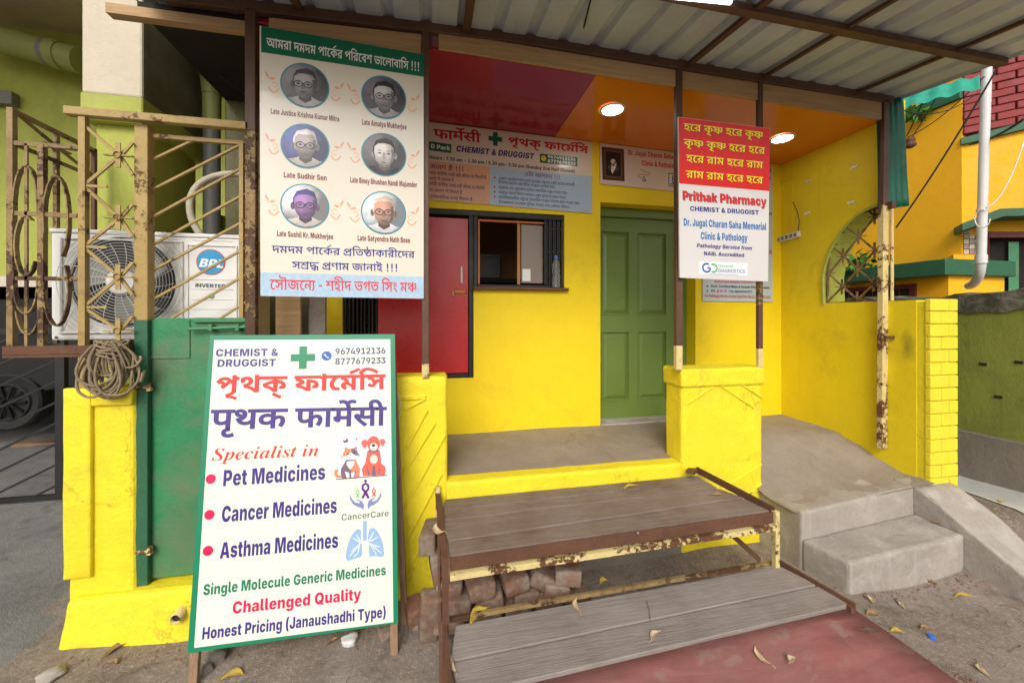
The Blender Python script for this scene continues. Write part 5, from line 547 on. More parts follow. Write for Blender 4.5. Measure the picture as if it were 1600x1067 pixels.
M['orange_wall'] = paint('orange_house_paint', (0.92, 0.46, 0.006, 1), .65, .08, (.55, .30, .05, 1), .30, 1.1, .5, streak=.08)
M['green_trim'] = paint('green_trim_paint', (0.03, 0.13, 0.065, 1), .55, .2, (.03, .04, .03, 1), .4, 3, .4)
M['door_green'] = paint('green_door_enamel', (0.145, 0.225, 0.045, 1), .36, .16, (.07, .12, .02, 1), .3, 3, .25, spec=.5)
M['gate_green'] = paint('green_gate_enamel', (0.028, 0.265, 0.10, 1), .45, .34, (.12, .17, .09, 1), .85, 4.2, .35, spec=.5, chips=(.20, .16, .07, 1), chip_amt=.52)
M['gold'] = paint('golden_grille_paint', (0.42, 0.29, 0.095, 1), .5, .2, (.16, .09, .04, 1), .45, 9, .5, chips=(.10, .045, .02, 1), chip_amt=.42)
M['rust_gold'] = paint('rusty_golden_paint', (0.36, 0.245, 0.10, 1), .6, .3, (.11, .05, .025, 1), .7, 7, .7, chips=(.08, .035, .018, 1), chip_amt=.355)
M['cream_rust'] = paint('cream_paint_over_rust', (0.70, 0.56, 0.25, 1), .55, .1, (.3, .17, .08, 1), .4, 8, .8, chips=(.13, .05, .025, 1), chip_amt=.36)
M['brown_steel'] = paint('brown_steel_paint', (0.115, 0.058, 0.034, 1), .5, .25, (.20, .10, .05, 1), .4, 5, .5, chips=(.30, .17, .08, 1), chip_amt=.5)
M['rust'] = paint('rusty_steel', (0.15, 0.065, 0.035, 1), .75, .35, (.07, .04, .03, 1), .5, 9, .8)
M['black_steel'] = paint('black_steel_paint', (0.018, 0.018, 0.018, 1), .45, .3, (.05, .04, .03, 1), .3, 9, .4)
M['red_door'] = paint('red_door_laminate', (0.56, 0.022, 0.026, 1), .28, .10, (.35, .02, .02, 1), .3, 1.5, .12, spec=.5)
M['ceil_red'] = paint('maroon_ceiling_panel', (0.34, 0.016, 0.04, 1), .12, .1, None, grain=.03, spec=.6)
M['ceil_reflect'] = paint('reflection_orange_ceiling', (0.72, 0.20, 0.010, 1), .14, .08, None, grain=.03, spec=.6)  # ceiling red turned orange: reflection of the yellow wall painted in
M['concrete'] = paint('worn_cement', (0.41, 0.36, 0.315, 1), .85, .30, (.60, .56, .52, 1), .55, 2.8, 1.0, streak=.3, crack=.8)
M['concrete_dark'] = paint('damp_cement', (0.25, 0.215, 0.175, 1), .85, .25, (.15, .12, .10, 1), .4, 2.4, .9)
M['floor'] = paint('veranda_cement_floor', (0.33, 0.275, 0.22, 1), .8, .26, (.20, .155, .115, 1), .5, 3.0, .8, crack=.5)
M['alley'] = paint('pale_alley_cement', (0.52, 0.51, 0.49, 1), .85, .2, (.28, .27, .25, 1), .4, 2.2, .8)
M['tin'] = None
M['wire'] = flat('black_cable', (.012, .012, .012, 1), .6)
M['rope'] = paint('jute_rope', (0.36, 0.27, 0.165, 1), .9, .35, None, grain=.9, scale=6)
M['pvc'] = paint('grey_white_pvc', (.66, .66, .65, 1), .4, .08, (.35, .33, .3, 1), .25, 4, .15)
M['pvc_green'] = paint('green_painted_pipe', (.30, .33, .10, 1), .55, .15, (.14, .14, .07, 1), .4, 3, .3, streak=.3)
M['pvc_grey'] = paint('grey_pipe', (.20, .20, .18, 1), .5, .2, (.12, .11, .09, 1), .4, 3, .3, streak=.4)
M['ac_white'] = paint('off_white_casing', (.74, .73, .70, 1), .38, .04, (.5, .47, .4, 1), .15, 4, .06)
M['ac_grey'] = flat('grille_plastic', (.62, .61, .56, 1), .45)
M['dark'] = flat('black_plastic', (.02, .02, .022, 1), .4)
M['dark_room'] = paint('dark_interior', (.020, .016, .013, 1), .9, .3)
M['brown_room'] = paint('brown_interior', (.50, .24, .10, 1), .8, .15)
M['white'] = flat('white_paint', (.78, .78, .76, 1), .4)
M['sign_edge'] = flat('sign_board_edge', (.55, .52, .46, 1), .5)
M['plastic_white'] = flat('white_plastic', (.72, .70, .65, 1), .4)
M['brass'] = flat('brass', (.42, .22, .06, 1), .35, metal=.8)
M['steel'] = flat('bright_steel', (.5, .5, .5, 1), .3, metal=.9)
M['dark_red'] = paint('dark_red_wood', (.14, .022, .018, 1), .5, .2)
M['blue_cap'] = flat('blue_cap', (.03, .12, .55, 1), .4)
M['twig'] = flat('twig', (.10, .07, .05, 1), .8)

def wood(name, c1, c2, along='x', rough=.75, dust=None, dust_amt=.5, scale=1.0):
    m, t = newmat(name, rough, 0, .3)
    sc = {'x': (1.2, 22, 22), 'y': (22, 1.2, 22), 'z': (22, 22, 1.2)}[along]
    p = t.pos(tuple(k*scale for k in sc)); oi = t.new('ShaderNodeObjectInfo'); va = t.new('ShaderNodeVectorMath', operation='ADD'); t.link(p, va.inputs[0])
    cmb = t.new('ShaderNodeCombineXYZ'); mm = t.math('MULTIPLY', oi.outputs['Random'], 37.0)
    for i in range(3): t.link(mm, cmb.inputs[i])
    t.link(cmb.outputs[0], va.inputs[1]); p = va.outputs[0]
    n1 = t.noise(p, 1.6, 9, .7, 1.0); n2 = t.noise(p, 6, 5, .65, .3)
    c = t.mix(t.ramp(n1, .35, .7), c1, c2)
    c = t.mix(t.math('MULTIPLY', t.ramp(n2, .5, .6), .35), c, mul(c1, .55))
    q = t.pos()
    c = t.mix(t.math('MULTIPLY', t.math('SUBTRACT', oi.outputs['Random'], .4, True), .6), c, mul(c1, .7))
    if dust: c = t.mix(t.math('MULTIPLY', t.ramp(t.noise(q, 3.0, 8, .7), .32, .68), dust_amt), c, dust)
    t.link(c, t.b.inputs['Base Color']); t.bump(t.math('ADD', n1, n2), .8, .004); return m
M['plank'] = wood('weathered_plank', (.125, .078, .056, 1), (.22, .155, .12, 1), 'x', .8, (.29, .24, .205, 1), .6)
M['plank_low'] = wood('grey_weathered_plank', (.19, .15, .13, 1), (.27, .23, .20, 1), 'x', .8, (.35, .31, .28, 1), .65)
M['ply'] = wood('raw_plywood', (.42, .25, .12, 1), (.60, .40, .20, 1), 'x', .7, (.46, .33, .2, 1), .4, .5)
M['leg_wood'] = wood('raw_timber', (.24, .14, .085, 1), (.36, .24, .15, 1), 'z', .8)
M['sill_wood'] = wood('brown_sill_wood', (.10, .04, .022, 1), (.16, .07, .035, 1), 'x', .5)
def _red_ply():
    m, t = newmat('worn_red_board', .75, 0, .3); p = t.pos((2, 14, 14)); q = t.pos()
    a = t.ramp(t.noise(p, 1.5, 8, .65, 1.0), .3, .7, (.15, .045, .04, 1), (.25, .085, .075, 1))
    bare = t.ramp(t.noise(t.pos((3, 9, 9)), 1.3, 9, .7, .6), .56, .64)
    c = t.mix(t.math('MULTIPLY', bare, .55), a, (.22, .15, .125, 1))
    c = t.mix(t.math('MULTIPLY', t.ramp(t.noise(q, 2.4, 8, .7), .4, .75), .55), c, (.22, .14, .12, 1))
    t.link(c, t.b.inputs['Base Color']); t.bump(t.noise(p, 4, 6), .4, .003); return m
M['red_ply'] = _red_ply()
def _tin():
    m, t = newmat('galvanised_sheet', .40, .15, .5); p = t.pos(); q = t.pos((22, 1.3, 22))
    c = t.mix(t.ramp(t.noise(p, 2.2, 8, .7), .3, .7), (.40, .47, .56, 1), (.58, .66, .75, 1))
    c = t.mix(t.math('MULTIPLY', t.ramp(t.noise(q, 1, 7, .7, .5), .58, .78), .5), c, (.17, .12, .08, 1))
    t.link(c, t.b.inputs['Base Color']); t.bump(t.noise(p, 25, 5), .1, .002); return m
M['tin'] = _tin()
def _dirt(name, a, b, cc, amt=.6):
    m, t = newmat(name, .95, 0, .15); p = t.pos()
    c = t.mix(t.ramp(t.noise(p, 1.6, 10, .7), .35, .65), a, b)
    c = t.mix(t.math('MULTIPLY', t.ramp(t.noise(p, 55, 6, .75), .5, .7), amt), c, cc)
    c = t.mix(t.math('MULTIPLY', t.ramp(t.noise(p, 7, 8, .75), .52, .72), .7), c, mul(a, .45))
    c = t.mix(t.math('MULTIPLY', t.ramp(t.noise(p, .9, 6, .6, .6), .45, .62), .45), c, mul(cc, .85))
    t.link(c, t.b.inputs['Base Color'])
    h = t.math('ADD', t.noise(p, 14, 8, .7), t.math('MULTIPLY', t.noise(p, 120, 5, .7), .5)); t.bump(h, .9, .012); return m
M['dirt'] = _dirt('dusty_ground', (.165, .125, .10, 1), (.30, .245, .205, 1), (.46, .40, .35, 1), .8)
M['drive'] = _dirt('driveway_cement', (.17, .165, .16, 1), (.27, .26, .25, 1), (.33, .32, .31, 1), .35)
def _brick(name, base, var):
    m, t = newmat(name, .9, 0, .2); p = t.pos(); oi = t.new('ShaderNodeObjectInfo')
    c = t.mix(oi.outputs['Random'], base, var)
    c = t.mix(t.ramp(t.noise(p, 9, 9, .7), .45, .62), c, (.27, .225, .18, 1))
    c = t.mix(t.math('MULTIPLY', t.ramp(t.noise(p, 40, 5, .7), .5, .7), .5), c, mul(base, .5))
    t.link(c, t.b.inputs['Base Color']); t.bump(t.noise(p, 30, 8, .75), .9, .006); return m
M['brick'] = _brick('old_loose_brick', (.20, .085, .05, 1), (.21, .15, .11, 1))
M['brick_yellow'] = paint('yellow_painted_brick', (0.86, 0.70, 0.04, 1), .65, .08, (.5, .38, .1, 1), .25, 3, .9)
M['brick_red'] = paint('red_painted_brick', (0.30, 0.045, 0.045, 1), .7, .2, (.15, .05, .04, 1), .35, 3, .6)
M['tarp'] = paint('green_plastic_sheet', (0.008, 0.16, 0.095, 1), .45, .25, (.012, .05, .03, 1), .6, 4, .4, streak=.5)
M['tarp_turquoise'] = paint('turquoise_plastic_sheet', (0.02, 0.33, 0.22, 1), .5, .2, (.02, .07, .05, 1), .5, 5, .4)  # lighter turquoise than the dark green sheet
M['leaf_dry'] = paint('dry_leaf', (0.40, 0.24, 0.11, 1), .7, .3, (.20, .10, .05, 1), .5, 20, .5)
M['leaf_pale'] = paint('pale_dry_leaf', (0.58, 0.44, 0.27, 1), .7, .2, (.35, .22, .11, 1), .4, 25, .5)
M['leaf_yellow'] = paint('yellowed_leaf', (0.52, 0.36, 0.05, 1), .6, .2, (.3, .16, .05, 1), .4, 25, .4)
M['leaf_green'] = paint('green_leaf', (0.06, 0.22, 0.025, 1), .45, .25, (.03, .1, .02, 1), .3, 12, .4)
M['stone'] = paint('pebble', (.30, .26, .22, 1), .9, .4, grain=.8, scale=4)
# ---------------------------------------------------------------- ground
def smooth(a, b, x): t = min(1, max(0, (x-a)/(b-a))); return t*t*(3-2*t)
def ground_h(x, y):
    h = 0.03 + .07*smooth(.8, 2.2, x) + .05*smooth(-1.0, -2.0, x)
    h += .33*smooth(3.25, 3.5, x)*smooth(1.0, 1.75, y)
    h += .012*math.sin(x*3.1+y*1.7)+.008*math.sin(x*7.3-y*5.1)
    if abs(x) > 12 or abs(y) > 12: h = .05
    return h
def axis(lo, hi, f0, f1, st):
    a = list(np.arange(f0, f1+1e-6, st)); k = st; x = f0
    while x > lo: k *= 1.7; x -= k; a.insert(0, x)
    k = st; x = f1
    while x < hi: k *= 1.7; x += k; a.append(x)
    return a
def sheet(name, xs, ys, hf, mat, kind='structure', parent=None, skip=None):
    mb = MB(); nx = len(xs)
    mb.v = [(x, y, hf(x, y)) for y in ys for x in xs]
    mb.f = [(j*nx+i, j*nx+i+1, (j+1)*nx+i+1, (j+1)*nx+i) for j in range(len(ys)-1) for i in range(nx-1) if not (skip and skip((xs[i]+xs[i+1])/2, (ys[j]+ys[j+1])/2))]
    o = mb.build(name, mat, parent, smooth=True, recalc=False); 
    if kind: o['kind'] = kind
    return o
sheet('ground', axis(-150, 150, -5, 6, .12), axis(-150, 150, -1.5, 4.5, .12), ground_h, M['dirt'])
sheet('driveway', list(np.arange(-9, -1.78, .15)), list(np.arange(0.2, 9, .15)), lambda x, y: ground_h(x, y)+.008-.06*smooth(-2.05, -1.75, x+.12*math.sin(y*5)), M['drive'])
sheet('alley_floor', list(np.arange(3.55, 5.2, .12)), list(np.arange(1.25, 9, .12)), lambda x, y: ground_h(x, y)+.006+.004*math.sin(9*x), M['alley'])

# ---------------------------------------------------------------- veranda floor and its plinth
YF, YB, XR = 2.27, 3.15, 3.3
def floor_h(x, y):
    z = .69 - .02*smooth(2.9, 2.3, y)
    if x > 2.12:
        z += smooth(2.75-.12*smooth(2.9, 3.3, x), 2.13, y)*(.437+.075*(x-2.2)-z)
    if x > 2.2: z += (.006*math.sin(23*x+9*y)+.006*math.sin(31*y-13*x)+.004*math.sin(47*x+20*y))*smooth(1.97, 2.2, y)*smooth(2.8, 2.5, y)
    return z + .004*math.sin(5*x+3*y)*smooth(1.97, 2.3, y)
sheet('veranda_floor', list(np.arange(-1.4, 3.31, .0941)), list(np.arange(1.975, 3.451, .059)), floor_h, M['floor'], skip=lambda x, y: (y < 2.26 and (x < 2.22 or x > 3.3)) or (x < -.62 and y < 2.52))
MB().box(-1.4, 1.6, 2.48, 3.40, -.2, .655).build('floor_base', M['concrete_dark'])['kind'] = 'structure'
plinth = thing('veranda_plinth', 'low bright yellow kerb wall between the two stub pillars, behind the top planks', 'plinth', (.8, YF, .1))
MB().box(.062, 1.6, YF-.012, YF+.1, .44, .678).build('kerb_face', M['yellow_front'], plinth, bevel=.012, seg=2)
mb = MB(); mb.box(.062, 1.6, YF+.01, YF+.1, -.2, .44); mb.build('footing', M['concrete_dark'], plinth)

# ---------------------------------------------------------------- the shop: walls, ceiling
shop = thing('pharmacy_building', 'bright yellow single room shop front with green door and red shutter under the tin awning', 'building', (1.2, YB, .69))
zc = lambda x: 3.2-.027*x
WT = 3.32
def wall_mb(x0, x1, z0, z1, y0=YB, y1=3.36): return MB().box(x0, x1, y0, y1, z0, z1)
# openings: shutter x -.70...309 z 1.14..2.5 ; counter x .309..1.09 z 1.89..2.515 ; door x 1.42..2.36 z .69..2.645
w = MB()
w.box(-.83, -.70, YB, 3.36, .5, 3.2); w.box(-.70, .309, YB, 3.36, .5, 1.14); w.box(.309, 1.42, YB, 3.36, .5, 1.885)
w.box(1.09, 1.42, YB, 3.36, 1.885, 3.2); w.box(-.70, 1.09, YB, 3.36, 2.515, 3.2); w.box(1.42, 2.36, YB, 3.36, 2.645, 3.2); w.box(2.36, 3.3, YB, 3.36, .5, 3.2)
w.build('wall', M['yellow'], shop)
for x0, x1, nm in ((-1.0, 1.0, 'ceil_red'), (1.003, 3.298, 'ceil_reflect')):
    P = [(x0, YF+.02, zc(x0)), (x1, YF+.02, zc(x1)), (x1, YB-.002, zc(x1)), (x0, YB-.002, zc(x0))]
    MB().hexa(P+[(p[0], p[1], p[2]+.02) for p in P]).build('ceiling_panel', M[nm], shop, label='maroon glossy ceiling panel' if nm == 'ceil_red' else 'glossy ceiling panel with the yellow wall reflection painted in as orange')
# roof slab of the room, keeps the sky out
MB().box(-1.5, 3.54, 3.16, 6.6, 3.24, 3.36).build('roof', M['concrete_dark'], shop)
# side wall with a quarter arch opening, low wall in front of it
arch = [(1286, 475), (1283, 440), (1288, 400), (1300, 370), (1325, 340), (1372, 320)]
AP = [atx(u, v) for u, v in arch]
c0 = Vector((0, 2.30, 1.757)); arc = [(2.742, 1.757), (2.748, 1.9)]
for k in range(9):
    t = R_(8+k*(78/8.0)); arc.append((2.30+.455*math.cos(t), 1.90+.60*math.sin(t)))
arc.append((2.30, 2.505))
poly = [(1.995, .3), (3.36, .3), (3.36, 3.3), (2.30, 3.3)] + arc[::-1] + [(1.995, 1.757)]
# split to convex-ish quads: lower wall, upper wall in strips
w = MB(); t_ = .24
def yz(poly): w.prism([(XR, y, z) for y, z in poly], (t_, 0, 0))
yz([(2.08, .3), (3.36, .3), (3.36, 1.757), (2.08, 1.757)])
aa = [(2.742, 1.757)]+arc[1:]
prevs = aa
for (ya, za), (yb, zb) in zip(aa, aa[1:]):
    yz([(ya, za), (3.36, za), (3.36, zb), (yb, zb)] if zb > za+1e-4 else [(ya, za), (3.36, za), (3.36, za+.001)])
yz([(2.30, 2.505), (3.36, 2.505), (3.36, 3.3), (2.30, 3.3)])
sw = w.build('side_wall', M['ochre'], shop, label='yellow side wall with a quarter arch opening', recalc=True)
# worn pale rim of the arch
rim = MB()
pts = [Vector((XR-.004, y-.012, z-.012)) for y, z in aa]
for a, b in zip(pts, pts[1:]):
    if (b-a).length > .01: rim.bar(a, b, .012, .02, (1, 0, 0))
rim.build('arch_rim', M['lime'], sw)
# lining of the arch reveal, lime green
lin_ = MB(); L = [(y, z) for y, z in aa]
for (ya, za), (yb, zb) in zip(L, L[1:]):
    lin_.add([(XR+.012, ya-.003, za), (XR+t_-.004, ya-.003, za), (XR+t_-.004, yb-.003, zb-.003), (XR+.012, yb-.003, zb-.003)], [(0, 1, 2, 3)])
lin_.build('arch_reveal', M['lime'], sw)
# brick end of the low wall, each painted brick a piece
be = MB().box(XR+.004, XR+t_-.004, 2.012, 2.08, .28, 1.745).build('mortar_core', M['yellow_front'], sw)
ch, gap = .0875, .006; z = 1.765-ch; row = 0
while z > .42:
    cuts = [0, .095, .24] if row % 2 else [0, .165, .24]
    for a, b in zip(cuts, cuts[1:]):
        e = .002*rnd.random()
        bk = MB().box(XR+a+gap/2-(.006 if a == 0 else 0), XR+b-gap/2+(.006 if b > .2 else 0), 1.998-e, 2.03, z+gap/2, z+ch-gap/2).build('brick', M['brick_yellow'], shop, bevel=.005, seg=2)
    z -= ch; row += 1
MB().box(XR-.004, XR+t_+.004, 2.001, 2.078, .28, z+ch).build('wall_foot', M['concrete'], sw)
# left end wall and things behind the left bay
MB().box(-1.5, -1.38, 3.36, 6.5, .3, 3.24).build('back_room_wall', M['brown_room'], shop)

# shop interior seen through the counter
MB().box(-1.38, 1.15, 4.55, 4.65, .5, 2.9).build('inner_partition', M['brown_room'], shop)
MB().box(-1.38, 3.54, 5.4, 5.5, .5, 3.24).build('inner_back_wall', M['brown_room'], shop)
MB().box(1.15, 1.2, 3.362, 5.4, .69, 3.2).build('inner_side_wall', M['yellow'], shop)
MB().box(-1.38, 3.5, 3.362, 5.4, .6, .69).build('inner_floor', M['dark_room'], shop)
MB().box(-1.37, 1.15, 3.362, 5.4, 2.86, 2.9).build('inner_ceiling', M['brown_room'], shop)
MB().box(3.46, 3.54, 3.37, 5.4, .3, 3.24).build('far_side_wall', M['brown_room'], shop)

# shutter: black frame, two red leaves, folding black grille at the left
fr = MB(); d0, d1 = 3.165, 3.215
fr.box(-.70, 1.09, d0, d1, 2.47, 2.515); fr.box(.27, .309, d0, d1, 1.14, 2.47); fr.box(-.45, .27, d0, d1, 1.14, 1.175)
fr.box(.309, .345, d0, d1, 1.885, 2.47); fr.box(.345, 1.09, d0, d1, 1.885, 1.91)
fr.build('shutter_frame', M['black_steel'], shop, bevel=.004)
leaf = MB().box(-.055, .268, 3.185, 3.21, 1.177, 2.45).build('shutter_leaf', M['red_door'], shop, bevel=.003, label='right red shutter leaf with brass bolt')
MB().box(-.445, -.06, 3.19, 3.215, 1.177, 2.45).build('shutter_leaf', M['red_door'], shop, bevel=.003, label='left red shutter leaf, mostly behind the portrait sign')
hz = aty(721, 430, 3.18); MB().box(hz.x-.008, hz.x+.008, 3.163, 3.185, hz.z-.07, hz.z+.07).build('pull_handle', M['plastic_white'], leaf, bevel=.004, seg=2)
bz = aty(717, 456, 3.18)
b = MB().tube([(bz.x-.065, 3.17, bz.z), (bz.x+.075, 3.17, bz.z)], .006); b.box(bz.x-.03, bz.x+.05, 3.172, 3.186, bz.z-.012, bz.z+.012); b.box(bz.x-.055, bz.x-.04, 3.163, 3.172, bz.z-.035, bz.z)
b.build('bolt', M['brass'], leaf, bevel=.002)
for x in np.linspace(-.685, -.455, 9):
    MB().box(x-.006, x+.006, 3.17+.02*(int(x*100) % 2), 3.2+.02*(int(x*100) % 2), 1.15, 2.46).build('folding_bar', M['black_steel'], shop)
for i, x in enumerate(np.linspace(.925, 1.075, 9)):
    MB().box(x-.006, x+.006, 3.172+.012*(i % 2), 3.196+.012*(i % 2), 1.915, 2.468).build('folding_bar', M['black_steel'], shop)
lat = MB()
for zz in (2.0, 2.2, 2.4):
    for i in range(8): lat.bar((.925+i*.0187, 3.168, zz-.02), (.925+(i+1)*.0187, 3.168, zz+.02), .006, .003, (0, 1, 0)); 
lat.build('folding_lattice', M['black_steel'], shop)
cf = MB(); cf.box(.35, .365, 3.2, 3.225, 1.915, 2.455); cf.box(.365, .92, 3.2, 3.225, 2.44, 2.455)
cf.build('counter_frame', paint('orange_frame', (.62, .16, .02, 1), .5, .1), shop)
def glassmat(name, col=(.9, .92, .9, 1), rough=.05, alpha=1):
    m, t = newmat(name, rough, 0, .5, col); t.b.inputs['Transmission Weight'].default_value = 1.0; t.b.inputs['IOR'].default_value = 1.45
    return m
M['glass'] = glassmat('clear_glass')
m, t = newmat('dusty_glass', .25, 0, .5, (.30, .24, .19, 1)); t.b.inputs['Alpha'].default_value = .82; M['dusty_glass'] = m
gp = MB().box(.725, .915, 3.218, 3.224, 1.93, 2.43).build('sliding_pane', M['dusty_glass'], shop)
MB().box(.69, .715, 3.216, 3.228, 1.918, 2.44).build('pane_edge', M['brown_room'], gp)
MB().box(.735, .805, 3.212, 3.217, 1.945, 2.05).build('paper_note', M['white'], gp)
MB().box(.30, 1.115, 3.10, 3.17, 1.862, 1.885).build('counter_sill', M['sill_wood'], shop, bevel=.003)

# green door
dr = thing('green_panel_door', 'green painted four panel wooden door behind the shop veranda', 'door', (1.88, 3.33, .69))
del_ = MB(); YD = 3.325
MB().box(1.42, 2.36, YD, YD+.035, .665, 2.64).build('door_slab', M['door_green'], dr)
f = MB(); y0 = YD-.014
f.box(1.422, 1.505, y0, YD-.001, .67, 2.56); f.box(1.785, 1.868, y0, YD-.001, .67, 2.56); f.box(2.172, 2.30, y0, YD-.001, .67, 2.56)
for z0, z1 in ((.67, .86), (1.505, 1.655), (2.435, 2.56)):
    f.box(1.505, 1.785, y0, YD-.001, z0, z1); f.box(1.868, 2.172, y0, YD-.001, z0, z1)
f.build('door_stiles', M['door_green'], dr)
for x0, x1 in ((1.505, 1.785), (1.868, 2.172)):
    for z0, z1 in ((.86, 1.505), (1.655, 2.435)):
        q = MB(); e = .022; g = .05
        a = [(x0+e, YD-.001, z0+e), (x1-e, YD-.001, z0+e), (x1-e, YD-.001, z1-e), (x0+e, YD-.001, z1-e)]
        c = [(x0+g, YD-.013, z0+g), (x1-g, YD-.013, z0+g), (x1-g, YD-.013, z1-g), (x0+g, YD-.013, z1-g)]
        q.add(a+c, [(0, 1, 5, 4), (1, 2, 6, 5), (2, 3, 7, 6), (3, 0, 4, 7), (4, 5, 6, 7)])
        q.build('door_panel', M['door_green'], dr)
        q = MB(); q.box(x0, x1, YD-.019, YD-.012, z1-.012, z1); q.box(x0, x1, YD-.019, YD-.012, z0, z0+.012); q.box(x0, x0+.012, YD-.019, YD-.012, z0+.012, z1-.012); q.box(x1-.012, x1, YD-.019, YD-.012, z0+.012, z1-.012)
        q.build('panel_moulding', M['door_green'], dr, bevel=.003)
f = MB(); f.box(1.40, 2.36, YD-.05, YD-.016, 2.56, 2.645); f.box(2.30, 2.36, YD-.05, YD-.016, .69, 2.56)
f.build('door_frame', M['door_green'], dr, bevel=.004)
MB().box(1.42, 2.36, 3.14, 3.32, .66, .70).build('threshold', M['concrete'], dr, bevel=.006)

# ---------------------------------------------------------------- stub pillars at the front
def pillar(name, label, x0, x1, ztop, y0=YF, y1=2.46, zb=-.1, mat='yellow_front'):
    p = thing(name, label, 'pillar', ((x0+x1)/2, y0, max(zb, 0.03)))
    MB().box(x0, x1, y0, y1, zb, ztop).build('shaft', M[mat], p, bevel=.022, seg=3)
    return p
pm = pillar('stub_pillar', 'yellow stub pillar with raised diagonal bands beside the white pharmacy board', -.62, .07, 1.295)
rb = []
for a, b in (((635, 700), (668, 640)), ((628, 745), (680, 660)), ((626, 805), (695, 680)), ((627, 860), (690, 740)), ((627, 905), (694, 800)), ((633, 640), (666, 622))):
    A = aty(a[0], a[1], YF-.004); B_ = aty(b[0], b[1], YF-.004)
    MB().bar(A, B_, .016, .012, (0, 1, 0)).build('diagonal_band', M['yellow_front'], pm, bevel=.004)
A = aty(626, 622, YF-.004); B_ = aty(668, 622, YF-.004)
fb = MB().box(-.30, -.27, YF-.010, YF+.01, .20, 1.19); fb.box(-.27, -.05, YF-.010, YF+.01, 1.165, 1.19); fb.build('raised_frame', M['yellow_front'], pm, bevel=.004)
pr = pillar('stub_pillar', 'yellow stub pillar with cap band between the veranda gap and the concrete steps', 1.60, 2.228, 1.25)
MB().box(1.588, 2.24, YF-.014, 2.475, 1.17, 1.295).build('cap_band', M['yellow_front'], pr, bevel=.018, seg=3)
for a, b in (((1115, 604), (1072, 632)), ((1122, 600), (1178, 637)), ((1158, 600), (1192, 622)), ((1190, 725), (1128, 765)), ((1190, 755), (1150, 788)), ((1160, 775), (1192, 762))):
    A = aty(a[0], a[1], YF-.003); B_ = aty(b[0], b[1], YF-.003)
    MB().bar(A, B_, .014, .010, (0, 1, 0)).build('diagonal_band', M['yellow_front'], pr, bevel=.003)
pl = pillar('stub_pillar', 'tall yellow gate pillar with recessed panel standing left of the green gate', -1.77, -1.485, 1.29, 2.275, 2.41)
f = MB(); f.box(-1.775, -1.66, 2.255, 2.28, .36, 1.292); f.box(-1.66, -1.487, 2.255, 2.28, 1.20, 1.292); f.build('raised_frame', M['yellow_front'], pl, bevel=.008, seg=2)
kb = thing('yellow_kerb', 'yellow painted kerb running under the green gate with a drain pipe', 'kerb', (-1.2, 2.2, .03))
MB().hexa([(-1.76, 2.17, -.1), (-.3, 2.17, -.1), (-.3, 2.42, -.1), (-1.76, 2.42, -.1), (-1.745, 2.235, .27), (-.3, 2.235, .26), (-.3, 2.42, .26), (-1.745, 2.42, .27)]).build('kerb_body', M['yellow_front'], kb, bevel=.02, seg=2)
dp = aty(278, 962, 2.19)
MB().lathe([(.020, 0), (.020, -.022), (.025, -.022), (.025, .03)], dp, 16, 'y').build('drain_pipe', M['cream_rust'], kb, smooth=True)
MB().lathe([(.0, -.008), (.0205, -.008)], dp, 16, 'y').build('drain_hole', M['dark'], kb)

# ---------------------------------------------------------------- concrete steps and ramp slab at the right
st = thing('concrete_steps', 'two worn grey cement steps with a side slab going up to the veranda', 'steps', (2.7, 1.6, .1))
def lz(x): return .435+.065*(x-2.2)/.93
s = MB()
s.hexa([(2.20, 1.957, -.1), (3.13, 1.985, -.1), (3.13, 2.36, -.1), (2.20, 2.36, -.1), (2.20, 1.957, .442), (3.13, 1.985, .51), (3.13, 2.36, .495), (2.20, 2.36, .43)])
s.build('upper_step', M['concrete'], st, bevel=.012, seg=2)
s = MB(); s.hexa([(2.255, 1.72, -.1), (3.13, 1.735, -.1), (3.13, 1.986, -.1), (2.20, 1.958, -.1), (2.255, 1.72, .275), (3.13, 1.735, .325), (3.13, 1.986, .330), (2.20, 1.958, .278)])
s.build('lower_step', M['concrete'], st, bevel=.014, seg=2)
s = MB(); P = [(3.131, 2.10, .515), (3.131, 1.955, .50), (3.131, 1.20, .06), (3.131, 1.20, -.1), (3.131, 2.10, -.1)]
s.prism(P, (.335, 0, 0)); s.build('side_slab', M['concrete'], st, bevel=.008, seg=2)

# ---------------------------------------------------------------- awning over the front
aw = thing('tin_awning', 'corrugated tin awning on rusty brown angle iron above the whole shop front', 'awning', (1.0, YF, 3.2))
rz = lambda x, y: 3.385 - .03*abs(x-.6)*.6 - .115*(YF+.1-y)
pts = [(-1.35, 3.27), (.45, 3.318), (3.36, 3.262)]
for (xa, za), (xb, zb) in zip(pts, pts[1:]):
    MB().hexa([(xa, YF-.02, za-.03), (xb, YF-.02, zb-.03), (xb, YF+.02, zb-.03), (xa, YF+.02, za-.03), (xa, YF-.02, za+.03), (xb, YF-.02, zb+.03), (xb, YF+.02, zb+.03), (xa, YF+.02, za+.03)]).build('front_beam', M['brown_steel'], aw, bevel=.003)
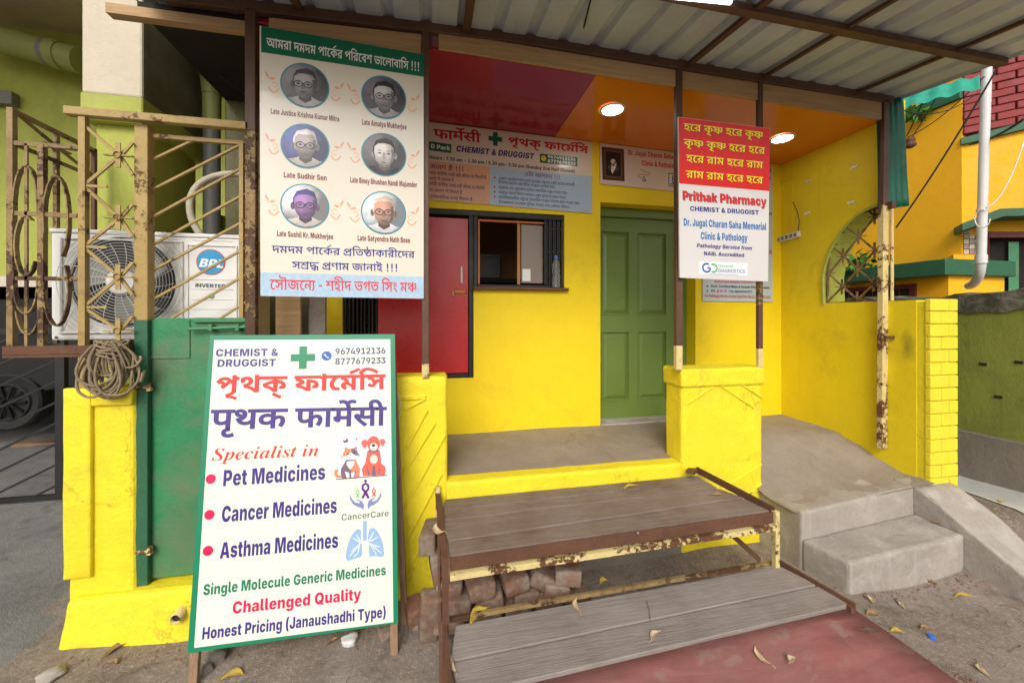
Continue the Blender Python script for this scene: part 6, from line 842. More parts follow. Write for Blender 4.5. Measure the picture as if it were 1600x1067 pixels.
# corrugated sheets: trapezoid ribs running from the shop to the street
pitch = .205
def sheet_tin(x0, x1):
    mb = MB(); prof = []
    x = x0
    while x < x1-1e-6:
        for dx, dz in ((0, 0), (.135, 0), (.155, .028), (.185, .028)): 
            if x+dx <= x1+.001: prof.append((x+dx, dz))
        x += pitch
    prof.append((x1, 0)); ys = [2.62, 2.2, 1.9, 1.6, 1.32]; n = len(prof)
    for y in ys:
        for px, dz in prof: mb.v.append((px, y, rz(px, y)+dz-.035))
    for j in range(len(ys)-1):
        for i in range(n-1): mb.f.append((j*n+i, j*n+i+1, (j+1)*n+i+1, (j+1)*n+i))
    o = mb.build('corrugated_sheet', M['tin'], aw, recalc=False)
    so = o.modifiers.new('solid', 'SOLIDIFY'); so.thickness = .001; so.offset = 1
xs = [-1.45, -.63, .19, 1.01, 1.83, 2.65, 3.47]
for a, b in zip(xs, xs[1:]): sheet_tin(a, b+.0)
for y in (1.72,):
    MB().bar((-1.4, y, rz(-1.4, y)-.06), (.6, y, rz(.6, y)-.06), .045, .035).build('purlin', M['brown_steel'], aw)
    MB().bar((.6, y, rz(.6, y)-.06), (3.42, y, rz(3.42, y)-.06), .045, .035).build('purlin', M['brown_steel'], aw)
for x, w_, nm in ((.18, .045, 'brown_steel'), (1.64, .035, 'rust'), (2.22, .022, 'brown_steel'), (3.02, .022, 'brown_steel'), (-.72, .04, 'brown_steel')):
    MB().bar((x, 2.27, rz(x, 2.27)-.052), (x, 1.34, rz(x, 1.34)-.052), w_, .02).build('rafter', M[nm], aw)
# fascia of raw plywood under the beam
fa = MB()
def fasc(x0, x1, za, zb, ta, tb):
    return MB().hexa([(x0, YF-.006, za), (x1, YF-.006, zb), (x1, YF+.012, zb), (x0, YF+.012, za), (x0, YF-.006, ta), (x1, YF-.006, tb), (x1, YF+.012, tb), (x0, YF+.012, ta)]).build('fascia_board', M['ply'], aw)
fasc(-.87, -.08, 3.08, 3.11, 3.235, 3.26); fasc(.02, 1.55, zc(0)-.004, zc(1.55)-.004, 3.29, 3.26); fasc(1.552, 3.26, zc(1.55)-.004, zc(3.26)-.004, 3.26, 3.235)
# posts
def post(name, label, x, z0, z1, w=.042, segs=None, y=YF, lean=0):
    p = thing(name, label, 'post', (x, y, z0), None)
    for a, b, nm in segs: MB().bar((x+lean*(a-z0), y, a), (x+lean*(b-z0), y, b), w, w*.8, (0, 1, 0)).build('tube_section', M[nm], p, bevel=.003)
    return p
post('awning_post', 'brown steel awning post left of the portrait sign, golden below', -.955, .28, 3.26, .05, [(.28, 2.62, 'rust_gold'), (2.62, 3.26, 'brown_steel')])
post('awning_post', 'thin brown post between the portrait sign and the long pharmacy sign', -.055, 1.29, 3.30, .04, [(1.29, 1.37, 'cream_rust'), (1.37, 3.30, 'brown_steel')])
post('awning_post', 'dark brown post in front of the green door, left of the red mantra sign', 1.572, 1.29, 3.28, .045, [(1.29, 1.45, 'cream_rust'), (1.45, 3.28, 'brown_steel')])
post('awning_post', 'thin rusty post behind the right side of the red mantra sign', 2.20, 1.29, 3.27, .036, [(1.29, 1.42, 'cream_rust'), (1.42, 1.72, 'rust'), (1.72, 1.95, 'rust_gold'), (1.95, 3.27, 'brown_steel')])
pR = post('awning_post', 'corner post at the side wall, brown above and peeling cream below', 3.27, .66, 3.25, .05, [(.66, 2.47, 'cream_rust'), (2.47, 3.25, 'brown_steel')], lean=.008)
cl = aty(1383, 527, 2.24); MB().lathe([(.026, -.012), (.034, -.012), (.034, .012), (.026, .012)], (cl.x+.03, cl.y, cl.z), 14).build('clamp_ring', M['rust'], pR)
pp = thing('thin_pipe', 'thin cream conduit pipe standing just right of the corner post', 'pipe', (3.32, 2.24, 1.75))
MB().tube([(3.315, 2.235, 1.76), (3.315, 2.235, 2.46)], .010).build('pipe_body', M['cream_rust'], pp, smooth='auto')
MB().box(3.293, 3.33, 2.22, 2.25, 2.44, 2.49).build('pipe_bracket', M['rust'], pp)
# downlights in the ceiling
for i, (x, y, lb) in enumerate(((1.28, 2.627, 'round lit ceiling light above the framed photo sign'), (2.83, 2.69, 'round lit ceiling light near the yellow side wall'))):
    z = zc(x)
    t = thing('ceiling_light', lb, 'ceiling light', (x, y, z), 'round ceiling lights')
    MB().lathe([(.074, -.006), (.092, -.004), (.094, .001)], (x, y, z-.001), 32).build('rim', M['white'], t, smooth=True)
    MB().lathe([(0.0, -.0062), (.075, -.006)], (x, y, z-.001), 32).build('diffuser', flat('lamp_diffuser', (1, .97, .92, 1), .4, emit=16.0), t)
tl = thing('tube_light', 'lit white tube light fixed under the tin awning at the top edge', 'tube light', (1.75, 1.86, 3.2))
a = atz(1050, -6, 3.22); b = atz(1142, 3, 3.22)
MB().tube([a, b], .014, 10).build('glass_tube', flat('tube_glow', (.9, .97, 1, 1), .4, emit=6.0), tl, smooth=True)
MB().bar((a.x, a.y, a.z+.028), (b.x, b.y, b.z+.028), .045, .02).build('batten', M['white'], tl)
# ---------------------------------------------------------------- neighbour house at the left, its column, pipes, garage gate
M['shaded_green'] = paint('shaded_green_wall', (.20, .19, .095, 1), .85, .35, (.085, .07, .05, 1), .6, 2.2, .8, streak=.5)  # green darkened to paint in the shade of this corner, with grime streaks
nb = thing('neighbour_house', 'lime green neighbour house with cream column and dark garage behind the caged cooling unit', 'building', (-2.6, 3.5, .08))
yl = 4.6
m_ = MB(); m_.box(-9, -3.35, yl, yl+.2, 2.0, 4.5); m_.box(-3.35, -1.5, yl, yl+.2, 1.45, 4.5)
m_.build('wall', M['lime'], nb)
MB().box(-9, -1.0, yl-.03, yl+.01, 1.93, 2.03).build('lintel_band', M['plaster'], nb)
MB().box(-9, -2.08, 2.75, yl+.1, 4.45, 4.6).build('balcony_slab', M['soffit'], nb)
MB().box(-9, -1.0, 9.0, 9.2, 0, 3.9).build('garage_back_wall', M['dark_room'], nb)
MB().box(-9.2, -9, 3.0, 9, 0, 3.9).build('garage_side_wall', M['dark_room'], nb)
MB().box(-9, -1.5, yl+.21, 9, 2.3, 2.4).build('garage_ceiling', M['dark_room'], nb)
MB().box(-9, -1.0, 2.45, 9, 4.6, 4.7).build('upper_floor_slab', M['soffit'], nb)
MB().box(-1.9, -1.55, yl, 9, .0, 2.4).build('garage_inner_wall', M['lime'], nb)
# column: cream above, green below
c = MB().box(-2.07, -1.76, 2.75, 3.40, 2.98, 4.5); c.build('column_shaft', M['plaster'], nb, bevel=.012, seg=2)
MB().box(-2.075, -1.755, 2.745, 3.405, 2.82, 2.98).build('column_collar', M['lime'], nb, bevel=.006)
MB().box(-2.03, -1.80, 2.80, 3.36, .0, 2.82).build('column_base', M['lime'], nb)
MB().box(-1.757, -1.7535, 2.752, 3.39, 2.985, 4.4).build('shaded_stained_side', M['shaded_green'], nb)  # dark slab: shade of the side face painted in along with its stains
MB().box(-2.12, -1.70, 2.70, 3.5, 4.3, 4.45).build('column_capital', M['plaster'], nb, bevel=.01)
# curved green apron and side panel behind the unit
cp = MB(); pts = [(-1.76, 3.38, 2.46)]
for k in range(9):
    t = R_(90*k/8); pts.append((-1.76+.50*math.sin(t), 3.38, 1.95+.50*math.cos(t)))
pts += [(-1.26, 3.38, 1.2), (-1.76, 3.38, 1.2)]
cp.prism(pts[1:], (0, .05, 0)); cp.build('curved_apron', paint('fresh_lime_paint', (.36, .46, .03, 1), .6, .1, (.2, .26, .03, 1), .2, 2, .4), nb)
MB().box(-1.76, -1.02, 3.7, 3.8, .2, 3.9).build('shadowed_wall', M['shaded_green'], nb)
MB().box(-1.5, -.833, 3.16, 3.3, .5, 3.9).build('shadowed_wall', M['shaded_green'], nb)
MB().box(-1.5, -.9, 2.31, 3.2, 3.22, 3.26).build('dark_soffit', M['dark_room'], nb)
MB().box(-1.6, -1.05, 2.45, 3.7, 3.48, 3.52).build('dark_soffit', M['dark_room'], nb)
MB().bar((-1.62, 2.31, 3.19), (-.98, 2.31, 3.19), .05, .05).build('cross_batten', M['ply'], nb)
# pipes
gp = thing('drain_pipe', 'thick green painted drain pipe bending down beside the cream column', 'pipe', (-1.4, 3.3, 1.2))
a = aty(262, -20, 2.75); b_ = aty(322, 104, 3.25)
def bez(P, n=10):
    out = []
    for i in range(n+1):
        t = i/n; Q = [Vector(p) for p in P]
        while len(Q) > 1: Q = [Q[k].lerp(Q[k+1], t) for k in range(len(Q)-1)]
        out.append(Q[0])
    return out
q1 = aty(331, 150, 3.3); q2 = aty(331, 330, 3.3)
MB().tube([a, b_], .062, 14).build('upper_pipe', M['pvc_green'], gp, smooth='auto')
MB().tube(bez([b_+(a-b_)*.02, b_+(b_-a)*.12, q1+Vector((0, 0, .08)), q1], 8), .064, 14).build('elbow', M['pvc_green'], gp, smooth='auto')
MB().tube([q1, q1+Vector((0, 0, -.22))], .060, 14).build('green_length', M['pvc_green'], gp, smooth='auto')
MB().tube([q1+Vector((0, 0, -.2)), q1+Vector((0, 0, -2.0))], .056, 14).build('lower_pipe', M['pvc_grey'], gp, smooth='auto')
j = MB(); j.tube([b_+(a-b_)*.06, b_+(a-b_)*.0], .070, 14); j.build('socket', M['pvc_green'], gp, smooth='auto')
hp = thing('drain_pipe', 'horizontal green drain pipe with dark joint crossing the top left corner', 'pipe', (-4.5, 4.3, 2.9))
a = aty(-60, 45, 4.3); b_ = aty(126, 96, 4.3)
MB().tube([a, b_], .115, 16).build('pipe_body', M['pvc_green'], hp, smooth='auto')
t = .76; c1 = a.lerp(b_, t); c2 = a.lerp(b_, t+.09); MB().tube([c1, c2], .124, 16).build('socket', M['pvc_green'], hp, smooth='auto')
MB().tube([a.lerp(b_, .71), a.lerp(b_, .755)], .118, 16).build('joint_band', M['pvc_grey'], hp, smooth='auto')
# insulated hose from the unit
hs_ = thing('refrigerant_hose', 'cream wrapped hose curving over the back of the cooling unit', 'hose', (-1.2, 2.9, 2.0))
MB().tube(bez([aty(405, 275, 2.9), aty(330, 262, 2.9), aty(275, 280, 2.9), aty(290, 345, 2.85), aty(318, 372, 2.8)], 14), .021, 10).build('hose_body', paint('hose_wrap', (.55, .50, .38, 1), .7, .2, (.3, .25, .16, 1), .4, 9, .5), hs_, smooth=True)
tv = aty(4, 140, 4.5); MB().box(tv.x-.3, tv.x+.05, 4.52, 4.59, tv.z-.12, tv.z+.0).build('wall_bracket', M['pvc_grey'], nb)

# black sloping-bar gate of the garage
gg = thing('garage_gate', 'black steel garage gate with slanted bars at the left edge', 'gate', (-3.6, 3.92, .09))
yg = 3.92; gx = aty(97, 600, yg).x
MB().box(gx-.035, gx+.03, yg-.02, yg+.02, .12, 1.52).build('gate_post', M['black_steel'], gg)
MB().box(gx+.16, gx+.19, yg-.015, yg+.015, .75, 1.9).build('gate_post', M['black_steel'], gg)
MB().box(-7, gx-.035, yg-.015, yg+.015, .12, .15).build('bottom_rail', M['black_steel'], gg)
MB().box(-7, gx+.19, yg-.02, yg+.02, 1.50, 1.54).build('top_rail', M['black_steel'], gg)
for k in range(26):
    z1 = 2.85-.175*k
    x2, z2 = gx-.035, z1; x1, z1_ = gx-3.4, z1-1.75
    # clip to the gate frame
    def at(z): return x2+(z-z2)/(1.75/3.365)
    za, zb = max(z1_, .15), min(z2, 1.5)
    if zb <= za+.02: continue
    MB().bar((at(za), yg, za), (at(zb), yg, zb), .016, .016).build('slanted_bar', M['black_steel'], gg)
for k, z in enumerate((1.42, .72, .32)):
    r = MB(); pts = [(gx+.075+.055*math.cos(t), yg, z+.055*math.sin(t)) for t in np.linspace(0, 2*math.pi, 19)]
    r.tube(pts, .008, 6, cap=False); r.build('scroll_ring', M['black_steel'], gg, smooth=True)
# wheel and fender of the car parked inside
cr = thing('parked_car', 'dark parked car seen through the garage gate, only a wheel showing', 'car', (-4.6, 5.4, .1))
wc = aty(14, 628, 5.2)
MB().lathe([(0, .0), (.17, .0), (.18, -.02), (.2, -.02), (.21, .0), (.29, -.03), (.31, -.01), (.31, .16), (.28, .18)], wc, 28, 'y').build('tyre', flat('tyre_rubber', (.012, .012, .012, 1), .8), cr, smooth='auto')
sp = MB()
for k in range(10):
    t = 2*math.pi*k/10; sp.bar((wc.x+.03*math.cos(t), wc.y-.03, wc.z+.03*math.sin(t)), (wc.x+.18*math.cos(t), wc.y-.03, wc.z+.18*math.sin(t)), .025, .015, (0, 1, 0))
sp.build('rim', flat('wheel_rim', (.014, .014, .015, 1), .35, metal=.6), cr)
bd = MB(); prof = [(-2.1, .05), (-2.1, .62), (-1.7, .72), (-1.0, .80), (-.45, 1.2), (.6, 1.25), (.95, .85), (.95, .25), (.42, .2)]
prof += [(.36*math.cos(t), .36*math.sin(t)) for t in np.linspace(.5, math.pi-.5, 9)]+[(-.42, .2-.05)]
bd.prism([(wc.x+x, wc.y-.0, wc.z-.08+z) for x, z in prof], (0, 1.5, 0)); bd.build('car_body', flat('dark_car_paint', (.015, .015, .017, 1), .25), cr, bevel=.02)
bl = thing('wood_offcut', 'grey wooden offcut lying on the garage floor behind the slanted bars', 'plank', (-3.2, 4.6, .1))
p = atz(68, 692, .12); MB().hexa([(p.x-.32, p.y, .09), (p.x+.3, p.y-.05, .09), (p.x+.3, p.y+.08, .09), (p.x-.3, p.y+.12, .09), (p.x-.32, p.y, .13), (p.x+.3, p.y-.05, .13), (p.x+.3, p.y+.08, .13), (p.x-.3, p.y+.12, .13)]).build('board', M['leg_wood'], bl)

# ---------------------------------------------------------------- right: green boundary wall and orange house
gw = thing('boundary_wall', 'mossy dark green boundary wall with blackened cement coping at the right edge', 'wall', (4.0, 1.9, .4))
wx = 3.95
w = MB(); w.box(wx, wx+.16, .9, 9, .78, 1.70); w.build('wall_face', M['mossy'], gw)
MB().box(wx-.008, wx+.15, .9, 9, .2, .78).build('wall_foot', M['concrete_dark'], gw, bevel=.01)
def noise_top(x, y): return .02*math.sin(7*y)+.014*math.sin(17*y+1)+.01*math.sin(31*y)
cb = MB(); ys = list(np.arange(.9, 6, .09)); n = 4
for y in ys:
    t = noise_top(0, y); cb.v += [(wx-.012, y, 1.66+t), (wx-.012+.02*math.sin(9*y), y, 1.80+t), (wx+.17, y, 1.82+t*.6), (wx+.17, y, 1.66)]
for j in range(len(ys)-1):
    for i in range(3): cb.f.append((j*4+i, j*4+i+1, (j+1)*4+i+1, (j+1)*4+i))
cb.build('coping', paint('blackened_coping', (.085, .085, .06, 1), .95, .4, (.42, .40, .33, 1), .55, 7, 1.4), gw, smooth='auto')
for u, v in ((1536, 569), (1592, 566), (1560, 620)):
    p = atx(u, v, wx); MB().box(wx-.004, wx+.02, p.y-.02, p.y+.02, p.z-.010, p.z+.010).build('wall_hole', M['dark_room'], gw)

oh = thing('orange_house', 'tall orange yellow house with green trim bands and maroon brick parapet behind the side wall', 'building', (6.4, 4, .3))
XA = 6.0
MB().box(XA, XA+4, 3.35, 12, .0, 4.17).build('wall', M['orange_wall'], oh)
MB().box(XA-.03, XA+4, 3.345, 12, 4.175, 4.33).build('trim_band', M['green_trim'], oh, bevel=.006)
MB().box(XA+.01, XA+4, 3.36, 12, 4.33, 4.75).build('parapet', M['orange_wall'], oh)
# right wing, turned a little
d = Vector((.667, -.745, 0)).normalized(); nn = Vector((-d.y*-1, 0, 0)); nn = Vector((-.745, -.667, 0)).normalized(); p0 = Vector((6.02, 3.36, 0)); back = -nn*2.5
def wing(u, v, off=0.0): return onp(u, v, p0+nn*off, nn)
def slab(name, P, depth, mat, lab=None, off=0.0, parent=None, bevel=0.0):
    """P: px outline on the wing's face, pushed back by depth"""
    return MB().prism([wing(u, v, off) for u, v in P], -nn*depth).build(name, M[mat], parent or oh, bevel=bevel, label=lab)
slab('wing_wall', [(1503, 222), (1720, 170), (1720, 332), (1503, 350)], 2.0, 'orange_wall')
slab('wing_trim', [(1502, 216), (1720, 160), (1720, 172), (1502, 226)], 2.0, 'green_trim', off=.05)
# maroon brick parapet: courses of separate bricks
bc = 0
for r in range(14):
    z0 = wing(1512, 214, .0).z + .03 + r*.085
    pA = wing(1503, 200); L = 0.0 if r % 2 else -.11
    while L < 2.3:
        a0 = max(L, 0); b0 = L+.25
        if b0-a0 > .05:
            A = Vector((pA.x, pA.y, 0))+d*(a0+.008); B2 = Vector((pA.x, pA.y, 0))+d*(b0-.008); e = .012*rnd.random()
            MB().prism([A+Vector((0, 0, z0)), B2+Vector((0, 0, z0)), B2+Vector((0, 0, z0+.077)), A+Vector((0, 0, z0+.077))], nn*(.03+e)).build('brick', M['brick_red'], oh, bevel=.006)
        L = b0
A = Vector((wing(1503, 200).x, wing(1503, 200).y, wing(1512, 214).z+.02))
MB().prism([A, A+d*2.4, A+d*2.4+Vector((0, 0, 1.2)), A+Vector((0, 0, 1.2))], -nn*.4).build('parapet_core', M['brick_red'], oh)
# canopy over the porch
slab('canopy', [(1504, 349), (1563, 326), (1720, 322), (1720, 334), (1568, 338), (1504, 360)], .6, 'green_trim', off=.28)
slab('canopy_soffit', [(1506, 362), (1568, 340), (1720, 336), (1720, 366), (1530, 372)], .02, 'orange_wall', off=.02)
slab('porch_wall', [(1490, 398), (1530, 398), (1530, 480), (1490, 480)], .4, 'orange_wall', off=.1)
for i in range(3):
    for j_ in range(5):
        u0 = 1506+i*9; v0 = 358+j_*8
        slab('stone_tile', [(u0, v0), (u0+8, v0), (u0+8, v0+7), (u0, v0+7)], .03, 'concrete' if (i+j_) % 2 else 'plaster', off=.02)
slab('tile_column', [(1504, 357), (1534, 357), (1534, 399), (1504, 399)], .3, 'concrete_dark', off=.0)
slab('door_frame', [(1533, 362), (1546, 362), (1546, 476), (1533, 476)], .12, 'dark_red', off=.05)
slab('door_frame', [(1546, 362), (1720, 362), (1720, 371), (1546, 371)], .12, 'dark_red', off=.05)
slab('dark_opening', [(1546, 371), (1720, 371), (1720, 490), (1546, 490)], .02, 'dark_room', off=-.06)
slab('inner_green_door', [(1576, 378), (1592, 378), (1592, 480), (1576, 480)], .05, 'gate_green', off=-.02)
for k in range(5): 
    u0 = 1536+k*2.2; A = wing(u0, 366, .07); B2 = wing(u0, 470, .07); MB().bar(A, B2, .008).build('window_bar', M['dark_red'], oh)
# annex with canopy band and grilled windows
ax = thing('orange_annex', 'low orange annex with dark green roof band and grilled window behind the arch grille', 'building', (5.3, 4, .3))
MB().box(5.12, 5.9, 2.96, 9, .3, 2.06).build('wall', M['orange_wall'], ax)
MB().box(4.98, 5.95, 2.90, 9, 2.06, 2.22).build('roof_band', M['green_trim'], ax, bevel=.006)
for y0, y1 in ((3.22, 4.25), (4.5, 5.9)):
    wf = MB(); X = 5.09
    wf.box(X, X+.04, y0, y0+.05, 1.45, 2.0); wf.box(X, X+.04, y1-.05, y1, 1.45, 2.0); wf.box(X, X+.04, y0+.05, y1-.05, 1.95, 2.0)
    o = wf.build('window', M['dark_red'], ax)
    MB().box(5.105, 5.118, y0+.05, y1-.05, 1.45, 1.95).build('window_dark', M['dark_room'], o)
    for k in range(int((y1-y0-.1)/.09)):
        MB().box(X+.002, X+.010, y0+.05+.09*(k+1), y0+.058+.09*(k+1), 1.45, 1.95).build('grille_bar', M['dark_red'], o)
    for k in range(5):
        MB().box(X-.007, X+.001, y0+.05, y1-.05, 1.5+.09*k, 1.508+.09*k).build('grille_bar', M['dark_red'], o)
# shrub on the annex roof seen through the arch
def leafy(name, label, cat, pos, r, n, mat, size=.05, group=None):
    t = thing(name, label, cat, pos, group); mb = MB(); stems = MB()
    for k in range(n):
        th = rnd.uniform(0, 2*math.pi); ph = rnd.uniform(-.3, 1.4); rr = r*rnd.uniform(.3, 1)
        c = Vector(pos)+Vector((math.cos(th)*math.cos(ph), math.sin(th)*math.cos(ph), abs(math.sin(ph))))*rr
        dv = Vector((rnd.uniform(-1, 1), rnd.uniform(-1, 1), rnd.uniform(-.6, .8))).normalized(); sv = dv.cross(Vector((rnd.uniform(-1, 1), rnd.uniform(-1, 1), 1))).normalized()
        L = size*rnd.uniform(.7, 1.5); W = L*.28
        mb.add([c, c+dv*L*.45+sv*W, c+dv*L, c+dv*L*.45-sv*W], [(0, 1, 2, 3)])
        if k % 6 == 0: stems.bar(pos, c, .006)
    o = mb.build('leaves', mat, t, recalc=False); o['kind'] = 'stuff'; stems.build('stems', M['twig'], t); return t
leafy('potted_shrub', 'small spiky green shrub on the annex roof, seen through the arch grille', 'shrub', atx(1338, 428, 5.1), .26, 170, M['leaf_green'], .09)
leafy('roof_creeper', 'bright green creeper tuft growing on the trim of the orange house', 'plant', atx(1432, 188, 5.9), .20, 70, M['leaf_green'], .09)

# white PVC down pipe in front of the orange house
dpz = thing('down_pipe', 'tall grey white drain pipe with elbow standing before the orange house', 'pipe', (4.6, 2.3, 2.0))
XP = 4.5
MB().tube([atx(1543, 82, XP), atx(1537, 250, XP), atx(1533, 410, XP)], .030, 16).build('upright', M['pvc'], dpz, smooth='auto')
A = atx(1533, 408, XP); B2 = atx(1514, 447, XP+.25)
MB().tube(bez([A, A+Vector((0, 0, -.17)), B2+Vector((-.04, -.04, 0)), B2], 10), .031, 16).build('elbow', M['pvc'], dpz, smooth='auto')
MB().tube([A+Vector((0, 0, .05)), A+Vector((0, 0, -.02))], .037, 16).build('socket', M['pvc'], dpz, smooth='auto')
c = atx(1535, 328, XP); MB().tube([c+Vector((0, 0, .012)), c-Vector((0, 0, .012))], .036, 14).build('pipe_clip', M['plastic_white'], dpz)

# green sheets hanging by the corner post
def curtain(name, label, P, mat, folds, amp, dy):
    """P: four corners tl, tr, br, bl in space; folded sheet"""
    P = [Vector(p) for p in P]; nx, ny = folds*6, 14; mb = MB(); nrm = (P[1]-P[0]).cross(P[3]-P[0]).normalized()
    for j in range(ny+1):
        for i in range(nx+1):
            s_, t_2 = i/nx, j/ny; a = P[0].lerp(P[1], s_); b = P[3].lerp(P[2], s_)
            q = a.lerp(b, t_2)+nrm*(amp*math.sin(s_*folds*2*math.pi+.6*t_2)+amp*.3*math.sin(7*t_2+3*s_)); mb.v.append(tuple(q))
    mb.f = [(j*(nx+1)+i, j*(nx+1)+i+1, (j+1)*(nx+1)+i+1, (j+1)*(nx+1)+i) for j in range(ny) for i in range(nx)]
    o = mb.build(name, mat, None, smooth=True, recalc=False); so = o.modifiers.new('solid', 'SOLIDIFY'); so.thickness = .002
    return tag(o, label, 'plastic sheet')
curtain('hanging_sheet', 'dark green ribbed plastic sheet hanging down beside the corner post', [aty(1370, 160, 2.286), aty(1411, 150, 2.280), aty(1421, 322, 2.280), aty(1372, 328, 2.286)], M['tarp'], 5, .006, 0)
curtain('roof_sheet', 'turquoise plastic sheet stained black, laid over the neighbour wall right of the awning', [aty(1388, 175, 2.5), atx(1532, 138, 4.0), atx(1530, 118, 4.1), aty(1400, 150, 2.55)], M['tarp_turquoise'], 4, .012, 0)

# cables
def cable(label, pts, r=.006, name='cable', cat='cable', mat='wire'):
    o = MB().tube(pts, r, 6).build(name, M[mat], smooth=True); return tag(o, label, cat)
def sag(a, b, s_, n=12): a = Vector(a); b = Vector(b); return [a.lerp(b, t/n)-Vector((0, 0, 4*s_*(t/n)*(1-t/n))) for t in range(n+1)]
cable('black cable slanting from the awning edge down to the side wall', sag(atx(1600, 33, 3.9), aty(1400, 356, 2.6), .05), .006)
cable('black cable running from the awning corner past the pink glass insulator', sag(atx(1510, -10, 3.6), aty(1417, 213, 2.9), .04), .005)
cable('thin black cable crossing in front of the orange wall to the insulator', sag(atx(1538, 120, 4.2), aty(1418, 215, 2.95), .05), .004)
cable('drooping black cable stub in front of the right house', sag(atx(1600, 186, 4.4), atx(1515, 226, 4.6), .03), .009)
cable('thin pale wire hanging from the pipe clip of the white pipe', sag(atx(1602, 215, 4.6), atx(1540, 325, 4.45), .12), .005, mat='plastic_white')
cable('curled pale wire looped round the white pipe', [atx(1535+12*math.cos(t), 342+14*math.sin(t), 4.42) for t in np.linspace(0, 5.2, 16)], .004, mat='plastic_white')
cable('black cable dropping from the tin roof above the long sign', sag(atz(924, -6, 3.25), aty(906, 66, 2.3), .01), .005)
cable('black cable slanting across the shadowed lime wall beside the cream column', sag(aty(205, -8, 2.7), aty(400, 160, 2.9), .03), .005)
cable('thin black cable rising steeply from the insulator past the awning corner', sag(aty(1426, 214, 2.95), atx(1548, -5, 4.0), .03), .004)
cable('slack black cable between the awning corner and the turquoise sheet', sag(aty(1399, 168, 2.3), atx(1522, 150, 4.0), .09), .004)
cable('black cable looping down beside the dark green hanging sheet', sag(aty(1404, 180, 2.4), aty(1419, 226, 2.95), .04), .005)
ins = thing('cable_insulator', 'small brown cable insulator hanging before the orange wall', 'insulator', atx(1422, 223, 3.9))
MB().lathe([(.0, .04), (.03, .035), (.035, .01), (.025, 0), (.04, -.012), (.04, -.03), (.02, -.045), (0, -.05)], atx(1422, 223, 3.9), 14).build('insulator_body', M['rust'], ins, smooth=True)
# ---------------------------------------------------------------- golden grille, gate, cage
def star(mb_parent, c, r, nrm, mat, w=.012, th=.012):
    """eight pointed grille star as one part: plus of flat bars and a boss"""
    c = Vector(c); n = Vector(nrm).normalized(); r_ = n.cross(Vector((0, 0, 1))).normalized(); up = Vector((0, 0, 1)); mb = MB()
    mb.bar(c-r_*r, c+r_*r, .006, .018, n); mb.bar(c-up*r*1.0+n*.004, c+up*r*1.0+n*.004, .022, .006, n)
    mb.lathe([(.0, .006), (.014, .004), (.016, -.008)], c+n*.006, 8, 'y')
    return mb.build('star', mat, mb_parent)
yf = 2.27
gf = thing('grille_panel', 'narrow golden star grille above the tall yellow gate pillar, left of the gate', 'grille', (-1.62, yf, 1.29))
xa, xb, xc = aty(131, 400).x, aty(203, 400).x, aty(217, 400).x
MB().box(xa-.014, xa+.014, yf-.014, yf+.014, 1.29, 2.62).build('side_bar', M['gold'], gf)
MB().box(-1.77, -.965, yf-.02, yf+.02, 2.625, 2.665).build('top_bar', M['gold'], gf, bevel=.003)
zs = [aty(187, v).z for v in (244, 341, 433, 517)]; xs_ = aty(187, 300).x; zl = [aty(138, v).z for v in (196, 291, 386, 480)]
for k, z in enumerate(zs):
    star(gf, (xs_, yf-.006, z), .062, (0, -1, 0), M['gold'])
    for zz, x2 in ((zl[k], xa), ):
        MB().bar((x2, yf, zz), (xs_, yf, z), .014, .010, (0, 1, 0)).build('diagonal_bar', M['gold'], gf)
    if k+1 < 4: MB().bar((xs_, yf, z), (xa, yf, zl[k+1]), .014, .010, (0, 1, 0)).build('diagonal_bar', M['gold'], gf)
    MB().bar((xs_, yf+.004, z), (xb+.01, yf+.004, z+.075), .014, .010, (0, 1, 0)).build('diagonal_bar', M['gold'], gf)
    if k < 3: MB().bar((xs_, yf+.004, z), (xb+.01, yf+.004, z-.09), .014, .010, (0, 1, 0)).build('diagonal_bar', M['gold'], gf)
    if k: MB().box(xa+.015, xa+.10, yf-.008, yf-.002, zl[k]-.006, zl[k]+.006).build('short_spike', M['gold'], gf)
MB().box(xa-.014, xb, yf-.01, yf+.01, 1.42, 1.445).build('bottom_bar', M['rust'], gf)
gt = thing('steel_gate', 'green sheet steel gate with golden slanted bars above, half hidden by the white board', 'gate', (-1.2, 2.32, .28))
MB().box(xc-.032, xc+.028, 2.285, 2.34, 1.62, 2.62).build('hinge_post', M['gold'], gt, bevel=.003)
MB().box(xc-.032, xc+.028, 2.285, 2.34, .27, 1.62).build('hinge_post', M['green_trim'], gt, bevel=.003, label='dark green lower half of the hinge post')
yg2 = 2.33; L0, L1 = aty(229, 300, yg2).x, aty(391, 300, yg2).x; T0 = aty(235, 210, yg2).z; B0 = aty(235, 500, yg2).z
fr_ = MB(); fr_.box(L0, L0+.02, yg2-.012, yg2+.012, B0, T0-.02); fr_.box(L1-.05, L1-.03, yg2-.012, yg2+.012, B0, T0-.02); fr_.box(L0, L1-.03, yg2-.012, yg2+.012, T0-.02, T0); fr_.build('leaf_frame', M['gold'], gt)
MB().box(L1-.018, L1, yg2-.012, yg2+.012, 1.5, T0+.02).build('latch_bar', M['gold'], gt)
Q = [((232, 253), (310, 216)), ((232, 300), (383, 223)), ((232, 343), (383, 260)), ((232, 386), (383, 303)), ((232, 426), (383, 345)), ((232, 472), (383, 388)), ((268, 497), (383, 430)), ((345, 497), (384, 472))]
for a, b in Q:
    A = aty(a[0], a[1], yg2); B2 = aty(b[0], b[1], yg2)
    MB().bar(A, B2, .010, .014, (0, 1, 0)).build('slanted_bar', M['gold'], gt)
S0 = aty(232, 916, yg2-.01); S1 = aty(393, 497, yg2-.01)
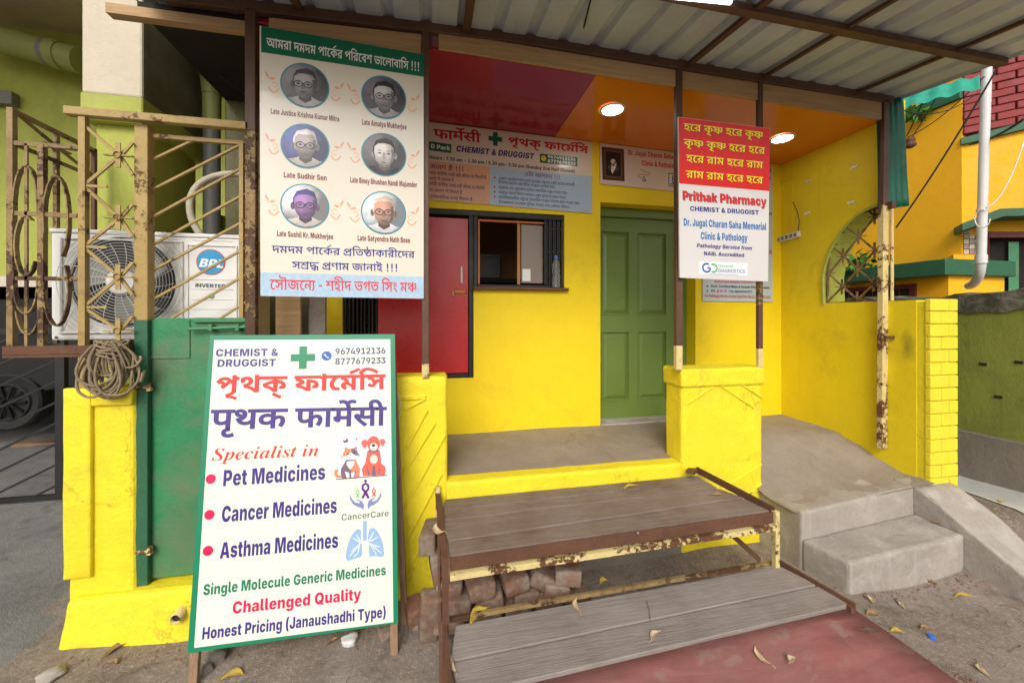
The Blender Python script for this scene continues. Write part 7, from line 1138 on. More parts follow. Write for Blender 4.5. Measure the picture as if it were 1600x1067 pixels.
sh = MB().box(S0.x, S1.x, yg2-.012, yg2-.008, .285, S1.z).build('sheet_panel', M['gate_green'], gt)
a = aty(230, 500, yg2-.02); b = aty(296, 560, yg2-.02)
MB().box(a.x, b.x, yg2-.018, yg2-.0125, b.z, a.z).build('patch_plate', M['gate_green'], gt, bevel=.002)
a = aty(298, 498, yg2-.03); b = aty(392, 520, yg2-.03)
br = MB(); br.box(a.x+.01, b.x, yg2-.03, yg2-.013, b.z+.055, a.z+.005); br.build('lock_plate', M['gate_green'], gt, bevel=.004)
bt = MB().tube([(a.x-.005, yg2-.042, aty(300, 514, yg2).z), (b.x+.03, yg2-.042, aty(390, 510, yg2).z)], .009, 10); o = bt.build('sliding_bolt', M['gate_green'], gt, smooth='auto')
for u in (330, 372, 396):
    c = aty(u, 512, yg2-.04); MB().box(c.x-.010, c.x+.010, c.y-.014, c.y+.02, c.z-.018, c.z+.018).build('bolt_bracket', M['gate_green'], gt, bevel=.003)
for v in (605, 862):
    c = aty(224, v, 2.28); k = MB(); k.tube([(c.x-.03, c.y, c.z), (c.x+.035, c.y, c.z)], .009, 8); k.box(c.x+.012, c.x+.03, c.y, c.y+.02, c.z-.02, c.z+.02)
    k.build('hinge', M['cream_rust'], gt)

cg = thing('unit_cage', 'rusty golden scrollwork cage standing left of the air conditioner unit', 'cage', (-1.85, 2.3, 1.5))
zt, z1, z2, z3, zb = 2.636, 2.47, 2.135, 1.825, 1.50
cx0, cx1, mid_bar_x = -1.985, xa-.02, -1.865
for x, t_2 in ((cx0, zt), (mid_bar_x, z1)): MB().box(x-.012, x+.012, 2.258, 2.282, zb, t_2).build('upright_bar', M['rust_gold'], cg)
MB().bar((cx0, 2.27, zt-.01), (cx0, 2.72, zt-.01), .02).build('side_rail', M['rust_gold'], cg); MB().bar((cx0, 2.27, z1), (cx0, 2.72, z1), .016).build('side_rail', M['rust_gold'], cg)
MB().box(cx0-.01, cx0+.01, 2.71, 2.73, zb, zt).build('upright_bar', M['rust'], cg); MB().box(cx0-.009, cx0+.009, 2.48, 2.50, zb, zt).build('upright_bar', M['rust_gold'], cg)
for z in (z1, z2, z3): MB().box(cx0, cx1, 2.262, 2.27, z-.010, z+.010).build('cross_rail', M['rust_gold'], cg)
MB().box(cx0-.02, -1.5, 2.25, 2.30, zb-.04, zb).build('bottom_rail', M['rust'], cg)
MB().box(cx0-.02, -1.5, 2.25, 2.75, zb-.055, zb-.042).build('shelf_plate', M['rust'], cg)
star(cg, (cx0-.005, 2.50, 2.545), .075, (-1, 0, 0), M['rust_gold'])
for a, b in (((2.3, 2.62), (2.50, 2.545)), ((2.50, 2.545), (2.7, 2.48)), ((2.3, 2.49), (2.5, 2.545)), ((2.5, 2.545), (2.7, 2.61))): MB().bar((cx0, a[0], a[1]), (cx0, b[0], b[1]), .010, .014, (1, 0, 0)).build('diagonal_bar', M['rust_gold'], cg)
def scroll(pts, name='scroll', w=.022):
    mb = MB(); P = [Vector((x, 2.268, z)) for x, z in pts]
    for a, b in zip(P, P[1:]): mb.bar(a, b, .006, w, (0, 1, 0))
    mb.build(name, M['rust_gold'], cg)
def arc_(cx, cz, rx, rz_, t0, t1, n=12): return [(cx+rx*math.cos(R_(t)), cz+rz_*math.sin(R_(t))) for t in np.linspace(t0, t1, n)]
xm = (cx0+mid_bar_x)/2
scroll(arc_(xm, z2+.03, .048, .20, -10, 190)); scroll(arc_(xm, (z2+z3)/2, .042, .145, 60, 330)); scroll(arc_(xm, z3-.02, .048, .15, -200, 10)); scroll(arc_(xm+.01, z3-.1, .05, .17, 200, 340)); scroll(arc_(xm+.12, z2-.02, .05, .21, -60, 200)); scroll(arc_(xm+.12, z3-.05, .05, .18, -190, 40))
MB().box(xm-.006, xm+.006, 2.262, 2.270, zb, z1).build('thin_bar', M['rust_gold'], cg)

# ---------------------------------------------------------------- air conditioner outdoor unit
ac = thing('air_conditioner_unit', 'white outdoor air conditioner unit with round fan guard inside the golden cage', 'air conditioner', (-1.5, 2.45, 1.5))
ya = 2.45; ax0, ax1 = aty(79, 430, ya).x, aty(385, 430, ya).x; az0, az1 = 1.515, 2.105
sx = (ax1-ax0)
MB().box(ax0, ax1, ya, ya+.33, az0, az1-.02).build('casing', M['ac_white'], ac, bevel=.012, seg=2)
MB().box(ax0-.004, ax1+.004, ya-.006, ya+.335, az1-.022, az1).build('top_cover', M['ac_white'], ac, bevel=.006, seg=2)
fc = aty(192, 441, ya-.01); fr0 = .245
# square recess surround
q = MB(); x0_, x1_, z0_, z1_ = fc.x-.285, fc.x+.28, az0+.035, az1-.045
q.box(x0_, x1_, ya-.012, ya-.001, z0_, z0_+.012); q.box(x0_, x1_, ya-.012, ya-.001, z1_-.012, z1_); q.box(x0_, x0_+.012, ya-.012, ya-.001, z0_+.012, z1_-.012); q.box(x1_-.012, x1_, ya-.012, ya-.001, z0_+.012, z1_-.012)
q.build('guard_surround', M['ac_white'], ac, bevel=.004)
MB().lathe([(fr0, -.002), (fr0+.004, -.006), (fr0+.012, -.002)], (fc.x, ya, fc.z), 48, 'y').build('fan_ring', M['ac_white'], ac, smooth=True)
MB().lathe([(0, -.0015), (fr0, -.0015)], (fc.x, ya, fc.z), 48, 'y').build('fan_opening', M['dark'], ac)
fb_ = MB()
for k in range(3):
    t0 = R_(20+120*k); pts = []
    for r, da, dy in ((.06, -.35, 0), (.14, -.15, 0), (.225, .0, 0), (.228, .55, 0), (.225, 1.05, 0), (.14, .85, 0), (.06, .7, 0)):
        pts.append((fc.x+r*math.cos(t0+da), ya-.004-.004*da, fc.z+r*math.sin(t0+da)))
    fb_.add(pts, [tuple(range(7))])
fb_.build('fan_blades', flat('grey_fan_plastic', (.30, .30, .29, 1), .5), ac)
gd = MB()
for k in range(15):
    r = .07+k*.0155
    gd.tube([(fc.x+r*math.cos(t), ya-.022+.00*k, fc.z+r*math.sin(t)) for t in np.linspace(0, 2*math.pi, 41)], .0016, 4, cap=False)
for rr in (.295, .315, .335, .36):
    # arcs cut by the square
    seg_ = []
    for t in np.linspace(0, 2*math.pi, 97):
        x, z = rr*math.cos(t), rr*math.sin(t)
        if x0_+.012 < fc.x+x < x1_-.012 and z0_+.012 < fc.z+z < z1_-.012: seg_.append((fc.x+x, ya-.018, fc.z+z))
        else:
            if len(seg_) > 1: gd.tube(seg_, .0016, 4, cap=False)
            seg_ = []
    if len(seg_) > 1: gd.tube(seg_, .0016, 4, cap=False)
for k in range(20):
    t0 = 2*math.pi*k/20; P = []
    for r in np.linspace(.06, .36, 9):
        t = t0+(r-.06)*1.6; x, z = fc.x+r*math.cos(t), fc.z+r*math.sin(t)
        if x0_+.01 < x < x1_-.01 and z0_+.01 < z < z1_-.01: P.append((x, ya-.024, z))
    gd.tube(P, .0021, 4, cap=False)
o = gd.build('fan_guard', M['ac_grey'], ac, smooth=True, recalc=False)
MB().lathe([(0, -.032), (.062, -.031), (.068, -.02)], (fc.x, ya, fc.z), 32, 'y').build('hub_cap', M['ac_white'], ac, smooth='auto')
px0 = aty(297, 440, ya).x; px1 = aty(367, 440, ya).x
for z in (aty(330, v, ya).z for v in (376, 437, 452, 468, 483)):
    MB().box(px0+.01, px1-.01, ya-.003, ya+.002, z-.0015, z+.0015).build('panel_line', M['ac_grey'], ac)
q = MB(); q.box(px0-.015, px0-.005, ya-.008, ya+.002, az0+.02, az1-.06); q.box(px1+.005, px1+.015, ya-.008, ya+.002, az0+.02, az1-.06); q.box(px0-.005, px1+.005, ya-.008, ya+.002, az1-.07, az1-.06)
q.build('panel_rib', M['ac_white'], ac, bevel=.004, seg=2)
for u, v in ((88, 527), (103, 363), (272, 367), (332, 364)):
    c = aty(u, v, ya-.002); MB().lathe([(0, -.004), (.006, -.003), (.006, 0)], (c.x, ya-.002, c.z), 8, 'y').build('screw', M['dark'], ac)
# feet of the unit stand on the cage shelf
MB().box(ax0+.1, ax0+.16, ya+.02, ya+.31, az0-.058, az0).build('foot', M['rust'], ac); MB().box(ax1-.2, ax1-.14, ya+.02, ya+.31, az0-.058, az0).build('foot', M['rust'], ac)
MB().box(ax0, ax1, ya+.03, ya+.06, az0-.09, az0-.059).build('support_bar', M['rust'], ac)
# ---------------------------------------------------------------- coil of rope on the tall gate pillar
rp = thing('rope_coil', 'tangled coil of brown jute rope hung on the grille above the yellow gate pillar', 'rope', (-1.6, 2.24, 1.2))
rt = aty(178, 520, 2.235)
for k in range(17):
    mb = MB(); L = rnd.uniform(.16, .27); W = rnd.uniform(.035, .085); tw = rnd.uniform(-.5, .5); ox = rnd.uniform(-.03, .03); oy = -.005*rnd.random()*6
    P = []
    for t in np.linspace(0, 2*math.pi, 25):
        x = W*math.sin(t)*(1-.35*math.cos(t)); z = -L*.5+L*.5*math.cos(t); x, z = x*math.cos(tw)-z*math.sin(tw)*.5, z+x*math.sin(tw)*.6
        P.append((rt.x+ox+x, rt.y-.012+oy+.022*math.sin(t+k), rt.z+.01+z-.05+rnd.uniform(-.003, .003)))
    mb.tube(P, .0058, 6, cap=False); mb.build('rope_loop', M['rope'], rp, smooth=True)
mb = MB()
for k in range(7):
    z = rt.z-.05-k*.011; mb.tube([(rt.x+.065*math.cos(t)*(1-.03*k), rt.y-.012+.045*math.sin(t), z+.012*math.sin(t*2+k)) for t in np.linspace(0, 2*math.pi, 17)], .0055, 6, cap=False)
mb.build('rope_wrap', M['rope'], rp, smooth=True)
b = MB().tube([Vector((rt.x-.055, rt.y-.01, rt.z-.20))]+[Vector((rt.x+.01+.075*math.cos(t), rt.y-.022, rt.z-.26-.06*math.sin(-t)*1.0)) for t in np.linspace(math.pi, 2*math.pi, 12)]+[Vector((rt.x+.09, rt.y-.01, rt.z-.12))], .0058, 6)
b.build('hanging_loop', M['rope'], rp, smooth=True)
b = MB().tube(bez([Vector((rt.x+.05, rt.y-.02, rt.z-.16)), Vector((rt.x+.13, rt.y-.05, rt.z-.20)), Vector((rt.x+.15, rt.y-.03, rt.z-.1)), Vector((rt.x+.12, rt.y-.02, rt.z-.12))], 10), .0058, 6)
b.build('loose_end', M['rope'], rp, smooth=True)
ks = thing('broken_brick_chip', 'small buff chip of plaster caught beside the rope on the gate pillar', 'chip', aty(215, 594, 2.24))
p = aty(215, 594, 2.24); MB().prism([p+Vector((0, 0, 0)), p+Vector((.012, 0, .03)), p+Vector((.028, 0, .052)), p+Vector((.02, 0, .02)), p+Vector((.012, 0, -.012))], (0, .02, 0)).build('chip_body', M['leaf_pale'], ks, bevel=.003)

# things standing between the posts behind the portrait sign
vb = thing('wooden_strip', 'pale wooden strip standing behind the white pharmacy board', 'wood strip', (-.75, 2.5, .7))
a = aty(450, 500, 2.6); MB().box(a.x-.07, a.x+.07, 2.6, 2.63, .69, 1.9).build('strip_body', M['ply'], vb)
vb = thing('grey_strip', 'greyish stone strip standing right of the pale wooden strip', 'stone strip', (-.6, 2.5, .7))
a = aty(495, 500, 2.7); MB().box(a.x-.05, a.x+.05, 2.7, 2.74, .69, 1.95).build('strip_body', M['concrete'], vb)
# ---------------------------------------------------------------- timber and angle iron stair unit
su = thing('plank_stair', 'two tier stair of weathered planks on a rusty angle iron frame before the veranda', 'stair', (.9, 1.8, .1))
def quadplank(name, P, th, mat, label=None):
    """P: top corners bl, br, fr, fl"""
    P = [Vector(p) for p in P]; dn = Vector((0, 0, -th)); r = MB()
    return MB().hexa([P[3]+dn, P[2]+dn, P[1]+dn, P[0]+dn, P[3], P[2], P[1], P[0]]).build(name, M[mat], su, bevel=.003, seg=1, label=label)
zu = .592
def U(u, v): return atz(u, v, zu)
top = [((696, 779), (1088, 742)), ((690, 797), (1104, 752)), ((688, 814), (1122, 763)), ((701, 846), (1163, 778)), ((703, 869), (1204, 798))]
for i in range(4):
    a, b = top[i]; c, d_ = top[i+1]
    A, B2, D_, E_ = U(*a), U(*b), U(*d_), U(*c); g = Vector((0, .006, 0)); k = rnd.uniform(-.004, .004)
    zz = Vector((0, 0, k))
    quadplank('tread_plank', (A-g+zz, B2-g+zz, D_+g+zz, E_+g+zz), .03, 'plank')
A, B2 = U(703, 871), U(1207, 800)
dn = Vector((0, 0, -.055)); yv = Vector((0, -.005, 0))
MB().hexa([A+dn+yv, B2+dn+yv, B2+dn-yv*0, A+dn, A+yv+Vector((0, 0, .002)), B2+yv+Vector((0, 0, .002)), B2+Vector((0, 0, .002)), A+Vector((0, 0, .002))]).build('front_angle_iron', M['rust'], su)
A2, B3 = A+Vector((0, -.006, -.062)), B2+Vector((0, -.006, -.062)); MB().bar(A2+Vector((0, 0, -.014)), B3+Vector((0, 0, -.014)), .03, .026).build('cream_rail', M['cream_rust'], su)
c = onp(997, 833, A+yv, Vector((0, -1, 0))); MB().lathe([(0, -.006), (.006, -.004), (.007, 0)], (c.x, c.y+.004, c.z), 10, 'y').build('screw_head', M['steel'], su)
# right upper angle and its diagonal brace
a = U(1086, 741)+Vector((.012, .02, .03)); b = B2+Vector((.012, 0, .006)); MB().bar(a, b, .012, .04).build('side_angle_iron', M['rust'], su)
MB().bar(atz(1078, 738, .64), a, .05, .02).build('bent_iron_end', M['rust'], su)
zl = .30
def W_(u, v, z=zl): return atz(u, v, z)
low = [((712, 975), (1216, 882)), ((704, 1034), (1278, 914)), ((718, 1088), (1328, 945))]
for i in range(2):
    a, b = low[i]; c, d_ = low[i+1]; g = Vector((0, .005, 0))
    quadplank('step_plank', (W_(*a)-g, W_(*b)-g, W_(*d_)+g, W_(*c)+g), .032, 'plank_low')
A, B3 = W_(702, 967, .305), W_(1212, 877, .305); MB().bar(A, B3, .016, .018).build('back_rail', M['rust_gold'], su)
b = W_(1334, 948, .302); MB().bar(B3+Vector((.012, 0, 0)), b+Vector((.008, 0, 0)), .012, .03).build('side_angle_iron', M['rust'], su)
# uprights
uR = B2+Vector((.016, -.004, 0)); f0 = MB().box(uR.x-.013, uR.x+.013, uR.y-.013, uR.y+.013, .26, zu+.008).build('upright', M['cream_rust'], su)
g1 = Vector((uR.x-.05, uR.y+.05, .31)); MB().bar(Vector((uR.x-.28, uR.y+.30, .55)), g1, .04, .012).build('flat_brace', M['rust'], su)
uL = U(703, 871)+Vector((-.02, -.006, 0)); MB().box(uL.x-.014, uL.x+.014, uL.y-.014, uL.y+.014, .04, zu+.01).build('upright', M['rust'], su)
tl_ = aty(684, 770, 2.255); MB().bar(tl_+Vector((0, 0, .0)), uL+Vector((0, 0, -.02)), .03, .012).build('side_angle_iron', M['rust'], su)
MB().bar(Vector((tl_.x, tl_.y, .62)), Vector((uL.x-.02, uL.y-.02, .03)), .012, .035).build('slanting_angle', M['rust'], su)
MB().box(tl_.x-.012, tl_.x+.012, 2.24, 2.262, .05, .665).build('upright', M['cream_rust'], su)
fl = W_(702, 1000); MB().bar(W_(700, 965)+Vector((-.015, 0, 0)), W_(716, 1100)+Vector((-.02, 0, 0)), .012, .04).build('side_angle_iron', M['rust'], su)
MB().box(uL.x-.035, uL.x-.015, uL.y-.42, uL.y-.40, .03, .30).build('upright', M['cream_rust'], su)
c = W_(1334, 948); MB().box(c.x-.02, c.x+.004, c.y-.004, c.y+.02, .09, .30).build('upright', M['rust'], su)
# red board sloping down to the street
rb_ = thing('red_ramp_board', 'worn red painted board sloping from the lower planks to the dusty ground', 'ramp board', (1.2, 1.1, .1))
F0 = W_(718, 1088, .285)+Vector((0, -.004, 0)); F1 = W_(1330, 948, .285)+Vector((0, -.004, 0)); G1 = atz(1515, 1078, .09); G0 = Vector((.2, .78, .05))
n_ = 10; mb = MB()
for j in range(9):
    for i in range(n_+1):
        p = F0.lerp(F1, i/n_).lerp(G0.lerp(G1, i/n_), j/8); z = p.z+.012*math.sin(j/8*math.pi)*math.sin(i*.9); mb.v.append((p.x, p.y, z))
mb.f = [(j*(n_+1)+i, j*(n_+1)+i+1, (j+1)*(n_+1)+i+1, (j+1)*(n_+1)+i) for j in range(8) for i in range(n_)]
o = mb.build('board_sheet', M['red_ply'], rb_, smooth=True, recalc=False); so = o.modifiers.new('s', 'SOLIDIFY'); so.thickness = .012; so.offset = 1

# loose bricks under the planks and beside the frame
def brick(label, u, v, y, rot=(0, 0, 0), s=(.105, .2, .07), grp='loose bricks piled under the planks'):
    c = aty(u, v, y); mb = MB(); q = rnd.uniform
    P = [Vector((x*s[0]/2*q(.9, 1.05), yy*s[1]/2*q(.92, 1.04), z*s[2]/2*q(.88, 1.08))) for z in (-1, 1) for x, yy in ((-1, -1), (1, -1), (1, 1), (-1, 1))]
    mb.hexa(P); me = MB(); rm = Matrix.Rotation(rot[2], 3, 'Z') @ Matrix.Rotation(rot[1], 3, 'Y') @ Matrix.Rotation(rot[0], 3, 'X')
    mb.v = [tuple(rm @ Vector(p)+c) for p in mb.v]
    o = mb.build('loose_brick', M['brick'], None, bevel=.013, seg=3); o.data.polygons.foreach_set('use_smooth', [True]*len(o.data.polygons))
    return tag(o, label, 'brick', grp)
BR = [(748, 906, 'left brick of the top row under the plank stair'), (800, 897, 'second brick from the left in the top row under the planks'), (844, 890, 'third small tilted brick in the top row under the planks'), (884, 889, 'right grey brick on top of the pile under the planks'),
      (764, 924, 'left brick of the middle row in the pile under the planks'), (816, 918, 'middle brick of the second row in the pile under the planks'), (868, 908, 'red streaked brick at the right of the second row under the planks'),
      (762, 946, 'left brick of the bottom row under the plank stair'), (808, 938, 'middle brick of the bottom row under the planks'), (850, 930, 'third brick of the bottom row under the planks'), (893, 924, 'small low brick at the right end of the pile')]
for i, (u, v, lb) in enumerate(BR):
    brick(lb, u, v, 1.93+.02*(i % 3), (rnd.uniform(-.08, .08), rnd.uniform(-.12, .12) if i != 2 else .5, rnd.uniform(-.25, .25)), (.135 if i < 7 else .14, .2, .088))
BR2 = [(672, 838, 2.15, 'upper pale brick left of the plank stair frame', (.09, .2, .11)), (690, 862, 2.12, 'red brick under the left end of the top planks', (.12, .2, .075)), (704, 905, 2.02, 'reddish brick just behind the left upright of the stair', (.13, .2, .075)), (712, 934, 1.98, 'large buff brick behind the left upright near the lower planks', (.16, .2, .1)), (690, 885, 2.08, 'brick wedged low behind the left upright', (.12, .2, .075)), (706, 958, 2.0, 'bottom brick behind the left upright of the stair', (.16, .2, .07))]
for u, v, y, lb, s_ in BR2: brick(lb, u, v, y, (0, rnd.uniform(-.08, .08), rnd.uniform(-.2, .2)), s_, 'loose bricks at the left end of the stair')
brick('long brown brick leaning upright against the yellow stub pillar', 672, 960, 1.95, (.25, .05, .1), (.1, .09, .27), 'loose bricks at the left end of the stair')
brick('dark broken brick on the ground behind the right leg of the white board', 648, 965, 2.08, (.2, -.1, .3), (.09, .12, .2), 'loose bricks at the left end of the stair')
brick('small stone block between the white board leg and the stub pillar', 604, 990, 2.05, (0, .1, .4), (.1, .12, .09), 'loose bricks at the left end of the stair')
# ---------------------------------------------------------------- printed boards
INK = {}
def ink(c, tone=0.0):
    k = (c, tone)
    if k not in INK:
        col = mul(lin(*c), .92); nm = 'print_ink'
        m, t = newmat(nm, .30, 0, .45, col)
        if tone:
            p = t.pos(); f = t.ramp(t.noise(p, 42, 5, .6), .35, .7)
            t.link(t.mix(f, mul(col, 1-tone), mul(col, 1+tone*.5)), t.b.inputs['Base Color'])
        INK[k] = m
    return INK[k]
def soft(light, dark, c, r):
    """printed photograph tone: light falls off softly round a point of the print"""
    m, t = newmat('photo_tone', .30, 0, .45); g = t.new('ShaderNodeNewGeometry'); d = t.new('ShaderNodeVectorMath', operation='DISTANCE'); t.link(g.outputs['Position'], d.inputs[0]); d.inputs[1].default_value = c
    f = t.math('ADD', t.math('DIVIDE', d.outputs['Value'], r), t.math('MULTIPLY', t.math('SUBTRACT', t.noise(t.pos(), 1.1/r, 6, .65), .5), 1.1))
    t.link(t.mix(t.ramp(f, .25, 1.25), mul(lin(*light), .95), mul(lin(*dark), .9)), t.b.inputs['Base Color']); return m
class Board:
    """flat printed board; P: tl, tr, br, bl in space. Shapes are given by where they show, local metres inside"""
    def __init__(s, name, label, cat, P, face, thick=.012, edge='sign_edge', rough=.3, base=None, tone=.04, bump=.03):
        s.P = [Vector(p) for p in P]; s.tl = s.P[0]; s.ex = (s.P[1]-s.P[0]); s.ey = (s.P[3]-s.P[0]); s.w = s.ex.length; s.h = s.ey.length
        s.ux = s.ex.normalized(); s.uy = -s.ey.normalized(); s.n = s.ux.cross(s.uy).normalized()
        if s.n.dot(O_-s.tl) < 0: s.n = -s.n
        s.t = thing(name, label, cat, base or (s.P[3]+s.P[2])/2)
        q = s.P; MB().prism([q[0], q[1], q[2], q[3]], -s.n*thick).build('backing_board', M[edge], s.t)
        col = mul(lin(*face), .93); m, t = newmat('printed_vinyl', rough, 0, .5, col); p = t.pos()
        t.link(t.mix(t.ramp(t.noise(p, 2.5, 6, .6), .3, .75), mul(col, 1-tone*2), col), t.b.inputs['Base Color']); t.bump(t.math('ADD', t.noise(p, 5, 3, .5), t.math('MULTIPLY', t.noise(t.pos((1, 1, 9)), 3, 3, .5, .5), .6)), bump*1.6, .02)
        t.b.inputs['Coat Weight'].default_value = .35; t.b.inputs['Coat Roughness'].default_value = .08
        s.face = s.poly3([(0, 0), (s.w, 0), (s.w, -s.h), (0, -s.h)], m, 1, 'printed_face', s.t)
    def loc(s, u, v):
        p = onp(u, v, s.tl, s.n)-s.tl; c = s.ux.dot(s.uy); a, b = p.dot(s.ux), p.dot(s.uy); det = 1-c*c
        return ((a-c*b)/det, (b-c*a)/det)
    def W(s, x, y, layer): return s.tl+s.ux*x+s.uy*y+s.n*(.00035*layer)
    def geo(s, V, F, mat, layer, name, parent=None):
        mb = MB(); mb.add([s.W(x, y, layer) for x, y in V], F)
        return mb.build(name, mat, parent or s.t, recalc=False)
    def poly3(s, L, mat, layer, name, parent=None):
        P, T = winding_fill([list(L)]) if len(L) > 4 else (np.array(L), [tuple(range(len(L)))])
        if len(L) > 4: pass
        return s.geo([tuple(p) for p in P], T, mat, layer, name, parent)
    def poly(s, px, c, layer=2, name='printed_shape', parent=None, tone=0.0):
        return s.poly3([s.loc(*p) for p in px], ink(c, tone), layer, name, parent)
    def text(s, face, st, L, R, hpx, c, layer=3, slant=0.0, name='lettering', off=(0, 0)):
        a = Vector(s.loc(*L)); b = Vector(s.loc(*R)); m = ((L[0]+R[0])/2, (L[1]+R[1])/2); h = (Vector(s.loc(m[0], m[1]-hpx))-Vector(s.loc(*m))).length
        d = b-a; w = d.length; d.normalize(); up = Vector((-d.y, d.x)); V, F = text_geo(face, st, w, h, 0, 0, 'l', slant)
        V = [tuple(a+d*x+up*y+Vector(off)) for x, y in V]; return s.geo(V, F, ink(c), layer, name)
    def disc(s, c, r, col, layer=3, name='printed_disc', n=28, parent=None, ry=None, tone=0.0, rot=0.0):
        """c, r in local metres"""
        ry = ry or r; P = []
        for k in range(n):
            t = 2*math.pi*k/n; x, y = r*math.cos(t), ry*math.sin(t); P.append((c[0]+x*math.cos(rot)-y*math.sin(rot), c[1]+x*math.sin(rot)+y*math.cos(rot)))
        return s.geo(P, [tuple(range(n))], ink(col, tone), layer, name, parent)
    def ribbon(s, pts, w, col, layer=3, name='printed_line', parent=None):
        P = [Vector(p) for p in pts]; V = []; n = len(P); ww = w if isinstance(w, (list, tuple)) else [w]*n
        for i, p in enumerate(P):
            d = (P[min(i+1, n-1)]-P[max(i-1, 0)]).normalized(); q = Vector((-d.y, d.x))*ww[i]/2; V += [tuple(p+q), tuple(p-q)]
        return s.geo(V, [(2*i, 2*i+1, 2*i+3, 2*i+2) for i in range(n-1)], ink(col), layer, name, parent)

def portrait(B, c, r, bg, skin, hair, shirt, ring=(0, 140, 160), glasses=True, bald=0.0, turn=0.0, dark=.6, moustache=False, label=None, jacket=None, layer=3, square=None):
    """a printed photograph: backdrop, shoulders, neck, head, hair, features (flat print)"""
    cx, cy = c; S = lambda col, k: tuple(int(max(0, min(255, v*k))) for v in col); hair_k = 1
    if square is None:
        base = B.disc(c, r*1.06, ring, layer, 'photo_print', 40); B.disc(c, r, bg, layer+1, 'photo_backdrop', 40, base).data.materials[0] = soft(S(bg, 1.25), S(bg, .62), B.W(c[0]-r*.5, c[1]+r*.5, 0), r*1.2)
        clip = lambda P: [((x, y) if x*x+y*y < .96 else (x/math.hypot(x, y)*.98, y/math.hypot(x, y)*.98)) for x, y in P]
    else:
        base = B.poly3(square, ink(bg, .2), layer, 'photo_print'); clip = lambda P: P
    base['label'] = label or 'round printed portrait'
    def sh(P, col, ly, nm, tone=.42):
        if nm in ('face', 'backdrop', 'hair', 'shoulders', 'hair_front', 'neck', 'jacket'):
            pw = B.W(cx+r*(-.12+tx*.2)*gs, cy+r*.22*gs, 0); P = clip([(x*1.32, y*1.32-.10) if square is None else (x, y) for x, y in P])
            k1, k2, rr_ = {'face': (1.12, .58, .60), 'shoulders': (1.05, .6, 1.3)}.get(nm, (1.5, .7, .6)); return B.poly3([(cx+x*r, cy+y*r) for x, y in P], soft(S(col, k1), S(col, k2), pw, r*rr_*gs), layer+ly, nm, base)
        P = clip([(x*1.32, y*1.32-.10) if square is None else (x, y) for x, y in P]); return B.poly3([(cx+x*r, cy+y*r) for x, y in P], ink(col, tone), layer+ly, nm, base)
    el = lambda x, y, a, b, n=22, t0=0, t1=360: [(x+a*math.cos(R_(t0+(t1-t0)*k/n)), y+b*math.sin(R_(t0+(t1-t0)*k/n))) for k in range(n if t1-t0 == 360 else n+1)]
    tx = turn; gs = 1.32 if square is None else 1.0; go = .10*r if square is None else 0.0
    sh([(-.86, -.96), (-.80, -.62), (-.42, -.40), (-.16, -.30), (.22, -.30), (.46, -.42), (.84, -.64), (.88, -.96), (.5, -1.2), (0, -1.3), (-.5, -1.2)], shirt, 2, 'shoulders')
    if jacket: sh([(-.86, -.96), (-.80, -.62), (-.36, -.36), (-.05, -.95), (-.2, -1.2), (-.6, -1.1)], jacket, 3, 'jacket'); sh([(.88, -.96), (.82, -.62), (.40, -.36), (.10, -.95), (.2, -1.2), (.6, -1.1)], jacket, 3, 'jacket')
    sh([(-.18+tx*.2, -.1), (-.20+tx*.2, -.42), (0, -.55), (.22+tx*.2, -.42), (.20+tx*.2, -.1)], S(skin, .62), 4, 'neck')
    sh(el(tx*.15, .20, .40, .47), hair, 5, 'hair'); sh([(-.40, .30), (-.28, .58), (.05, .70), (.30, .60), (.41, .28), (.25, .50), (-.22, .48)], S(hair, .8) if bald < .5 else skin, 7, 'hair_front')
    sh(el(-.40+tx*.3, .06, .07, .13), S(skin, .75), 5, 'ear'); sh(el(.40+tx*.1, .06, .07, .13), S(skin, .7), 5, 'ear')
    top = .50+.16*bald
    sh([(-.35+tx*.2, .12), (-.34+tx*.2, .34), (-.22+tx*.2, top-.04), (0+tx*.2, top), (.22+tx*.2, top-.04), (.34+tx*.2, .34), (.36+tx*.2, .10), (.31+tx*.2, -.16), (.15+tx*.2, -.36), (.0+tx*.2, -.41), (-.14+tx*.2, -.37), (-.30+tx*.2, -.16)], skin, 6, 'face')
    sh([(.24+tx*.2, .30), (.34+tx*.2, .32), (.36+tx*.2, .10), (.31+tx*.2, -.16), (.17+tx*.2, -.35), (.24+tx*.2, -.1), (.27+tx*.2, .12)], S(skin, .62), 7, 'cheek_tone')
    sh([(-.03+tx, .16), (-.07+tx, -.06), (0+tx, -.10), (.08+tx, -.06), (.03+tx, .14)], S(skin, .84), 7, 'nose')
    for e in (-.16, .16):
        sh(el(e+tx, .115, .075, .028, 12), S(skin, .5), 8, 'eye'); sh(el(e+tx, .112, .028, .026, 10), (25, 22, 24), 9, 'pupil')
        sh([(e-.10+tx, .20), (e+tx, .235), (e+.10+tx, .20), (e+tx, .205)], S(hair, .6 if sum(hair) > 300 else 1), 9, 'eyebrow')
        if glasses:
            P = el(e+tx, .10, .135, .10, 20); P.append(P[0]); B.ribbon([(cx+x*r*gs, cy+y*r*gs-go) for x, y in P], r*.036, (24, 24, 32), layer+10, 'glasses_rim', base)
    if glasses: B.ribbon([(cx+x*r*gs, cy+y*r*gs-go) for x, y in ((-.03+tx, .13), (.03+tx, .13))], r*.036, (24, 24, 32), layer+10, 'glasses_bridge', base)
    if moustache: sh([(-.15+tx, -.165), (-.02+tx, -.13), (.02+tx, -.13), (.15+tx, -.165), (0+tx, -.175)], S(hair, .8), 8, 'moustache')
    sh([(-.11+tx, -.215), (0+tx, -.20), (.11+tx, -.215), (0+tx, -.245)], S(skin, .55), 8, 'mouth')
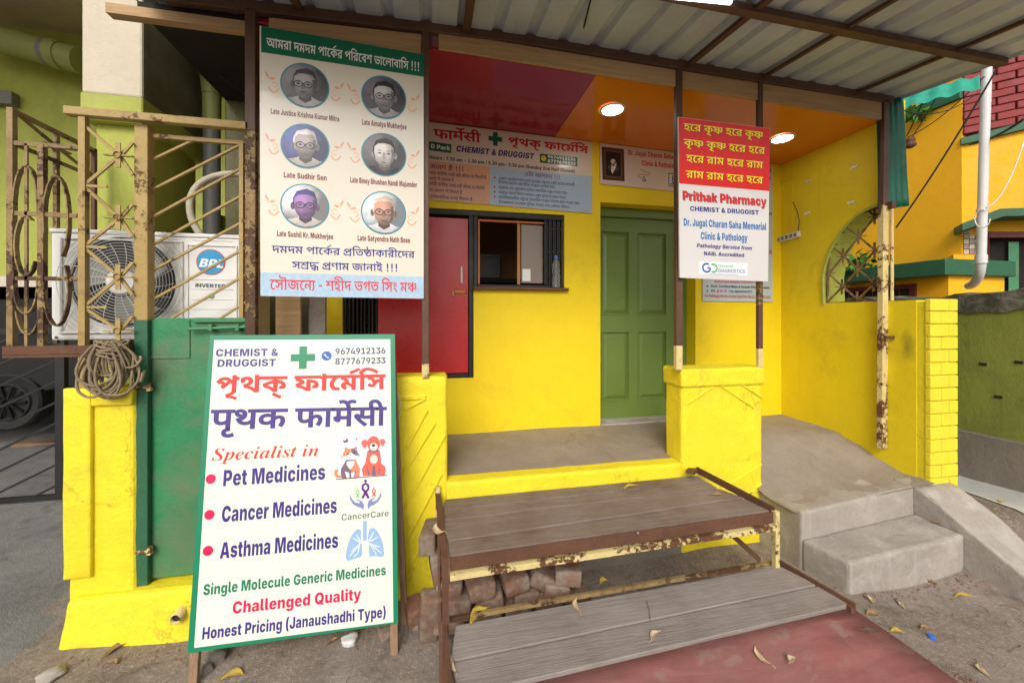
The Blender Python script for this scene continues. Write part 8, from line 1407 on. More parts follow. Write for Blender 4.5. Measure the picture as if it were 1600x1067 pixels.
    sh([(-.08+tx, -.30), (.08+tx, -.30), (.04+tx, -.325), (-.04+tx, -.325)], S(skin, .82), 8, 'chin_tone')
    return base

# ---- portrait sign hung between the first two posts
k = 1.97
P = [ray(405.5, 40.5)*k, ray(662, 85.4)*(k*1.1067), ray(662, 466.7)*(k*1.1126), ray(407, 462.5)*(k*1.0059)]
S1 = Board('portrait_sign', 'large cream sign board with six round portraits and a green headline hung between two posts', 'sign', [O_+p for p in P], (226, 217, 200))
S1.poly([(408.2, 41.2), (662, 85.6), (662, 120.5), (408.2, 82)], (0, 105, 72), 2, 'green_band')
S1.text('B', 'আমরা দমদম পার্কের পরিবেশ ভালোবাসি !!!', (416.5, 73.5), (656, 112.5), 13.5, (20, 30, 25), 3, off=(.002, -.002), name='lettering_shadow')
S1.text('B', 'আমরা দমদম পার্কের পরিবেশ ভালোবাসি !!!', (416.5, 73.5), (656, 112.5), 13.5, (240, 240, 235), 4)
S1.poly([(407, 425.5), (662, 432.5), (662, 466.4), (407, 462.3)], (176, 204, 226), 2, 'blue_band', tone=.12)
S1.text('B', 'দমদম পার্কের প্রতিষ্ঠাকারীদের', (425, 395), (648, 403.5), 11, (42, 45, 130), 3)
S1.text('B', 'সশ্রদ্ধ প্রণাম জানাই !!!', (456.5, 420), (622.5, 424.5), 11, (42, 45, 130), 3)
S1.text('B', 'সৌজন্যে - শহীদ ভগত সিং মঞ্চ', (422, 452.5), (651.5, 456.5), 15.5, (215, 60, 75), 3)
for st, L, R in (('Late Justice Krishna Kumar Mitra', (422.9, 178.2), (530.5, 190.9)), ('Late Amulya Mukherjee', (565.3, 195.2), (635.5, 203.4)), ('Late Sudhir Sen', (443, 277.5), (511, 282.7)), ('Late Binoy Bhushan Nandi Majumder', (547, 285.5), (651.7, 293.4)), ('Late Sushil Kr. Mukherjee', (432.6, 369.2), (521, 374.4)), ('Late Satyendra Nath Bose', (558.5, 376.2), (641, 379.9))):
    S1.text('S', st, L, R, 8.6, (120, 38, 38), 3)
PR = [((476.9, 134.5), 37, dict(bg=(120, 118, 122), skin=(156, 150, 152), hair=(70, 68, 74), shirt=(196, 190, 190), turn=-.06, label='round portrait, grey haired man with heavy glasses looking left', moustache=True)),
      ((600.2, 152.9), 34, dict(bg=(96, 90, 100), skin=(182, 176, 178), hair=(40, 38, 42), shirt=(190, 184, 186), label='round portrait, dark haired man with round glasses')),
      ((477.2, 228.9), 37, dict(bg=(78, 88, 150), skin=(176, 166, 166), hair=(186, 180, 172), shirt=(222, 218, 206), bald=1.0, label='round bluish portrait, bald man with black glasses')),
      ((600.2, 242.2), 34, dict(bg=(104, 98, 104), skin=(216, 208, 204), hair=(20, 18, 22), shirt=(60, 54, 60), glasses=False, jacket=(28, 24, 30), label='round portrait, young dark haired man in a dark jacket')),
      ((476.9, 322.4), 37, dict(bg=(196, 192, 196), skin=(160, 120, 176), hair=(66, 58, 128), shirt=(222, 214, 204), label='round violet toned portrait, man with thick swept hair and glasses')),
      ((599.8, 333), 34, dict(bg=(196, 206, 218), skin=(196, 150, 132), hair=(178, 176, 180), shirt=(232, 230, 234), bald=.7, moustache=True, label='round colour portrait, elderly man in a white shirt'))]
for c, rp_, kw in PR:
    lc = S1.loc(*c); rr = abs(S1.loc(c[0]+rp_, c[1]+rp_*.14)[0]-lc[0]); portrait(S1, lc, rr*.97, **kw)
    for sx in (-1, 1):
        q = (lc[0]+sx*rr*1.06, lc[1]-rr*.10)
        f = [(q[0]+sx*rr*(.02+.42*t), q[1]-rr*.32*math.sin(t*2.4+.4)-rr*.08) for t in np.linspace(0, 1, 9)]
        S1.ribbon(f, rr*.06, (230, 166, 126), 2, 'printed_scroll')
        f = [(q[0]+sx*rr*(.18+.11*math.cos(t)), q[1]-rr*.05+rr*.11*math.sin(t)) for t in np.linspace(.5, 5.4, 12)]
        S1.ribbon(f, rr*.04, (232, 178, 142), 2, 'printed_scroll')
        for a0, L_ in ((1.1, .40), (.2, .32)):
            x0, y0 = q[0]+sx*rr*.44, q[1]+rr*.18; dx, dy = -sx*math.cos(a0), math.sin(a0); nx, ny = -dy, dx
            if a0 > 1: dx = sx*.3
            S1.poly3([(x0, y0), (x0+(dx*.5+nx*.22)*L_*rr, y0+(dy*.5+ny*.22)*L_*rr), (x0+dx*L_*rr, y0+dy*L_*rr), (x0+(dx*.5-nx*.22)*L_*rr, y0+(dy*.5-ny*.22)*L_*rr)], ink((230, 164, 130)), 2, 'printed_leaf')

# ---- red mantra sign
k = 2.51
P = [O_+ray(1060, 183)*(k*.955), ray(1203, 201)*(k*.955*1.0493)+O_, ray(1200, 440)*(k*.955*1.0866)+O_, ray(1062, 434)*(k*.955*1.0373)+O_]
S4 = Board('mantra_sign', 'red and white sign board with yellow script hung in front of two posts', 'sign', P, (222, 218, 216))
S4.poly([(1060.3, 183.4), (1202.8, 201.2), (1202, 298.8), (1061, 287)], (222, 22, 18), 2, 'red_field', tone=.12)
for st, L, R in (('হরে কৃষ্ণ হরে কৃষ্ণ', (1068.5, 204), (1192.5, 217.5)), ('কৃষ্ণ কৃষ্ণ হরে হরে', (1068.5, 228.5), (1195, 241.6)), ('হরে রাম হরে রাম', (1072.3, 253), (1192, 264)), ('রাম রাম হরে হরে', (1072, 277.6), (1192, 287.6))):
    S4.text('B', st, L, R, 11, (60, 10, 8), 3, off=(.0035, -.0035), name='lettering_shadow'); S4.text('B', st, L, R, 11, (250, 222, 40), 4)
S4.text('S', 'Prithak Pharmacy', (1066.5, 313), (1197.5, 322.5), 14.5, (120, 100, 100), 2, off=(.003, -.003), name='lettering_shadow')
S4.text('S', 'Prithak Pharmacy', (1065.7, 312.8), (1197.4, 322), 14.5, (214, 30, 34), 3)
S4.text('S', 'CHEMIST & DRUGGIST', (1077.8, 329.6), (1185.8, 336), 7.2, (38, 38, 128), 3)
S4.text('S', 'Dr. Jugal Charan Saha Memorial', (1067.8, 352.7), (1197.4, 360), 11.3, (24, 110, 178), 3)
S4.text('S', 'Clinic & Pathology', (1094.5, 374.2), (1168, 377.4), 11.3, (24, 110, 178), 3)
S4.text('S', 'Pathology Service from', (1088, 386.7), (1174.6, 391), 6.3, (40, 40, 120), 3, .22)
S4.text('S', 'NABL Accredited', (1099.5, 399), (1162.9, 402), 6.0, (40, 40, 120), 3)
S4.poly([(1092, 408), (1168, 411.5), (1168, 431), (1092, 428)], (236, 238, 242), 2, 'logo_field')
lg = [S4.loc(1104, 418.6), S4.loc(1114.5, 419.2)]; rr = (Vector(S4.loc(1110, 418.6))-Vector(S4.loc(1104, 418.6))).length
S4.ribbon([(lg[0][0]+rr*math.cos(t), lg[0][1]+rr*.95*math.sin(t)) for t in np.linspace(1.0, 5.9, 16)]+[(lg[0][0]+rr*.9, lg[0][1]), (lg[0][0]+rr*.2, lg[0][1])], rr*.42, (26, 96, 170), 3, 'logo_letter')
S4.ribbon([(lg[1][0]-rr*.5, lg[1][1]-rr*.85)]+[(lg[1][0]+rr*.95*math.cos(t), lg[1][1]+rr*.9*math.sin(t)) for t in np.linspace(-1.4, 1.4, 10)]+[(lg[1][0]-rr*.5, lg[1][1]+rr*.85)], rr*.42, (90, 185, 110), 3, 'logo_letter')
S4.text('T', 'General', (1122, 417.6), (1145.5, 418.3), 4.6, (90, 185, 110), 3)
S4.text('T', 'DIAGNOSTICS', (1122, 425.6), (1164, 427), 5.4, (40, 90, 150), 3)
S4.text('T', 'Accurate Reports Timely Delivery', (1109, 428.8), (1153, 430.2), 1.8, (110, 130, 160), 3)

# ---- pale blue board behind it
Y3 = 3.135
P = [aty(1098, 250, Y3), aty(1207, 262, Y3), aty(1206, 472, Y3), aty(1098, 470, Y3)]
x0, x1, z0, z1 = P[0].x, P[1].x, (P[2].z+P[3].z)/2, 3.09
S3 = Board('clinic_notice_board', 'pale blue clinic notice board on the yellow wall, mostly hidden by the red mantra sign', 'sign', [(x0, Y3, z1), (x1, Y3, z1), (x1, Y3, z0), (x0, Y3, z0)], (190, 204, 208))
S3.text('S', 'Authorised Sample Collection Centre', (1115.5, 441.9), (1191.7, 443), 4.2, (190, 60, 120), 3, .2)
S3.text('S', 'Govt. Certified Male & Female Phlebotomists', (1110.5, 448.9), (1202.4, 451.6), 3.9, (40, 50, 60), 3)
S3.text('S', 'ECG', (1110.5, 456.2), (1117.5, 456.4), 3.9, (40, 50, 60), 3); S3.text('S', '@ Rs.25', (1119.5, 456.4), (1136, 456.8), 3.9, (190, 50, 120), 3); S3.text('S', '( by appointment )', (1138.5, 456.9), (1175, 457.6), 3.9, (40, 50, 60), 3)
S3.text('S', 'For Pathology Service Contact @62906 80613 / 89440971525', (1101, 464.2), (1203.8, 467), 4.6, (190, 45, 60), 3)
for u, v in ((1105, 447.5), (1105, 455)): S3.disc(S3.loc(u, v), .010, (40, 110, 90), 3)
S3.text('S', 'Clinic & Pathology', (1104, 275), (1204, 285), 11, (40, 50, 110), 3); S3.text('S', 'Dr. Jugal Charan Saha Memorial', (1104, 262), (1205, 270), 8, (190, 50, 60), 3)
S3.text('S', '9674912136 8777679233', (1104, 392), (1206, 397), 6, (190, 45, 60), 3); S3.text('S', 'Certified Sample Collection', (1104, 330), (1206, 337), 6, (150, 45, 70), 3)

# ---- long pharmacy sign on the back wall
Y2 = 3.137
xr = 1.336; zt_, zb_ = lambda x: zc(x)-.004, lambda x: 2.577-.0235*x
S2 = Board('pharmacy_wall_sign', 'long cream pharmacy sign with green cross and opening hours above the red shutter', 'sign', [(-.95, Y2, zc(-.95)-.01), (xr, Y2, zc(xr)-.006), (xr, Y2, 2.547), (-.95, Y2, 2.597)], (222, 206, 190))
S2.text('F', 'फार्मेसी', (678, 215.5), (750.5, 222.8), 13, (190, 28, 34), 3)
def cross(B, c, hw, aw_, col):
    (cx, cy) = B.loc(*c); h = abs(B.loc(c[0]+hw, c[1])[0]-cx); a = h*aw_
    L = [(-a, h), (a, h), (a, a), (h, a), (h, -a), (a, -a), (a, -h), (-a, -h), (-a, -a), (-h, -a), (-h, a), (-a, a)]
    return B.poly3([(cx+x, cy+y) for x, y in L], ink(col), 3, 'printed_cross')
cross(S2, (774, 217.5), 10.6, .34, (0, 96, 70))
S2.text('E', 'পৃথক্ ফার্মেসি', (793, 226), (919, 240.5), 11.5, (190, 28, 34), 3)
S2.poly([(640, 216.5), (705.3, 226), (705.3, 239.8), (640, 231)], (10, 92, 62), 2, 'green_label')
S2.text('S', 'D Park', (673, 232), (703.3, 235.6), 7, (235, 235, 230), 3)
S2.text('S', 'CHEMIST & DRUGGIST', (712, 237), (833.8, 249.2), 9.3, (30, 26, 110), 3, .22)
S2.poly([(843.5, 240.2), (902.4, 246.4), (902, 260.4), (843.5, 254.4)], (10, 92, 62), 2, 'green_label')
S2.disc(S2.loc(849.4, 247.8), .0225, (240, 215, 30), 3, 'phone_disc'); 
def phone(B, c, r, col, layer=4):
    (x, y) = B.loc(*c); B.ribbon([(x-r*.55+r*1.1*t-.25*r*math.sin(3.14*t)*0, y+r*.5-r*1.0*t-.28*r*math.sin(3.14*t)) for t in np.linspace(0, 1, 8)], [r*.5, r*.34, r*.22, r*.2, r*.2, r*.22, r*.34, r*.5], col, layer, 'phone_symbol')
phone(S2, (849.4, 247.8), .016, (30, 80, 50))
S2.text('S', '9674912136', (855.7, 247.4), (899.5, 252), 4.8, (235, 235, 230), 3); S2.text('S', '8777679233', (855.7, 254), (899.5, 258.8), 4.8, (235, 235, 230), 3)
S2.text('S', 'Hours : 7.30 am - 1.30 pm / 5.30 pm- 9.30 pm (Sunday 2nd Half Closed)', (670.8, 248.4), (898.3, 270.6), 5.4, (38, 36, 40), 3)
_a, _b = S2.loc(765.5, 260.4), S2.loc(671, 251.2); _s = (_a[1]-_b[1])/(_a[0]-_b[0])
S2.poly3([(0, _b[1]+_s*(0-_b[0])), _a, (_a[0], -S2.h*.998), (0, -S2.h*.998)], ink((224, 164, 128), .06), 2, 'orange_panel')
S2.poly3([_a, (S2.w, _a[1]+_s*(S2.w-_a[0])), (S2.w, -S2.h*.998), (_a[0], -S2.h*.998)], ink((172, 192, 214), .06), 2, 'blue_panel')
S2.text('D', 'अलग है !!!', (671, 263.4), (725.3, 268.4), 6.4, (120, 30, 90), 3)
for st, L, R in (('वाला जेनेरिक दवाई सही कीमत पर मिलती है', (671, 272.6), (759.7, 280.4)), ('दवाई भी उपलब्ध है', (671, 281), (709, 284.2)), ('कॉफी जेनेरिक दवाई सही कीमत पर मिलेगी', (671, 289.4), (757, 297)), ('का सामान भी मिलता है', (671, 299), (722, 303.4)), ('एंटीबायोटिक दवाई मिलता है', (671, 309.2), (738, 314.6))):
    S2.text('D', st, L, R, 4.2, (50, 40, 90), 3)
S2.text('B', 'এটা আলাদা !!!', (819, 275.2), (875.3, 281), 6, (130, 40, 130), 3)
for st, L, R in (('এখানে প্রেসক্রিপশনে লেখা ব্র্যান্ডের ওষুধের একই মানের কার্যকরী', (778.9, 281), (898, 291.5)), ('উপাদানওয়ালা জেনেরিক সংস্করণ পাওয়া যায়।', (778.9, 287.2), (867.3, 295)), ('ক্যান্সার এবং দুরারোগ্য ব্যাধির জেনেরিক ওষুধ পাওয়া যায়।', (778.9, 295), (886.4, 304.3)), ('দরকার পড়লে বিদেশ থেকেও ওষুধ আনানো যেতে পারে।', (778.9, 302.6), (884.3, 311.6)), ('অ্যান্টিবায়োটিক ওষুধের জেনেরিক সংস্করণ বিশেষ ছাড়ে পাওয়া যায়।', (778.9, 310.2), (905.6, 320.4)), ('ইনজেকশন দেওয়ার সুবিধা পাওয়া যায় (মহিলা স্টাফ)।', (778.9, 317.8), (891, 326.6))):
    S2.text('B', st, L, R, 4.0, (52, 52, 110), 3)
for v in (278, 292.6, 300, 307.6): S2.disc(S2.loc(772.8, v), .0085, (190, 40, 60), 3)

# ---- framed photo clinic sign above the door
S5 = Board('clinic_sign', 'cream clinic sign with a printed framed photograph above the green door', 'sign', [(1.412, Y2, zc(1.412)-.006), (2.40, Y2, zc(2.4)-.006), (2.40, Y2, 2.79), (1.412, Y2, 2.80)], (218, 202, 186))
S5.poly([(940, 229.4), (974.8, 233.4), (976, 283.6), (941.6, 281)], (70, 42, 36), 2, 'printed_frame')
S5.poly([(943.5, 233), (971.5, 236.6), (972.2, 279.8), (944.6, 277.4)], (110, 76, 62), 3, 'printed_frame')
S5.poly([(946, 236.4), (969.5, 239.6), (970, 276.6), (946.8, 274.6)], (36, 24, 20), 4, 'photo_ground')
c = S5.loc(958, 254.5); sq = [S5.loc(*p) for p in ((946.6, 237), (969.2, 240), (969.6, 276.2), (947, 274.2))]
def hf(P): return P
b5 = portrait(S5, c, .062, (36, 26, 22), (206, 186, 172), (22, 16, 14), (120, 106, 96), glasses=False, label='printed photograph of a young man in a patterned jacket', layer=5, square=sq)
S5.poly([(955.5, 257.5), (963, 256), (962, 262), (957, 272), (954.6, 268)], (226, 218, 208), 8, 'white_collar')
S5.text('S', 'Dr. Jugal Charan Saha Memorial', (981.2, 242), (1083, 252.6), 7.6, (190, 42, 54), 3)
S5.text('S', 'Clinic & Pathology', (1002.2, 258.7), (1061, 264.2), 7.8, (190, 42, 54), 3)
Z4 = lambda x, y: S5.loc(930+x*.0875, 220+y*.0875)
S5.ribbon([Z4(*p) for p in ((850, 545), (900, 555), (960, 570), (985, 595), (960, 615), (880, 608), (790, 605), (757, 625), (775, 650), (830, 668))], .0045, (150, 40, 44), 3)
S5.ribbon([Z4(790, 522), Z4(855, 518)], .004, (120, 90, 90), 3)
S5.disc(Z4(872, 705), .021, (70, 70, 74), 3, ry=.013); S5.disc(Z4(868, 700), .014, (170, 168, 168), 4, ry=.008); S5.disc(Z4(868, 655), .012, (90, 90, 94), 5, ry=.007)
S5.poly([(1044.4, 270.4), (1060, 272), (1060, 293), (1044.4, 291.4)], (40, 40, 90), 3, 'microscope_frame'); S5.poly([(1045.6, 271.8), (1058.8, 273.2), (1058.8, 291.6), (1045.6, 290.2)], (214, 208, 208), 4, 'microscope_field')
S5.ribbon([S5.loc(*p) for p in ((1050.5, 274.5), (1051, 280), (1050, 284), (1053, 287))], .012, (50, 50, 60), 5, 'microscope_symbol'); S5.ribbon([S5.loc(*p) for p in ((1047, 288), (1056, 288.6))], .01, (50, 50, 60), 5, 'microscope_symbol')

# ---- the free standing white board on the street
r_ = [ray(328, 524), ray(617, 522), ray(622, 973), ray(293, 1020)]; kk = 1.9*1.0
base_d = (Vector((-.575, 1.135))).length/Vector((r_[0].x, r_[0].y)).length
dd = (1.0, 1.08697, .96407, .87710)
PA = [O_+r_[i]*(kk*base_d*dd[i]) for i in range(4)]
A_ = Board('standing_signboard', 'tall white pharmacy board with green border standing on the street at the left', 'signboard', PA, (232, 236, 222), thick=.004, base=((PA[2].x+PA[3].x)/2, PA[2].y, .05), tone=.03, bump=.16)
A_.poly([(328, 524), (617, 522), (622, 973), (293, 1020)], (22, 128, 92), 2, 'green_border')
A_.poly([(334.8, 531.4), (609.8, 530), (614.6, 971.2), (303.6, 1011.4)], (227, 234, 214), 3, 'white_field', tone=.05)
PUR = (66, 46, 128)
A_.text('S', 'CHEMIST &', (336.5, 557), (435, 556), 11.5, PUR, 4); A_.text('S', 'DRUGGIST', (338.8, 573.3), (431.5, 572), 11.5, PUR, 4)
cross(A_, (473.6, 558.7), 19, .32, (18, 128, 88)).data.materials[0] = ink((18, 128, 88))
for o in A_.t.children:
    if o.name.startswith('printed_cross'): o.location = A_.n*.0008
rr = abs(A_.loc(518, 556)[0]-A_.loc(510, 556)[0]); A_.disc(A_.loc(510.4, 556), rr, (20, 90, 180), 4, 'phone_disc'); phone(A_, (510.4, 556), rr*.72, (235, 240, 240), 5)
A_.text('S', '9674912136', (523.5, 554.3), (603, 552.6), 10.2, (84, 78, 110), 4); A_.text('S', '8777679233', (523.5, 569.8), (603, 568), 10.2, (84, 78, 110), 4)
A_.text('E', 'পৃথক্ ফার্মেসি', (335.5, 614.5), (602.5, 608), 25, (222, 40, 40), 4)
A_.text('F', 'पृथक फार्मेसी', (329, 670.5), (602, 663.5), 28, PUR, 4)
A_.text('M', 'Specialist in', (331, 719.5), (499.5, 711.5), 18.5, (214, 52, 48), 4)
for st, L, R, b in (('Pet Medicines', (347.5, 759.5), (508.7, 748.4), (329.6, 748)), ('Cancer Medicines', (345.4, 815.6), (526.8, 800.8), (327.5, 803.8)), ('Asthma Medicines', (342.8, 872.4), (528.9, 855), (325.2, 860))):
    A_.text('S', st, L, R, 24.5, PUR, 4); A_.disc(A_.loc(*b), rr*.87, (224, 26, 84), 4, 'bullet')
A_.text('S', 'Single Molecule Generic Medicines', (317, 929.8), (603.5, 897.6), 16.5, (30, 120, 88), 4)
A_.text('S', 'Challenged Quality', (362.4, 958.6), (564.5, 935.8), 18.5, (216, 24, 84), 4)
A_.text('S', 'Honest Pricing (Janaushadhi Type)', (315, 998.6), (603.5, 963.4), 18, PUR, 4)
z1_ = lambda x, y: (520+x*.08432, 670+y*.08432)
def ap(pts, c, layer=5, name='printed_shape'): return A_.poly([z1_(*p) for p in pts], c, layer, name)
def ael(x, y, a, b, c, layer=5, n=24, name='printed_shape'): return ap([(x+a*math.cos(2*math.pi*k/n), y+b*math.sin(2*math.pi*k/n)) for k in range(n)], c, layer, name)
ap([(60, 60), (1040, 40), (1040, 850), (60, 930)], (226, 234, 240), 4, 'picture_field')
OR, GR, CO, WH = (238, 132, 100), (118, 96, 112), (228, 98, 82), (238, 240, 240)
# dog
ap([(640, 420), (600, 640), (560, 690), (540, 760), (560, 870), (960, 850), (985, 760), (970, 690), (900, 640), (880, 420), (840, 370), (680, 370)], CO, 5, 'dog_body')
ael(760, 560, 70, 85, (240, 206, 196), 6, name='dog_chest'); ap([(735, 680), (785, 680), (800, 860), (725, 862)], GR, 6, 'dog_gap'); ap([(630, 720), (650, 715), (690, 860), (655, 865)], GR, 6, 'dog_gap'); ap([(880, 690), (860, 720), (835, 855), (850, 855), (885, 720)], GR, 6, 'dog_gap')
ael(758, 275, 120, 145, CO, 6, name='dog_head'); ap([(640, 200), (560, 200), (522, 260), (580, 365), (625, 340), (645, 240)], (224, 104, 90), 7, 'dog_ear'); ap([(870, 190), (940, 180), (985, 230), (925, 340), (890, 290)], (224, 104, 90), 7, 'dog_ear')
ap([(668, 390), (845, 380), (850, 415), (760, 430), (670, 420)], GR, 7, 'dog_collar'); ael(758, 330, 72, 72, (240, 222, 214), 8, name='dog_muzzle'); ael(756, 302, 34, 26, (70, 44, 52), 9, name='dog_nose'); ael(697, 246, 11, 11, (70, 44, 52), 8, name='dog_eye'); ael(818, 238, 11, 11, (70, 44, 52), 8, name='dog_eye')
ap([(720, 370), (755, 355), (790, 365), (790, 372), (755, 364), (722, 378)], (70, 44, 52), 9, 'dog_mouth')
# cat
ap([(250, 570), (150, 740), (150, 880), (180, 915), (490, 890), (510, 740), (420, 560)], GR, 5, 'cat_body'); ap([(390, 565), (430, 580), (505, 730), (490, 885), (400, 892), (440, 770), (350, 800), (345, 740)], OR, 6, 'cat_side')
ap([(265, 600), (400, 590), (395, 660), (330, 750), (300, 720), (255, 650)], WH, 7, 'cat_chest'); ap([(225, 785), (305, 810), (310, 900), (262, 905)], WH, 7, 'cat_leg'); ap([(345, 810), (410, 790), (390, 890), (348, 896)], WH, 7, 'cat_leg')
ap([(160, 910), (60, 900), (25, 830), (40, 760), (90, 735), (115, 755), (85, 800), (100, 850), (170, 870)], OR, 6, 'cat_tail')
ael(335, 465, 148, 104, WH, 8, name='cat_head'); ap([(215, 420), (225, 330), (300, 370), (335, 365), (335, 440), (250, 500), (195, 510), (190, 450)], OR, 9, 'cat_patch'); ap([(335, 365), (385, 355), (445, 320), (450, 400), (485, 480), (430, 492), (345, 440)], GR, 9, 'cat_patch'); ap([(400, 365), (440, 340), (442, 400)], (228, 150, 160), 10, 'cat_ear')
ael(285, 455, 16, 16, (60, 44, 50), 10, 12, 'cat_eye'); ael(400, 440, 16, 16, (46, 36, 42), 10, 12, 'cat_eye'); ael(330, 475, 14, 10, (70, 44, 52), 10, 10, 'cat_nose'); ap([(300, 500), (332, 512), (365, 498), (365, 506), (332, 520), (300, 508)], (70, 44, 52), 10, 'cat_mouth')
for a, b in (((145, 482), (185, 490)), ((142, 515), (185, 508)), ((145, 550), (190, 528)), ((480, 460), (510, 455)), ((480, 482), (515, 488)), ((470, 500), (510, 520))): A_.ribbon([A_.loc(*z1_(*a)), A_.loc(*z1_(*b))], .002, (70, 60, 70), 9)
A_.ribbon([A_.loc(*z1_(60, 932)), A_.loc(*z1_(1005, 852))], .004, (90, 70, 84), 8)
ap([(175, 200), (230, 215), (275, 160), (285, 240), (215, 260)], (112, 74, 80), 5, 'butterfly'); ael(442, 190, 18, 20, (232, 110, 90), 5, 12, 'paw_print')
for x, y in ((415, 175), (430, 155), (455, 153), (474, 180)): ael(x, y, 8, 10, (232, 110, 90), 5, 8, 'paw_print')
# ribbon and hands emblem
z2_ = lambda x, y: A_.loc(520+x*.1312, 740+y*.1312)
def rib(cx, cy, s_, col):
    L = [(-.45, 1.0), (-.05, .25), (.42, -.35), (.36, -.85), (0, -1.05), (-.36, -.85), (-.42, -.35), (.05, .25), (.45, 1.0)]
    A_.ribbon([z2_(cx+x*s_, cy+y*s_) for x, y in L], .0125*s_/95, col, 5, 'ribbon_emblem'); A_.disc(z2_(cx, cy-s_*1.42), .0072*s_/95*1.1, col, 5, 'ribbon_dot', 16)
rib(390, 205, 85, (98, 30, 128)); rib(297, 242, 42, (120, 200, 120)); rib(490, 228, 42, (214, 34, 70))
A_.poly3([z2_(*p) for p in ((200, 240), (205, 300), (240, 360), (300, 395), (340, 405), (365, 430), (375, 370), (350, 325), (290, 300), (278, 308), (320, 330), (318, 350), (270, 340), (230, 300))], ink((128, 130, 186)), 5, 'hand_emblem')
A_.poly3([z2_(*p) for p in ((580, 205), (578, 265), (545, 325), (490, 370), (445, 385), (425, 425), (412, 370), (430, 315), (495, 280), (510, 286), (470, 312), (475, 330), (520, 312), (555, 265))], ink((128, 130, 186)), 5, 'hand_emblem')
A_.text('T', 'CancerCare', (533, 812.8), (608, 805.8), 9.5, (84, 80, 96), 4)
# lungs
LU = (148, 178, 214)
A_.poly3([z2_(*p) for p in ((358, 560), (405, 557), (405, 790), (358, 795))], ink(LU), 5, 'lung_print')
A_.poly3([z2_(*p) for p in ((330, 660), (290, 655), (240, 700), (195, 790), (165, 900), (155, 1000), (180, 1038), (260, 1010), (330, 990), (352, 960), (350, 850), (338, 790), (340, 700))], ink(LU), 5, 'lung_print')
A_.poly3([z2_(*p) for p in ((425, 690), (440, 650), (490, 640), (540, 690), (580, 770), (605, 870), (612, 970), (580, 990), (500, 975), (440, 985), (428, 930), (430, 830), (418, 770))], ink(LU), 5, 'lung_print')
for P_ in (((380, 800), (320, 830), (220, 920)), ((320, 830), (300, 940), (250, 990)), ((330, 800), (280, 720)), ((330, 815), (240, 760)), ((390, 800), (440, 830), (520, 960)), ((440, 830), (560, 870)), ((430, 800), (490, 690)), ((450, 800), (540, 750)), ((300, 860), (200, 980)), ((480, 860), (580, 940)), ((380, 800), (430, 800))):
    A_.ribbon([z2_(*p) for p in P_], [.0055]+[.003]*(len(P_)-1), (226, 234, 240), 6, 'lung_vein')
# wooden carrying frame of the board
def legw(a, b, w=.035, nm='leg'): return MB().bar(a, b, w, .025, (0, 1, 0)).build(nm, M['leg_wood'], A_.t, bevel=.002)
bk = -A_.n*.022
down = (PA[3]-PA[0]).normalized()
for i, j, s_ in ((0, 3, .02), (1, 2, -.02)):
    a = PA[i]+bk+A_.ux*s_; b = PA[j]+bk+A_.ux*s_; t = (b.z-.035)/(-down.z); legw(a, b+down*t)
top_corner = PA[1]+bk*2+A_.ux*-.02; legw(top_corner+Vector((0, .01, -.06)), Vector((PA[2].x+.02, PA[2].y+.17, .04)), .032); top_corner = PA[0]+bk*2; legw(top_corner+Vector((.03, .01, -.06)), Vector((PA[3].x+.06, PA[3].y+.20, .04)), .032)
for t in (.02, .5, .97): MB().bar(PA[0].lerp(PA[3], t)+bk, PA[1].lerp(PA[2], t)+bk, .03, .02, (0, 1, 0)).build('cross_batten', M['leg_wood'], A_.t)
hk = PA[1].lerp(PA[2], .22)+A_.ux*.012; MB().tube([hk, hk+Vector((.012, 0, -.06)), hk+Vector((.008, 0, -.12))], .003, 6).build('wire_hook', M['steel'], A_.t)

# ---- lettering on the cooling unit (raised logo disc)
def acp(u, v): return aty(u, v, ya-.004)
class Flat(Board):
    def __init__(s, t, tl, tr, bl):
        s.tl, s.ux, s.uy = Vector(tl), (Vector(tr)-Vector(tl)).normalized(), (Vector(tl)-Vector(bl)).normalized(); s.n = Vector((0, -1, 0)); s.t = t; s.w = (Vector(tr)-Vector(tl)).length; s.h = (Vector(tl)-Vector(bl)).length
F_ = Flat(ac, (px0, ya-.002, az1-.07), (px1, ya-.002, az1-.07), (px0, ya-.002, az0+.02))
c = F_.loc(329.5, 409.5); r = abs(F_.loc(352, 409.5)[0]-c[0]); F_.disc(c, r, (200, 40, 66), 3, 'logo_disc', 36); F_.disc(c, r*.93, (24, 150, 205), 4, 'logo_disc', 36)
F_.text('S', 'BPL', (310, 417), (349, 419), 13, (235, 238, 240), 5, .25); F_.text('T', 'INVERTER', (305, 448.5), (352, 450.5), 6, (40, 42, 60), 3)
F_.disc(F_.loc(330.5, 462.5), r*.2, (60, 150, 70), 3, 'logo_disc', 16); F_.disc(F_.loc(330.5, 461.5), r*.12, (235, 238, 240), 4, 'logo_disc', 12)
